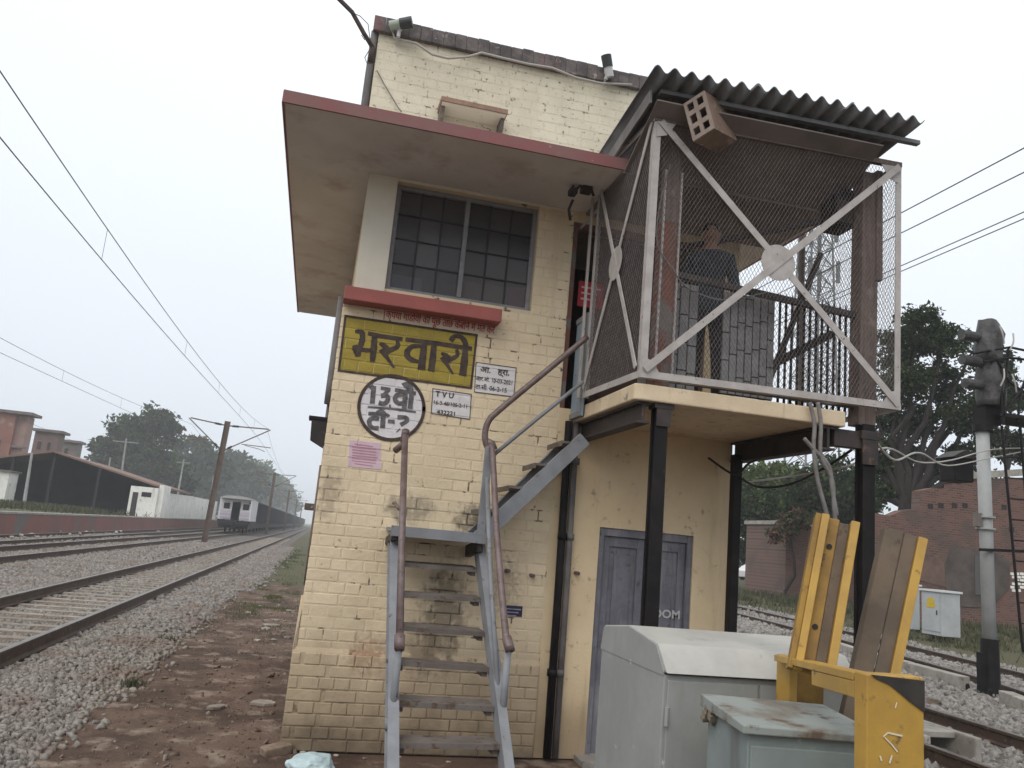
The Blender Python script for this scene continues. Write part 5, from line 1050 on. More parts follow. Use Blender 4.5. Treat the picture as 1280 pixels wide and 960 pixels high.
# ------------------------------------------------------------------ the person behind the mesh
def person(loc, rz):
    r = empty('person', loc, rz, 'person in a dark jacket standing behind the mesh on the balcony', 'person')
    J = {}
    V_, E_, R_ = [], [], []
    def v(p, rad, par=None):
        V_.append(p); R_.append(rad); i = len(V_)-1
        if par is not None: E_.append((par, i))
        return i
    pel = v((0, 0, 0.93), (0.15, 0.11)); w = v((0, 0, 1.08), (0.135, 0.10), pel); c = v((0, -0.005, 1.28), (0.165, 0.115), w); sh = v((0, 0, 1.43), (0.12, 0.085), c); nk = v((0, -0.005, 1.52), (0.055, 0.055), sh)
    h0 = v((0, -0.02, 1.58), (0.062, 0.075), nk); h1 = v((0, -0.02, 1.66), (0.074, 0.092), h0); h2 = v((0, -0.01, 1.735), (0.055, 0.07), h1)
    ns = v((0, -0.10, 1.635), (0.016, 0.016), h1)
    for s in (-1, 1):
        ea = v((s*0.085, 0.0, 1.64), (0.016, 0.022), h1)
        s1 = v((s*0.17, 0, 1.41), (0.068, 0.07), sh); el = v((s*0.235, 0.02, 1.13), (0.05, 0.05), s1); wr = v((s*0.22, -0.14, 0.98), (0.032, 0.032), el); pa = v((s*0.20, -0.20, 0.955), (0.032, 0.022), wr)
        for k, (dx, ln) in enumerate(((-0.03, 0.062), (-0.010, 0.075), (0.012, 0.07), (0.032, 0.055))):
            f1 = v((s*0.20+dx, -0.235, 0.95), (0.010, 0.010), pa); f2 = v((s*0.20+dx, -0.235-ln*0.5, 0.935), (0.009, 0.009), f1); v((s*0.20+dx, -0.235-ln*0.75, 0.905), (0.008, 0.008), f2)
        t1 = v((s*0.165, -0.20, 0.945), (0.011, 0.011), pa); v((s*0.15, -0.235, 0.935), (0.010, 0.010), t1)
        hp = v((s*0.09, 0, 0.86), (0.095, 0.10), pel); kn = v((s*0.10, -0.01, 0.48), (0.062, 0.065), hp); an = v((s*0.10, 0.02, 0.09), (0.04, 0.045), kn); v((s*0.105, -0.11, 0.04), (0.04, 0.03), an)
    me = bpy.data.meshes.new('body'); me.from_pydata(V_, E_, []); o = link('body', me, r)
    sm = o.modifiers.new('skin', 'SKIN'); o.modifiers.new('sub', 'SUBSURF').levels = 2; o.modifiers['sub'].render_levels = 2; sm.use_smooth_shade = True
    for i, q in enumerate(R_): me.skin_vertices[0].data[i].radius = q
    me.skin_vertices[0].data[0].use_root = True
    dg = bpy.context.evaluated_depsgraph_get(); dg.update(); bm_ = bpy.data.meshes.new_from_object(o.evaluated_get(dg)); o.modifiers.clear(); o.data = bm_
    bm_.materials.clear()
    for m in (m_skin, m_cloth, m_trous): bm_.materials.append(m)
    for p in bm_.polygons:
        z, x, y = p.center.z, abs(p.center.x), p.center.y
        p.material_index = 0 if (z > 1.49 or (y < -0.15 and z > 0.85)) else (1 if z > 0.88 else 2)
        p.use_smooth = True
    mb = MB(); prof = []
    vs = []; n = 16; rings = [(1.765, 0.015), (1.755, 0.05), (1.725, 0.078), (1.68, 0.092), (1.62, 0.092), (1.57, 0.075)]
    for z, rr in rings: vs += [(rr*0.93*math.cos(2*math.pi*k/n), 0.002+max(-0.06 if z < 1.70 else -9, rr*1.1*math.sin(2*math.pi*k/n))-(0.0 if z > 1.7 else -0.035), z) for k in range(n)]
    fs = [(i*n+k, i*n+(k+1) % n, (i+1)*n+(k+1) % n, (i+1)*n+k) for i in range(len(rings)-1) for k in range(n)]+[tuple(range(n))]
    mb.add(vs, fs).build('hair', m_hair, r, smooth=True)
    for s in (-1, 1):
        mb = MB(); mb.lathe([(0.004, -0.008), (0.010, -0.003), (0.010, 0.003), (0.004, 0.008)], (s*0.032, -0.108, 1.665), 8); mb.build('eye', m_hair, r)
    mb = MB(); mb.bar((-0.025, -0.108, 1.595), (0.025, -0.108, 1.595), 0.006, 0.008); mb.build('mouth', M('lip', (0.16, 0.07, 0.06), rough=0.6), r)
    return r
person((3.22, 6.50, 3.13), math.radians(-28))

# ------------------------------------------------------------------ yard litter beside the cabin
def gp(x, y, z=0.0): p = onZ(x, y, z); return Vector((p.x, p.y, hgt(p.x, p.y)))
p = gp(345, 940); mb = MB(); mb.box(-0.12, 0.12, -0.055, 0.055, -0.01, 0.07); o = mb.build('loose_brick', M('muddy_brick', (0.24, 0.18, 0.13), (0.17, 0.12, 0.09), rough=0.95, scale=12, bump=0.004), None, bevel=0.012); o.location = p; o.rotation_euler = (0.1, -0.12, 0.5); tag(o, 'loose muddy brick lying by the left corner of the cabin', 'brick')
p = gp(390, 962); bm = bmesh.new(); bmesh.ops.create_icosphere(bm, subdivisions=4, radius=0.16)
for v in bm.verts:
    n = mnoise.noise(v.co*9)*0.04+mnoise.noise(v.co*22)*0.018; v.co = v.co+v.co.normalized()*n; v.co.z = v.co.z*0.62; v.co.x *= 1.15
me = bpy.data.meshes.new('plastic_bag'); bm.to_mesh(me); bm.free(); me.materials.append(m_bag); o = link('plastic_bag', me, None, p+Vector((0, 0, 0.04))); tag(o, 'crumpled pale blue plastic bag on the ground by the stairs', 'bag')
def rubble(pts, s, name, label, grp, mat=m_rubble):
    for i, (x, y) in enumerate(pts):
        q = gp(x, y); bm = bmesh.new(); bmesh.ops.create_icosphere(bm, subdivisions=1, radius=s*random.uniform(0.6, 1.3))
        for v in bm.verts: v.co *= random.uniform(0.7, 1.2); v.co.z *= 0.45
        me = bpy.data.meshes.new(name); bm.to_mesh(me); bm.free(); me.materials.append(mat); o = link(name, me, None, q+Vector((0, 0, s*0.12))); o.rotation_euler = (0, 0, random.uniform(0, 6)); tag(o, label, 'rubble', grp)
rubble([(332, 786), (345, 775), (352, 790), (322, 800), (338, 766), (356, 776), (362, 764), (310, 765), (326, 758), (348, 757), (341, 800), (360, 797)], 0.07, 'rubble_lump', 'pale lump of rubble strewn on the soil left of the cabin', 'pale rubble on the soil')
rubble([(290, 853), (182, 830), (236, 797), (300, 815), (262, 842), (206, 848), (275, 772), (284, 779)], 0.045, 'soil_clod', 'brown clod lying on the soil path left of the cabin', 'clods on the soil', M('brown_clod', (0.17, 0.125, 0.09), (0.11, 0.08, 0.06), rough=1, scale=9))
for k, (x, y, s, l) in enumerate(((330, 880, 0.13, 'flat pale stone nearest the cabin corner'), (338, 782, 0.17, 'flat pale slab half buried in the rubble'), (270, 886, 0.10, 'flat pale stone in the middle of the soil path'))):
    q = gp(x, y); mb = MB(); mb.prism([(s*1.3*math.cos(a)*random.uniform(0.7, 1.1), s*0.7*math.sin(a)*random.uniform(0.7, 1.1), 0) for a in np.linspace(0, 5.6, 7)], (0, 0, 0.035)); o = mb.build('flat_stone', m_rubble, None, bevel=0.008); o.location = q; o.rotation_euler = (0.05, 0.04, random.uniform(0, 1)); tag(o, l, 'stone')
rubble([(395, 935), (410, 930), (420, 944), (455, 948), (470, 936), (500, 945), (545, 940), (560, 950), (380, 940)], 0.035, 'foot_rubble', 'small stone lying at the foot of the cabin wall by the stairs', 'stones at the wall foot')

# flat chips and scraps trodden into the soil
n_ = 420; y = RNG.uniform(6.2, 20, n_); x = np.clip(RNG.normal(-0.75, 0.45, n_), -1.9, 0.1)
pp = np.stack([x, y, np.array([hgt(a, b) for a, b in zip(x, y)])+0.004], 1)
stones('trodden_chips', None, pp, RNG.choice([0.015, 0.026, 0.045], n_, p=[0.6, 0.3, 0.1]), M('pale_chips', (0.28, 0.23, 0.19), (0.12, 0.085, 0.068), rough=0.95, scale=6), 0.35)
# grass: blades as small upright faces
def blades(name, label, cx, cy, rx, ry, n, h, mat, zf=hgt, cat='grass'):
    q = np.clip(RNG.normal(0, 0.42, (n, 2)), -1.15, 1.15); x = cx+q[:, 0]*rx; y = cy+q[:, 1]*ry; kp = np.array([mnoise.noise(Vector((p*1.7, r_*1.1, 2.2))) for p, r_ in zip(x, y)]) > RNG.normal(0.08, 0.12, n); x, y = x[kp], y[kp]; n = len(x)
    z = np.array([zf(p, q) for p, q in zip(x, y)]); th = RNG.uniform(0, math.pi, n); hh = h*RNG.uniform(0.4, 1.2, n); w = h*0.09
    lean = RNG.normal(0, 0.35, (n, 2))*hh[:, None]
    dx, dy = np.cos(th)*w, np.sin(th)*w
    V = np.stack([np.stack([x-dx, y-dy, z], 1), np.stack([x+dx, y+dy, z], 1), np.stack([x+lean[:, 0]+dx*0.2, y+lean[:, 1]+dy*0.2, z+hh], 1), np.stack([x+lean[:, 0]-dx*0.2, y+lean[:, 1]-dy*0.2, z+hh], 1)], 1)
    f = (np.arange(n*4).reshape(n, 4)); o = link(name, mesh_np(name, V.reshape(-1, 3), f, mat)); return tag(o, label, cat, kind='stuff')
blades('grass', 'green grass patch on the soil behind the cabin corner', -0.8, 21, 0.9, 7.5, 9000, 0.055, m_grass)
blades('grass', 'thin grass along the far edge of the ballast', -1.0, 45, 1.0, 18, 6000, 0.09, m_grass)
blades('grass', 'sparse tufts between gravel and soil', -2.0, 11, 0.4, 3.2, 700, 0.06, m_weeds)
for (x, y) in ((165, 857), (210, 800), (200, 770), (238, 772)):
    q = gp(x, y); blades('grass', 'small grass tuft at the gravel edge', q.x, q.y, 0.16, 0.16, 160, 0.08, m_weeds)
blades('weeds', 'weedy bank between the far track and the brick wall', 23, 22, 7, 9, 16000, 0.22, m_weeds, cat='weeds')
blades('weeds', 'weeds on the bank seen behind the lower steel posts', 24, 36, 9, 8, 12000, 0.28, m_weeds, cat='weeds')

# ------------------------------------------------------------------ trees
def branch(mb, p, q, r0, r1, rr, n=7, k=5):
    P = [p.lerp(q, t)+Vector((rr.gauss(0, 1), rr.gauss(0, 1), rr.gauss(0, 0.6)))*(q-p).length*0.045*(0 < t < 1) for t in np.linspace(0, 1, k)]
    mb.tube(P, [r0+(r1-r0)*t for t in np.linspace(0, 1, k)], n, cap=False)
def tree(name, label, base, trunk_h, r0, lobes, nclump, nleaf, leaf, mats, group=None, seed=1, lean=(0, 0), clump_r=None, cat='tree', gap=0.25):
    """lobes: (centre rel. base, radii); leaf clumps sit near the lobes' surfaces and each is carried by a limb"""
    rr = random.Random(seed); rg = np.random.default_rng(seed)
    root = empty(name, base, 0, label, cat, group); mb = MB(); top = Vector((lean[0], lean[1], trunk_h))
    if trunk_h > 0: branch(mb, Vector((0, 0, -0.2)), top, r0, r0*0.62, rr, 9, 6)
    V = []; vol = [l[1][0]*l[1][1]*l[1][2] for l in lobes]; tot = sum(vol); mid = []
    for (c, r), vv in zip(lobes, vol):
        c = Vector(c); j = top.lerp(c, 0.55)
        if trunk_h > 0: branch(mb, top-Vector((0, 0, trunk_h*0.08)), c, r0*0.5, r0*0.12, rr, 7, 5)
        m = max(2, int(nclump*vv/tot))
        for k in range(m):
            d = Vector((rr.gauss(0, 1), rr.gauss(0, 1), rr.gauss(0, 1))).normalized(); s = rr.uniform(0.35, 1.0)**0.6
            cc = c+Vector((d.x*r[0], d.y*r[1], d.z*r[2]))*s
            if trunk_h > 0 and k % 3 == 0: branch(mb, c.lerp(cc, 0.1), cc, r0*0.10, r0*0.02, rr, 5, 4)
            cr = (clump_r or min(r)*0.33)*rr.uniform(0.6, 1.3); nl = max(4, int(nleaf/nclump*rr.uniform(0.6, 1.4)))
            q = rg.normal(size=(nl, 3)); q /= np.linalg.norm(q, axis=1)[:, None]; q *= (rg.random(nl)**0.45)[:, None]*cr*np.array([1.15, 1.15, 0.75]); V.append(q+np.array(cc))
    C = np.concatenate(V); n = len(C); a = rg.normal(size=(n, 3)); a /= np.linalg.norm(a, axis=1)[:, None]; b = rg.normal(size=(n, 3)); b -= a*(a*b).sum(1)[:, None]; b /= np.linalg.norm(b, axis=1)[:, None]
    s = leaf*rg.uniform(0.6, 1.3, n)[:, None]; Q = np.stack([C-a*s, C+b*s*0.5, C+a*s, C-b*s*0.5], 1); idx = np.arange(n*4).reshape(n, 4)
    if trunk_h > 0: mb.build('trunk', m_bark, root, smooth=True)
    mats = mats if isinstance(mats, (list, tuple)) else [mats]
    me = mesh_np('crown', Q.reshape(-1, 3), idx, mats[0])
    for m in mats[1:]: me.materials.append(m)
    if len(mats) > 1: me.polygons.foreach_set('material_index', [int(x) for x in rg.integers(0, len(mats), n)])
    link('crown', me, root); return root

# ------------------------------------------------------------------ left background: platform, shed, walls, houses
mb = MB(); mb.box(-70, -13.9, 24, 420, -0.5, 1.02); o = mb.build('platform', m_weeds); tag(o, kind='structure')
mb = MB(); mb.box(-13.9, -13.86, 24, 420, -0.4, 1.0); mb.build('platform_face', m_platred, o)
for k in range(60):
    pass
cop = MB(); cop.box(0, 0.55, 0, 1.94, 0, 0.10); cme = cop.mesh('coping_stone', m_concrete)
for k in range(50): link('coping_stone', cme, o, (-14.38, 30+k*2.0, 1.021))
mb = MB(); mb.box(-14.38, -13.83, 130, 420, 1.021, 1.12); mb.build('far_coping', m_concrete, o)
blades('weeds', 'weeds growing on the platform in front of the dark shed', -21.5, 72, 6, 14, 9000, 0.5, m_weeds, lambda x, y: 1.0, 'weeds')
rubble_pts = [(25, 669), (40, 668), (47, 671), (30, 672), (100, 667), (108, 665), (88, 668), (150, 664), (183, 660), (192, 660), (205, 659), (212, 660), (230, 659), (198, 664), (116, 663), (145, 665), (15, 671), (74, 664)]
for i, (x, y) in enumerate(rubble_pts):
    q = onZ(x, y, 0.15); bm = bmesh.new(); bmesh.ops.create_icosphere(bm, subdivisions=1, radius=random.uniform(0.07, 0.16))
    for v in bm.verts: v.co *= random.uniform(0.6, 1.3); v.co.z *= 0.6
    me = bpy.data.meshes.new('litter_heap'); bm.to_mesh(me); bm.free(); me.materials.append(M('litter_white', (0.46, 0.44, 0.41), (0.25, 0.22, 0.20), rough=0.8, scale=6) if 'litter_white' not in bpy.data.materials else bpy.data.materials['litter_white'])
    tag(link('litter_heap', me, None, q), 'whitish scrap of litter lying between the far left tracks', 'litter', 'litter between the tracks')
# shed with open gable
SY = 88.0
rg, er = onY(67, 563, SY), onY(196, 606, SY); slope = (rg.z-er.z)/(er.x-rg.x); xl = rg.x-(er.x-rg.x)*1.05; zl = rg.z-slope*(rg.x-xl)
shed = empty('open_shed', (rg.x, SY, 1.02), 0, 'long dark open-fronted shed with low gabled roof beyond the platform', 'shed')
def sh(mb, name, mats, **k): return bb(mb, name, mats, None, shed, (rg.x, SY, 1.02), **k)
for (xa, za, xb, zb) in ((rg.x, rg.z, er.x, er.z), (xl, zl, rg.x, rg.z)):
    mb = MB(); mb.prism([(xa, SY, za-0.18), (xb, SY, zb-0.18), (xb, SY, zb), (xa, SY, za)], (0, 24, 0)); sh(mb, 'roof_slope', m_tile)
m_shedin = M('shaded_shed_wall', (0.018, 0.017, 0.019), (0.012, 0.011, 0.012), rough=0.95, scale=0.7, spec=0.1)  # near-black colour stands in for the shade inside the open shed
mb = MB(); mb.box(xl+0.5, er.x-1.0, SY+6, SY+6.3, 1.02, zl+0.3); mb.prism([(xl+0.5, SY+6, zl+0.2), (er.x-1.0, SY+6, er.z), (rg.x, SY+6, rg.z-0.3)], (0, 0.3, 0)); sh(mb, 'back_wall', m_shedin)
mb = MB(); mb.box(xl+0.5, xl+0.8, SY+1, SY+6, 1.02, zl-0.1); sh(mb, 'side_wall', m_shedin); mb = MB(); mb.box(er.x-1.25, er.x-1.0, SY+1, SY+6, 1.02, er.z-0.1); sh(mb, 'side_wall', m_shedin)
for x in (61, 121, 10): q = onY(x, 610, SY+0.5); mb = MB(); mb.box(q.x-0.12, q.x+0.12, SY+0.4, SY+0.7, 1.02, rg.z-abs(q.x-rg.x)*slope-0.2); sh(mb, 'post', m_under)
# small white hut in front of the shed at the left edge, white store and boundary wall to the right
a, b = onY(-14, 586, 84), onY(13, 586, 84); hut = empty('white_hut', (a.x, 84, 1.02), 0, 'small white hut at the left edge in front of the dark shed', 'hut')
mb = MB(); mb.box(0, b.x-a.x, 0, 2.5, 0, a.z-1.02-0.1); mb.build('hut_wall', m_white, hut); mb = MB(); mb.box(-0.2, b.x-a.x+0.2, -0.3, 2.7, a.z-1.12, a.z-0.98); mb.build('hut_roof', m_housegrey, hut); mb = MB(); mb.box(b.x-a.x-1.6, b.x-a.x-0.7, -0.03, -0.001, 0.0, 1.9); mb.build('hut_door', m_darkbeam, hut)
a, b = onY(164, 607, 87), onY(198, 613, 87); store = empty('white_store', (a.x, 87, 1.02), 0, 'white store building beside the shed with a small dark window', 'building')
sh_ = a.z-1.02
mb = MB(); mb.box(0, b.x-a.x, 0, 0.85, 0, sh_); mb.build('store_wall', m_white, store)
w_ = onY(178, 612, 87); mb = MB(); mb.box(w_.x-a.x, w_.x-a.x+0.9, -0.04, -0.001, sh_-0.95, sh_-0.5); mb.build('window', m_dark, store)
d_ = onY(169, 620, 87); mb = MB(); mb.box(d_.x-a.x-0.25, d_.x-a.x+0.25, -0.04, -0.001, 0, 2.3); mb.build('door', m_darkbeam, store)
c_ = onY(208, 607, 88); mb = MB(); mb.box(b.x-a.x+0.003, c_.x-a.x, 0.3, 4, 0, c_.z-1.02); mb.build('corner_block', m_white, store)
# long boundary wall receding beside the platform
wl = empty('boundary_wall', (c_.x, 96, 1.02), 0, 'long limewashed boundary wall running from the store to the train', 'wall')
P = [onY(208, 616, 97), onY(238, 620, 112), onY(272, 627, 135)]
for i in range(2):
    a, b = P[i], P[i+1]; mb = MB(); d = Vector((b.x-a.x, b.y-a.y, 0)); n = Vector((-d.y, d.x, 0)).normalized()*0.3
    mb.prism([Vector((a.x, a.y, 0.9)), Vector((b.x, b.y, 0.9)), Vector((b.x, b.y, b.z)), Vector((a.x, a.y, a.z))], n); bb(mb, 'wall_panel', m_white, None, wl, (c_.x, 96, 1.02))
def house(label, x0, x1, ytop, Y, dep, mat, wins, roofov=1.0, name='brick_house', side=None, group=None):
    a, b = onY(x0, ytop, Y), onY(x1, ytop, Y); h = (a.z+b.z)/2-1.0; r = empty(name, (a.x, Y, 1.0), 0, label, 'house', group); w = b.x-a.x
    mb = MB(); mb.box(0, w, 0, dep, 0, h); mb.build('wall', mat, r)
    mb = MB(); mb.box(-0.4, w+roofov, -0.5, dep+0.3, h, h+0.35); mb.build('roof', m_housegrey, r)
    for (u0, u1, v0, v1) in wins:
        mb = MB(); mb.box(u0*w, u1*w, -0.06, -0.001, v0*h, v1*h); o = mb.build('window', m_darkbeam, r); mb = MB(); mb.box(u0*w-0.1, u1*w+0.1, -0.12, -0.061, v1*h, v1*h+0.15); mb.build('lintel', m_housegrey, o)
    return r, w, h
r, w, h = house('tall red brick house at the left edge behind the shed', -60, 22, 513, 112, 3.0, m_housebrick, [(0.60, 0.66, 0.55, 0.68), (0.78, 0.84, 0.55, 0.68)], 1.9)
mb = MB(); mb.box(w+0.003, w+1.2, 0.6, 2.9, 0, h-0.1); mb.build('stair_tower', M('house_pink_plaster', (0.33, 0.22, 0.19), (0.27, 0.18, 0.16), rough=0.9, scale=0.8), r); mb = MB(); mb.box(w-0.2, w+1.7, 0.1, 0.59, h*0.62, h*0.62+0.25); mb.build('balcony_slab', m_housegrey, r)
house('grey-brown brick house with flat roof behind the shed ridge', 44, 74, 540, 125, 3, M('house_brown', (0.19, 0.125, 0.11), (0.15, 0.105, 0.095), rough=0.9, scale=0.8), [(0.2, 0.35, 0.75, 0.86), (0.62, 0.74, 0.75, 0.86)], 0.6)
house('low grey house right of the brick houses, under the tree', 76, 98, 553, 135, 2.5, m_housegrey, [(0.3, 0.5, 0.8, 0.9)], 0.4)
# poles
def pole(px0, py0, px1, py1, Y, arm, label, mat=m_pole):
    a, b = onY(px0, py0, Y), onY(px1, py1, Y); r = empty('utility_pole', (b.x, Y, min(b.z, 1.0)), 0, label, 'pole'); hgt_ = a.z-min(b.z, 1.0)
    mb = MB(); mb.tube([(0, 0, 0), ((a.x-b.x)*0.5, 0, hgt_*0.5), (a.x-b.x, 0, hgt_)], [0.16, 0.13, 0.10], 8); mb.build('pole_shaft', mat, r)
    if arm: mb = MB(); mb.bar((a.x-b.x-arm, 0, hgt_-0.5), (a.x-b.x+arm, 0, hgt_-0.45), 0.1, 0.1); mb.build('cross_arm', mat, r)
pole(40, 566, 31, 626, 78, 0, 'white pole standing in front of the dark shed')
pole(158, 548, 154, 592, 115, 1.6, 'pale pole with lamp arms rising in front of the left tree')
pole(138, 572, 136, 592, 118, 0, 'short pale pole left of the lamp-armed pole')
pole(230, 574, 221, 624, 120, 0.9, 'concrete pole with cross arm behind the white wall')
pole(267, 596, 262, 646, 105, 0, 'pale concrete pole just left of the train')
# overhead line masts
def mast_parts(r, h=7.9):
    mb = MB(); mb.box(-0.17, -0.145, -0.14, 0.14, 0, h); mb.box(0.145, 0.17, -0.14, 0.14, 0, h); mb.box(-0.145, 0.145, -0.012, 0.012, 0, h); mb.build('mast_column', m_mast, r)
    for s, ln in ((1, 2.65), (-1, 2.3)):
        mb = MB(); mb.tube([(s*0.1, 0, h-0.28), (s*ln, 0, h-0.12)], 0.045, 6); mb.tube([(s*0.1, 0, h-1.9), (s*ln*1.04, 0, h-0.15)], 0.04, 6); mb.tube([(s*ln*0.42, 0, h-1.35), (s*ln*1.12, 0, h-1.32)], 0.03, 6); mb.tube([(s*ln*0.5, 0, h-1.4), (s*ln*0.85, 0, h-1.5), (s*ln*1.0, 0, h-1.62)], 0.022, 6); mb.build('cantilever', m_mast, r)
        for p, q in (((s*0.35, 0, h-0.265), (s*0.75, 0, h-0.24)), ((s*0.3, 0, h-1.76), (s*0.55, 0, h-1.59))):
            mb = MB(); P = [Vector(p).lerp(Vector(q), t) for t in np.linspace(0, 1, 9)]; mb.tube(P, [0.05 if i % 2 else 0.09 for i in range(9)], 8); mb.build('insulator', m_insul, r)
mast = empty('overhead_line_mast', (-6.55, 55.5, 0.0), 0, 'rusty overhead line mast nearest the camera, between the left tracks', 'mast', 'overhead line masts'); mast_parts(mast); mast.rotation_euler = (0, 0.035, 0)
for k, (y, l) in enumerate(((110, 'second overhead line mast, beyond the rear of the train'), (165, 'third overhead line mast along the train'), (225, 'fourth overhead line mast, faint in the haze'), (290, 'farthest overhead line mast, almost lost in the haze'))):
    o = copy_tree(mast); o.location = (xT1(y)-2.4, y, 0); o['label'] = l; o.rotation_euler = (0, 0, 0)
def zmess(y):
    if y < 55.5: return 6.27+1.5*((y-17)/38.5)**2
    u = ((y-55.5) % 55)/55; return 7.78-4*1.1*u*(1-u)
def zcont(y): return 5.72+0.82*smooth1(y, 8, 56)
def wires(label, xf, dz, y0, y1, drops):
    r = empty('overhead_wires', (xf(y0), y0, 0), 0, label, 'overhead wires'); o0 = Vector((xf(y0), y0, 0))
    ys = list(np.arange(y0, 56, 3))+list(np.arange(56, y1, 8))
    mb = MB(); mb.tube([Vector((xf(y), y, zcont(y)+dz))-o0 for y in ys], 0.008, 5); mb.build('contact_wire', m_wire, r)
    mb = MB(); mb.tube([Vector((xf(y), y, zmess(y)+dz))-o0 for y in ys], 0.008, 5); mb.build('messenger_wire', m_wire, r)
    for y in drops: mb = MB(); mb.tube([Vector((xf(y), y, zcont(y)+dz))-o0, Vector((xf(y), y, zmess(y)+dz))-o0], 0.004, 5); mb.build('dropper', m_wire, r)
wires('overhead wires above the nearest left track', lambda y: -3.95+0.003*y, 0, -14, 330, (13.9, 22.5, 30, 38, 46))
wires('overhead wires above the second left track', lambda y: xT2(y)-0.1, -0.25, 5, 330, (30, 38, 46))
sw = onX(0, 488, -14.5); mb = MB(); mb.tube([Vector((0, y-20, 5.2+0.0008*(y-60)**2-0.0)) for y in range(20, 110, 6)], 0.008, 5); o = mb.build('feeder_wire', m_wire); o.location = (-14.0, 20, 0); tag(o, 'single feeder wire low on the left above the platform edge', 'overhead wires')
for i, (x, dz) in enumerate(((6.92, 0.0), (7.36, 0.0), (8.20, 0.0), (8.36, 0.0))):
    ys = list(np.arange(-10, 60, 5))+[80, 120, 180]; mb = MB(); mb.tube([Vector((0.0, y+10, 6.5-0.6*(i % 2 == 0 and i < 2)*0)) for y in ys], 0.0075, 5); o = mb.build('line_wire', m_wire); o.location = (x, -10, 0)
    tag(o, ('topmost of the four wires crossing the sky right of the cage', 'second wire from the top in the sky right of the cage', 'third wire from the top in the sky right of the cage', 'lowest of the four wires in the sky right of the cage')[i], 'wire')
# train
van = empty('brake_van', (xT2(90), 88, 0.225), math.radians(-0.5), 'pale brake van at the rear of the train, with dark centre doorway', 'train car')
mb = MB(); mb.box(-1.6, 1.6, 0, 8.4, 0.95, 1.25); mb.box(-1.45, 1.45, 0.2, 8.2, 0.45, 0.949); mb.build('underframe', m_under, van)
mb = MB(); mb.box(-1.55, -0.42, 0.9, 0.98, 1.25, 3.45); mb.box(0.42, 1.55, 0.9, 0.98, 1.25, 3.45); mb.box(-0.42, 0.42, 0.9, 0.98, 3.1, 3.45); mb.build('end_wall', m_vanwhite, van)
mb = MB(); mb.box(-1.55, -1.47, 0.98, 8.3, 1.25, 3.45); mb.box(1.47, 1.55, 0.98, 8.3, 1.25, 3.45); mb.box(-1.47, 1.47, 8.2, 8.3, 1.25, 3.45); mb.build('side_wall', m_vanwhite, van)
arc = [(1.68*math.sin(t), 3.45+0.42*math.cos(t*1.0)-0.42*math.cos(1.2)*1.0) for t in np.linspace(-1.2, 1.2, 13)]
mb = MB(); mb.prism([(x*1.02, -0.05, z) for x, z in arc]+[(1.5, -0.05, 3.40), (-1.5, -0.05, 3.40)], (0, 8.5, 0)); mb.build('roof', m_vanroof, van)
for x0, x1 in ((-1.25, -0.65), (0.65, 1.25)): mb = MB(); mb.box(x0, x1, 0.86, 0.899, 2.35, 2.95); mb.build('window', m_darkbeam, van)
for z in (1.95, 2.25, 1.6): 
    for s in (-1, 1): mb = MB(); mb.bar((s*1.5, 0.05, z), (s*0.45, 0.05, z), 0.05, 0.06); mb.build('verandah_rail', m_vanwhite, van)
for x in (-1.52, 1.52): mb = MB(); mb.box(x-0.06, x+0.06, 0.0, 0.12, 1.25, 3.42); mb.build('corner_post', m_vanwhite, van)
for s in (-0.9, 0.9): mb = MB(); mb.tube([(s, -0.45, 1.05), (s, 0, 1.05)], 0.12, 10); mb.tube([(s, -0.5, 1.05), (s, -0.45, 1.05)], 0.24, 12); mb.build('buffer', m_under, van)
mb = MB(); mb.box(-1.5, 1.5, -0.02, 0.0, 0.7, 1.24); mb.build('headstock', m_under, van)
for s_ in (-1, 1): mb = MB(); mb.box(s_*0.98-0.5, s_*0.98+0.5, 0.85, 0.899, 1.35, 2.1); mb.build('lower_panel', M('van_lilac_panel', (0.52, 0.47, 0.53), (0.44, 0.39, 0.46), rough=0.6, scale=1.5) if s_ < 0 else bpy.data.materials['van_lilac_panel'], van)
mb = MB(); mb.tube([(0, -0.55, 1.0), (0, 0, 1.0)], 0.09, 8); mb.build('coupler', m_under, van)
mb = MB(); mb.tube([(1.3, 0.80, 3.1), (1.3, 0.9, 3.1)], 0.10, 10); mb.build('tail_lamp', m_redpaint, van)
def wheelset(r, y): mb = MB(); mb.tube([(-0.95, y, 0.48), (-0.80, y, 0.48)], 0.48, 16); mb.tube([(0.80, y, 0.48), (0.95, y, 0.48)], 0.48, 16); mb.tube([(-0.8, y, 0.48), (0.8, y, 0.48)], 0.08, 8); mb.build('wheelset', m_under, r)
for y in (1.8, 6.6): wheelset(van, y)
wag = empty('goods_wagon', (0, 0, 0), math.radians(-0.4), 'w', 'train car', 'dark goods wagons of the train')
mb = MB(); mb.box(-1.55, 1.55, 0, 10.0, 1.15, 3.35); mb.build('wagon_body', m_wagon, wag)
mb = MB(); mb.box(-1.3, 1.3, -0.3, 10.3, 0.50, 1.149); mb.build('underframe', m_under, wag)
for s in (-1, 1):
    rib = MB()
    for y in np.arange(0.3, 10, 1.05): rib.box(s*1.57-0.06, s*1.57+0.06, y, y+0.14, 1.15, 3.3)
    tag(rib.build('side_ribs', m_wagon, wag), kind='stuff')
    mb = MB(); mb.box(s*1.6-0.07, s*1.6+0.07, 0, 10, 3.3, 3.42); mb.build('top_rail', m_wagon, wag)
for y in (1.2, 3.0, 7.0, 8.8): wheelset(wag, y)
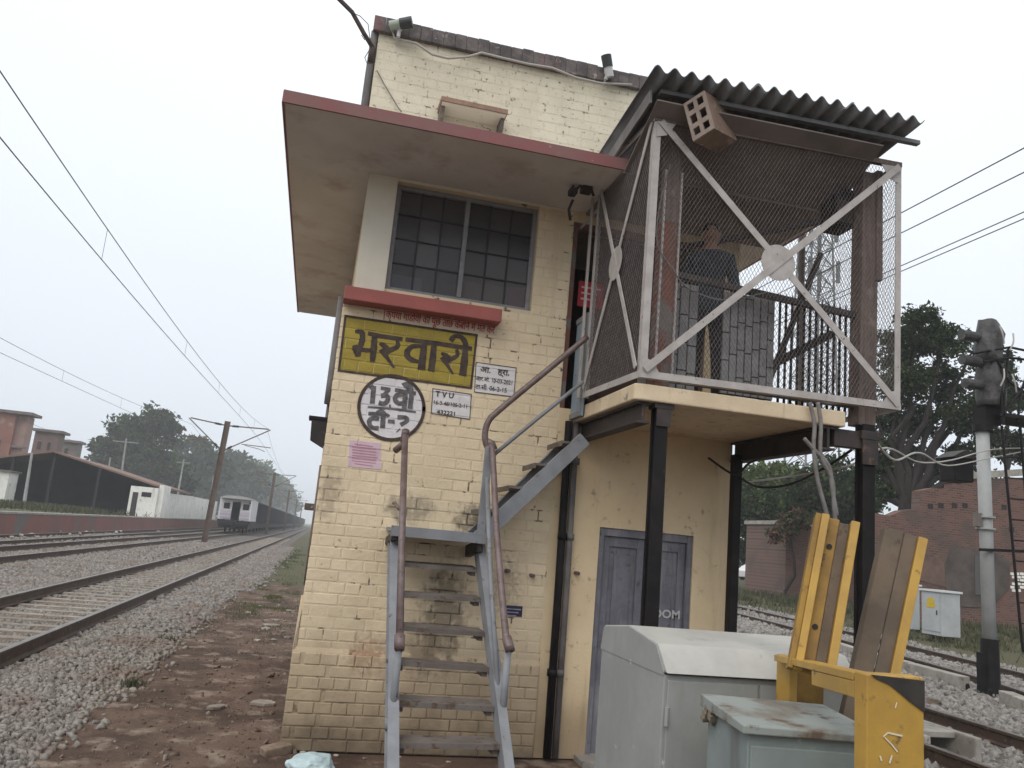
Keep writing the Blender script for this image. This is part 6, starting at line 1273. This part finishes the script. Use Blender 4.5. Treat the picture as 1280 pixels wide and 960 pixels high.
for k in range(30):
    o = wag if k == 0 else copy_tree(wag); y = 97.6+k*11.0; o.location = (xT2(y), y, 0.225)
    ordn = ('first', 'second', 'third', 'fourth', 'fifth', 'sixth', 'seventh', 'eighth')
    o['label'] = ordn[k]+' dark goods wagon counted from the brake van' if k < 8 else 'dark goods wagon at the far end of the train, fading into haze'
# left trees
def px_lobes(base, items, Y):
    d = (Y*math.cos(YAW)); out = []
    for x, y, r, dy in items:
        p = onY(x, y, Y+dy); rad = r*(p-CC).dot(_F)/FPX; out.append(((p-base), (rad, rad, rad*0.92)))
    return out
def bg_tree(label, Y, items, bx, nclump, nleaf, leaf, mats, seed, trunk=0.45, group='trees behind the train', zb=1.0, name='broadleaf_tree', clump=None, lean=(0, 0)):
    b = onY(bx, 640, Y); base = Vector((b.x, Y, zb)); lob = px_lobes(base, items, Y); lo = min(l[0].z-l[1][2] for l in lob)
    return tree(name, label, base, max(1.5, lo*0.9+1.0), trunk, lob, nclump, nleaf, leaf, mats, group, seed, clump_r=clump, lean=lean)
bg_tree('tall spreading tree left of the overhead mast', 185, [(190, 528, 22, 0), (160, 545, 26, 2), (135, 562, 20, 0), (205, 545, 20, 3), (172, 575, 34, 1), (215, 520, 10, 0), (130, 590, 16, 0), (205, 590, 26, 2)], 172, 260, 15000, 0.60, [m_leafm, m_leafd], 2, 0.8, clump=1.9)
bg_tree('rounded dark tree behind the white boundary wall', 250, [(245, 575, 26, 0), (228, 595, 24, 0), (262, 592, 24, 3), (245, 615, 30, 0), (215, 610, 22, 0)], 245, 200, 11000, 0.9, [m_leafm, m_leafd], 3, 0.8, clump=2.6)
bg_tree('broad dark tree directly above the brake van', 310, [(290, 582, 22, 0), (305, 600, 24, 0), (275, 600, 24, 0), (290, 618, 30, 3), (318, 612, 16, 0)], 290, 200, 10000, 1.05, [m_leafm, m_leafd], 4, 0.8, clump=3.1)
bg_tree('hazy tree beside the middle of the train', 430, [(325, 592, 15, 0), (335, 608, 18, 0), (320, 618, 16, 0), (345, 620, 13, 0)], 332, 130, 5200, 1.4, [m_leafm], 5, 0.8, clump=3.7)
bg_tree('faint tree farthest along the train', 560, [(348, 606, 10, 0), (356, 620, 13, 0), (346, 626, 12, 0), (364, 632, 8, 0)], 354, 100, 3600, 1.7, [m_leafm], 6, 0.8, clump=4.2)
bg_tree('low green tree between the white wall and the shed', 165, [(195, 600, 16, 12), (222, 606, 14, 18), (180, 598, 14, 14)], 200, 90, 4500, 0.65, [m_leafd], 7, 0.4, clump=1.8)
hb = MB()
tree('distant_treeline', 'faint band of distant trees closing the railway corridor', (-2, 700, 0), 0, 0, [((-22, 0, 6), (14, 8, 6)), ((-45, 10, 7), (16, 9, 7)), ((-75, 0, 7), (20, 9, 7)), ((14, 40, 4), (12, 9, 4))], 140, 5000, 1.1, [m_leafm], None, 9, cat='trees')['kind'] = 'stuff'

# ------------------------------------------------------------------ right background
def brick_tex(name, c1, c2, mortar, scale=1.0):
    m = bpy.data.materials.new(name); m.use_nodes = True; t = m.node_tree; N = t.nodes; K = t.links.new; b = N['Principled BSDF']; b.inputs['Roughness'].default_value = 0.95; b.inputs['Specular IOR Level'].default_value = 0.15
    g = N.new('ShaderNodeNewGeometry'); sp = N.new('ShaderNodeSeparateXYZ'); cb_ = N.new('ShaderNodeCombineXYZ'); K(g.outputs['Position'], sp.inputs[0]); K(sp.outputs['X'], cb_.inputs[0]); K(sp.outputs['Z'], cb_.inputs[1])
    bt = N.new('ShaderNodeTexBrick'); bt.inputs['Scale'].default_value = scale; bt.inputs['Brick Width'].default_value = 0.26; bt.inputs['Row Height'].default_value = 0.09; bt.inputs['Mortar Size'].default_value = 0.016; bt.inputs['Bias'].default_value = -0.2
    bt.inputs['Color1'].default_value = (*c1, 1); bt.inputs['Color2'].default_value = (*c2, 1); bt.inputs['Mortar'].default_value = (*mortar, 1); K(cb_.outputs[0], bt.inputs['Vector'])
    n = N.new('ShaderNodeTexNoise'); n.inputs['Scale'].default_value = 0.8; n.inputs['Detail'].default_value = 7; K(g.outputs['Position'], n.inputs['Vector'])
    r = N.new('ShaderNodeMapRange'); r.inputs[1].default_value = 0.5; r.inputs[2].default_value = 0.68; r.inputs[4].default_value = 0.75; K(n.outputs['Fac'], r.inputs[0])
    x = N.new('ShaderNodeMix'); x.data_type = 'RGBA'; K(r.outputs[0], x.inputs[0]); K(bt.outputs['Color'], x.inputs[6]); x.inputs[7].default_value = (0.105, 0.085, 0.075, 1); K(x.outputs[2], b.inputs['Base Color'])
    bp = N.new('ShaderNodeBump'); bp.inputs['Distance'].default_value = 0.02; K(bt.outputs['Fac'], bp.inputs['Height']); bp.invert = True; K(bp.outputs[0], b.inputs['Normal']); return m
m_bw = brick_tex('old_brickwork', (0.195, 0.092, 0.074), (0.095, 0.052, 0.045), (0.155, 0.125, 0.11))
BWY = 27.0
bw = empty('old_brick_wall', (22, BWY, 0.2), 0, 'old red brick wall with ragged top beyond the far right track', 'wall')
def bwp(mb, name, mats, **k): return bb(mb, name, mats, None, bw, (22, BWY, 0.2), **k)
tops = [(1078, 644), (1096, 641), (1112, 643), (1128, 637), (1149, 636), (1150, 613), (1166, 610), (1190, 609), (1191, 603), (1240, 600), (1300, 596), (1380, 600)]
tp = [onY(x, y, BWY) for x, y in tops]
mb = MB(); mb.prism([(tp[0].x, BWY, 0.0)]+[(p.x, BWY, p.z+random.uniform(-0.06, 0.06)) for p in tp]+[(tp[-1].x, BWY, 0.0)], (0, 0.45, 0))
bwp(mb, 'brickwork', m_bw)
a, b = onY(1188, 600, BWY-0.05), onY(1320, 592, BWY-0.05); mb = MB(); mb.prism([(a.x, BWY-0.06, a.z), (b.x, BWY-0.06, b.z), (b.x, BWY-0.06, b.z+0.28), (a.x, BWY-0.06, a.z+0.25)], (0, 0.55, 0)); bwp(mb, 'wall_coping', m_concrete)
for (x, y) in ((1163, 633), (1176, 632), (1193, 632), (1206, 632), (1255, 634), (1194, 701), (1209, 702), (1224, 661), (1264, 662)):
    q = onY(x, y, BWY); mb = MB(); mb.box(q.x-0.12, q.x+0.12, BWY-0.012, BWY-0.004, q.z-0.1, q.z+0.1); bwp(mb, 'putlog_hole', m_dark)
pt = [onY(x, y, BWY-0.03) for x, y in ((1183, 740), (1181, 705), (1190, 684), (1238, 688), (1262, 700), (1262, 735), (1240, 760), (1200, 758))]; mb = MB(); mb.prism([(p.x, BWY-0.03, p.z) for p in pt], (0, 0.028, 0)); bwp(mb, 'cement_patch', m_render)
pt = [onY(x, y, BWY-0.02) for x, y in ((1148, 725), (1150, 700), (1185, 692), (1186, 735))]; mb = MB(); mb.prism([(p.x, BWY-0.02, p.z) for p in pt], (0, 0.018, 0)); bwp(mb, 'cement_patch', M('brown_render', (0.17, 0.11, 0.09), (0.12, 0.08, 0.065), rough=0.95, scale=1.5))
a, b = onY(1217, 694, BWY), onY(1241, 745, BWY); mb = MB(); mb.box(a.x, b.x, BWY-0.06, BWY-0.031, b.z, a.z); bwp(mb, 'blocked_doorway', M('doorway_slate', (0.10, 0.095, 0.095), rough=0.9))
for i in range(4):
    for j in range(6):
        q = onY(1263+i*6+(j % 2)*2, 717+j*4.2, BWY-0.01)
        if random.random() < 0.85: mb = MB(); mb.box(q.x, q.x+0.18, BWY-0.02, BWY-0.002, q.z-0.05, q.z+0.05); bwp(mb, 'white_brick', m_white)
# low pinkish brick hut seen between the posts
a, b = onY(983, 655, 38), onY(1075, 665, 38); hutb = empty('brick_shed', (a.x, 38, 0.2), 0, 'low red brick shed with concrete edge behind the blossoming bush', 'shed')
mb = MB(); mb.box(0, b.x-a.x, 0, 4, 0, b.z-0.2); mb.build('shed_wall', m_bw, hutb); mb = MB(); mb.box(-0.1, b.x-a.x+0.1, -0.15, 4.1, b.z-0.2, b.z); mb.build('shed_roof', m_concrete, hutb)
# relay cabinets
def cabinet(x0, xc, x1, ytop, ybot, label, mark):
    b = onZ(xc, ybot, 0.22); d = 0.9; p = empty('relay_cabinet', (b.x, b.y, 0.2), 0, label, 'cabinet', 'relay cabinets'); h = onY(xc, ytop, b.y).z-0.2
    dl = onX(x0, ybot-8, b.x).y-b.y; dr_ = onY(x1, ybot+3, b.y).x-b.x
    mb = MB(); mb.box(0, dr_, 0, dl, 0, h-0.06); mb.build('cabinet_body', m_cab, p, bevel=0.015)
    mb = MB(); mb.box(-0.05, dr_+0.05, -0.05, dl+0.05, h-0.06, h); mb.build('cabinet_top', M('cabinet_top_white', (0.60, 0.61, 0.61), rough=0.5) if 'cabinet_top_white' not in bpy.data.materials else bpy.data.materials['cabinet_top_white'], p)
    mb = MB(); mb.box(-0.02, -0.001, 0.08, dl-0.08, 0.12, h-0.16); dd = mb.build('cabinet_door', m_cab, p)
    mb = MB(); mb.box(-0.045, -0.021, dl*0.2, dl*0.2+0.03, h*0.45, h*0.55); mb.build('handle', m_darkbeam, dd)
    if mark:
        mb = MB(); mb.box(-0.028, -0.021, dl*0.30, dl*0.72, h*0.60, h*0.68); mb.prism([(-0.028, dl*0.51+0.16*math.cos(t), h*0.745+0.10*math.sin(t)) for t in np.linspace(0, 2*math.pi, 13)[:-1]], (0.007, 0, 0)); mb.build('warning_mark', m_warn, dd)
    return p
cabinet(1152, 1178, 1201, 738, 795, 'pale grey relay cabinet with yellow warning mark by the brick wall', True)
cabinet(1124, 1140, 1150, 730, 786, 'pale cabinet half hidden behind the leaning beam', False)
# concrete kerb along the near right track
kerb_pts = [(11.9, 16.5), (11.55, 13.65), (11.45, 12.5)]
kb = empty('concrete_kerb', (11.5, 12, 0), 0, 'low concrete kerb between the two right tracks', 'kerb')
for (xa, ya), (xb, yb2) in zip([(12.6, 19.5), (12.0, 16.6), (11.62, 14.1), (10.95, 11.2), (10.35, 9.9)], [(12.05, 16.7), (11.65, 14.2), (11.45, 12.6), (10.4, 9.98), (9.6, 8.4)]):
    mb = MB(); mb.bar(Vector((xa-11.5, ya-12, 0.10)), Vector((xb-11.5, yb2-12, 0.10)), 0.22, 0.26); mb.build('kerb_stone', m_concrete, kb, bevel=0.015)
ct = empty('cable_trough', onZ(1170, 935, 0.1), 0, 'open concrete cable trough end beside the yellow frame', 'trough'); cc = onZ(1170, 935, 0.1)
mb = MB(); mb.box(-0.35, -0.27, -0.25, 0.6, -0.15, 0.17); mb.box(0.27, 0.35, -0.25, 0.6, -0.15, 0.17); mb.box(-0.27, 0.27, -0.25, 0.6, -0.15, -0.08); mb.build('trough_body', m_concrete, ct, bevel=0.02)
mb = MB(); mb.box(-0.27, 0.27, 0.02, 0.6, 0.10, 0.165); mb.build('trough_lid', m_concrete, ct, bevel=0.01)
# signal post
SX, SYy = 11.38, 11.95
sig = empty('signal_post', (SX, SYy, 0), 0, 'pale grey railway signal post with black base and shrouded heads', 'signal')
def sgn(mb, name, mats, parent=None, **k): return bb(mb, name, mats, parent, sig, (SX, SYy, 0), **k)
mb = MB(); mb.tube([(SX, SYy, 0.6), (SX-0.02, SYy, 2.6), (SX-0.05, SYy, 4.55)], 0.108, 18); sgn(mb, 'post_tube', m_sigwhite, smooth=True)
mb = MB(); mb.lathe([(0.165, 0.05), (0.15, 0.2), (0.14, 0.95)], (SX, SYy, 0), 18); sgn(mb, 'black_base', m_black)
mb = MB(); mb.box(SX-0.22, SX-0.12, SYy-0.06, SYy+0.06, 0.1, 0.72); sgn(mb, 'base_box', m_black)
mb = MB(); mb.lathe([(0.42, 0.02), (0.42, 0.05)], (SX, SYy, 0), 20); sgn(mb, 'base_flange', m_darkbeam)
mb = MB(); mb.box(SX-0.6, SX+0.55, SYy-0.5, SYy+0.5, -0.25, 0.02); sgn(mb, 'footing', m_concrete, bevel=0.03)
for k in range(4):
    a = math.pi/4+k*math.pi/2; mb = MB(); mb.lathe([(0.035, 0.05), (0.035, 0.14), (0.02, 0.17)], (SX+0.34*math.cos(a), SYy+0.34*math.sin(a), 0), 6); sgn(mb, 'anchor_bolt', m_black)
for z in (2.78, 2.98): mb = MB(); mb.lathe([(0.155, z), (0.155, z+0.03)], (SX-0.03, SYy, 0), 16); sgn(mb, 'clamp_ring', m_sigwhite)
mb = MB(); mb.box(SX-0.24, SX-0.15, SYy-0.06, SYy+0.06, 2.82, 3.05); sgn(mb, 'junction_box', m_housegrey)
def shroud(c, w, h, seed):
    bm = bmesh.new(); bmesh.ops.create_cube(bm, size=1); bmesh.ops.subdivide_edges(bm, edges=bm.edges[:], cuts=5, use_grid_fill=True)
    for v in bm.verts:
        z = v.co.z; k = 1-0.18*max(0, z)*2*(z > 0.3)-0.22*max(0, -z-0.2); rad = Vector((v.co.x, v.co.y)).length; f = 0.5/max(0.5, rad)*1.05
        v.co.x *= w*k*f; v.co.y *= w*0.9*k*f; v.co.z = z*h
        n = mnoise.noise(Vector((v.co.x*6, v.co.y*6, z*2.2+seed)))*0.05+mnoise.noise(Vector((v.co.x*14, v.co.y*14, z*3+seed)))*0.02; v.co += Vector((v.co.x, v.co.y, 0)).normalized()*n+Vector((0, 0, n*0.6))
        v.co += Vector(c)-Vector((SX, SYy, 0))
    me = bpy.data.meshes.new('shrouded_head'); bm.to_mesh(me); bm.free(); me.materials.append(m_tarp); me.polygons.foreach_set('use_smooth', [True]*len(me.polygons)); return link('shrouded_head', me, sig)
h1 = shroud((SX+0.02, SYy-0.12, 6.13), 0.46, 0.76, 1.0); h2 = shroud((SX+0.05, SYy-0.10, 5.35), 0.47, 0.78, 5.0)
for x, z, w in ((SX-0.47, 6.18, 0.20), (SX-0.47, 5.72, 0.20), (SX-0.42, 5.30, 0.22)):
    mb = MB(); mb.tube([(x-0.12, SYy-0.15, z), (x+0.35, SYy-0.1, z+0.02)], [0.09, 0.09], 12); sgn(mb, 'lamp_hood', m_tarp)
for x, z, s in ((SX+0.02, 6.20, 1), (SX+0.24, 6.10, -1), (SX+0.02, 5.42, -1), (SX+0.25, 5.35, 1)):
    mb = MB(); mb.tube(curve([(x-0.03*s, SYy-0.40, z+0.17), (x, SYy-0.43, z), (x+0.05*s, SYy-0.40, z-0.15)]), 0.014, 6); sgn(mb, 'shroud_tie', m_cage)
mb = MB(); mb.box(SX-0.12, SX+0.20, SYy-0.16, SYy+0.14, 4.62, 5.0); mb.tube([(SX, SYy, 4.5), (SX, SYy, 6.3)], 0.05, 8); sgn(mb, 'head_bracket', m_black)
mb = MB(); mb.lathe([(0.16, 4.5), (0.16, 4.62)], (SX-0.05, SYy, 0), 14); sgn(mb, 'post_cap', m_black)
# ladder and stage
lad = empty('signal_ladder', (SX+0.9, SYy-0.1, 0), 0, 'black iron signal ladder with railed stage right of the signal post', 'ladder')
def ld(mb, name, mats=m_black, **k): return bb(mb, name, mats, None, lad, (SX+0.9, SYy-0.1, 0), **k)
LX = SX+0.52
for dx, q in ((0.0, [(1252, 532), (1262, 640), (1276, 790), (1279, 815)]), (0.33, [(1275, 532), (1284, 640), (1296, 790), (1298, 815)])):
    mb = MB(); mb.tube([onY(x, y, SYy-0.25) for x, y in q], 0.024, 7); ld(mb, 'ladder_stile')
for k in range(11):
    t = k/10; y = 545+t*260; xa, xb = np.interp(y, [532, 640, 790, 815], [1252, 1262, 1276, 1279]), np.interp(y, [532, 640, 790, 815], [1275, 1284, 1296, 1298]); mb = MB(); mb.tube([onY(float(xa), y, SYy-0.25), onY(float(xb), y+2, SYy-0.25)], 0.014, 6); ld(mb, 'rung')
mb = MB(); mb.box(SX+0.1, SX+1.5, SYy-0.35, SYy+0.35, 4.76, 4.82); ld(mb, 'stage_floor')
for q in ([(1216, 442), (1262, 434), (1300, 442)], [(1230, 452), (1262, 447), (1300, 452)], [(1262, 434), (1256, 480), (1254, 530)], [(1247, 450), (1262, 478), (1283, 492)], [(1250, 520), (1268, 500), (1290, 468)], [(1252, 460), (1252, 500), (1253, 530)], [(1272, 528), (1276, 490), (1290, 450)]):
    mb = MB(); mb.tube([onY(x, y, SYy-0.3) for x, y in q], 0.022, 6); ld(mb, 'stage_rail')
mb = MB(); mb.bar(onY(1225, 687, SYy-0.14), onY(1300, 690, SYy-0.14), 0.05, 0.05); ld(mb, 'ladder_stay')
# dark box on the cable below the heads
q = onY(1196, 583, 13); db = empty('hanging_box', q, 0, 'dark box hanging on the cables left of the signal post', 'box')
mb = MB(); mb.box(-0.22, 0.2, -0.2, 0.2, -0.30, 0.14); mb.build('box_body', m_black, db, bevel=0.02); mb = MB(); mb.prism([(-0.3, -0.25, 0.14), (0.28, -0.25, 0.14), (0.0, -0.25, 0.30)], (0, 0.5, 0)); mb.build('box_lid', m_darkbeam, db)
# lattice tower far off
tw = empty('lattice_tower', onY(1012, 700, 62)*1.0, 0, 'tall grey lattice tower in the distance behind the cage', 'tower'); tb0 = onY(1012, 700, 62); tw.location = (tb0.x, 62, 0.3); tz = onY(1018, 288, 62).z
wb, wt_ = 1.9, 1.0; m_tw = M('galvanised_steel', (0.20, 0.21, 0.215), rough=0.6)
def tc(i, z): k = z/tz; w = wb+(wt_-wb)*k; return Vector(((-1, 1, 1, -1)[i]*w, (-1, -1, 1, 1)[i]*w, z))
for i in range(4): mb = MB(); mb.tube([tc(i, 0), tc(i, tz)], 0.09, 6); mb.build('tower_leg', m_tw, tw)
mb = MB()
for k in range(16):
    z0, z1 = tz*k/16, tz*(k+1)/16
    for i in range(4): mb.tube([tc(i, z0), tc((i+1) % 4, z1)], 0.045, 5); mb.tube([tc((i+1) % 4, z0), tc(i, z1)], 0.045, 5); mb.tube([tc(i, z1), tc((i+1) % 4, z1)], 0.045, 5)
tag(mb.build('tower_bracing', m_tw, tw), kind='stuff')
for k, z in enumerate((tz*0.98, tz*0.86)):
    for i in range(3): mb = MB(); c = tc(i, z)*1.25; c.z = z; mb.obox(c, (0.16, 0, 0), (0, 0.1, 0), (0, 0, 1.0)); mb.build('antenna_panel', m_tw, tw)
# parked car far off
cb0 = onY(948, 705, 66); car = empty('parked_car', (cb0.x, 66, 0.33), math.radians(20), 'small white car parked far off among the trees', 'car')
mb = MB(); mb.prism([(-1.9, -0.8, 0.3), (1.9, -0.8, 0.3), (1.95, -0.8, 0.75), (1.2, -0.8, 0.85), (0.8, -0.8, 1.35), (-1.0, -0.8, 1.4), (-1.7, -0.8, 0.95), (-1.95, -0.8, 0.85)], (0, 1.6, 0)); mb.build('car_body', M('car_white', (0.62, 0.62, 0.62), rough=0.3), car, bevel=0.06)
mb = MB(); mb.prism([(-0.85, -0.82, 0.9), (0.95, -0.82, 0.88), (0.72, -0.82, 1.27), (-0.9, -0.82, 1.30)], (0, 1.64, 0)); mb.build('windows', m_dark, car)
for x in (-1.2, 1.2):
    for y in (-0.82, 0.64): mb = MB(); mb.tube([(x, y, 0.32), (x, y+0.18, 0.32)], 0.32, 14); mb.build('wheel', m_under, car)
# right trees
bg_tree('large dark tree with open crown rising behind the brick wall', 31, [(1150, 412, 30, 0), (1122, 440, 26, 1), (1178, 432, 26, -0.5), (1135, 480, 30, 0), (1180, 480, 28, 1), (1200, 520, 26, 0), (1112, 520, 24, 1.5), (1150, 530, 26, 2), (1095, 560, 20, 1), (1215, 440, 12, 0), (1205, 570, 18, 1), (1170, 580, 18, 1), (1140, 570, 18, 2), (1100, 590, 16, 1), (1230, 560, 14, 1), (1112, 590, 22, 1), (1135, 605, 18, 1.5), (1098, 620, 16, 1), (1165, 598, 14, 1), (1240, 500, 22, 2), (1255, 470, 18, 2), (1225, 590, 16, 1.5), (1090, 480, 16, 2)], 1118, 600, 25000, 0.115, [m_leafd, m_leafd, m_leafm], 21, 0.40, None, 0.2, 'broadleaf_tree', 0.46, (0.6, 0))
bg_tree('thin tree to the right behind the signal stage', 34, [(1245, 455, 18, 0), (1262, 500, 18, 1), (1270, 560, 20, 1), (1235, 540, 16, 0)], 1262, 90, 4200, 0.14, [m_leafd], 22, 0.2, None, 0.2, 'broadleaf_tree', 0.6)
bg_tree('dense dark green tree filling the gap beyond the lower posts', 44, [(955, 640, 34, 0), (990, 632, 32, 2), (1020, 615, 36, 0), (1050, 600, 30, 0), (1080, 610, 30, 1), (1060, 650, 34, 2), (935, 660, 22, 0), (1030, 655, 30, 2)], 1010, 300, 17000, 0.19, [m_leafd, m_leafd, m_leafm], 23, 0.35, None, 0.2, 'broadleaf_tree', 0.9)
bg_tree('yellow-green tree top showing just under the balcony beam', 50, [(945, 606, 22, 0), (975, 603, 24, 0), (1005, 606, 18, 2), (930, 622, 20, 0)], 965, 130, 7500, 0.2, [m_leafl, m_leafm], 24, 0.3, None, 0.2, 'broadleaf_tree', 1.0)
bg_tree('bush with reddish blossom in front of the brick shed', 37, [(990, 650, 16, 0), (978, 668, 14, 0), (1004, 648, 12, 0)], 988, 60, 2600, 0.10, [m_leafp, m_leafd, m_leafm], 25, 0.1, None, 0.2, 'flowering_bush', 0.35)
bg_tree('dark leaning tree at the back behind the weeds', 56, [(935, 690, 16, 0), (955, 675, 18, 0), (975, 690, 14, 0)], 1000, 70, 3600, 0.2, [m_leafd], 26, 0.3, None, 0.2, 'broadleaf_tree', 0.8)
tree('distant_treeline', 'faint band of trees far behind the tracks on the right', (60, 120, 0), 0, 0, [((-22, 0, 3), (12, 6, 4)), ((5, -10, 3.5), (14, 6, 4)), ((35, -20, 4), (16, 6, 5)), ((70, -35, 4), (16, 6, 5)), ((110, -60, 4), (20, 8, 5))], 160, 9000, 0.5, [m_leafd], None, 29, cat='trees')['kind'] = 'stuff'

# ------------------------------------------------------------------ haze
hz_m = bpy.data.materials.new('haze_volume'); hz_m.use_nodes = True; t = hz_m.node_tree; t.nodes.clear()
vo = t.nodes.new('ShaderNodeOutputMaterial'); pv = t.nodes.new('ShaderNodeVolumePrincipled'); pv.inputs['Color'].default_value = (0.93, 0.96, 1.0, 1); pv.inputs['Density'].default_value = 0.0009; pv.inputs['Anisotropy'].default_value = 0.0
t.links.new(pv.outputs[0], vo.inputs['Volume'])
mb = MB(); mb.box(-2950, 2950, -2950, 2950, -1.6, 52); o = mb.build('haze', hz_m); tag(o, kind='stuff')
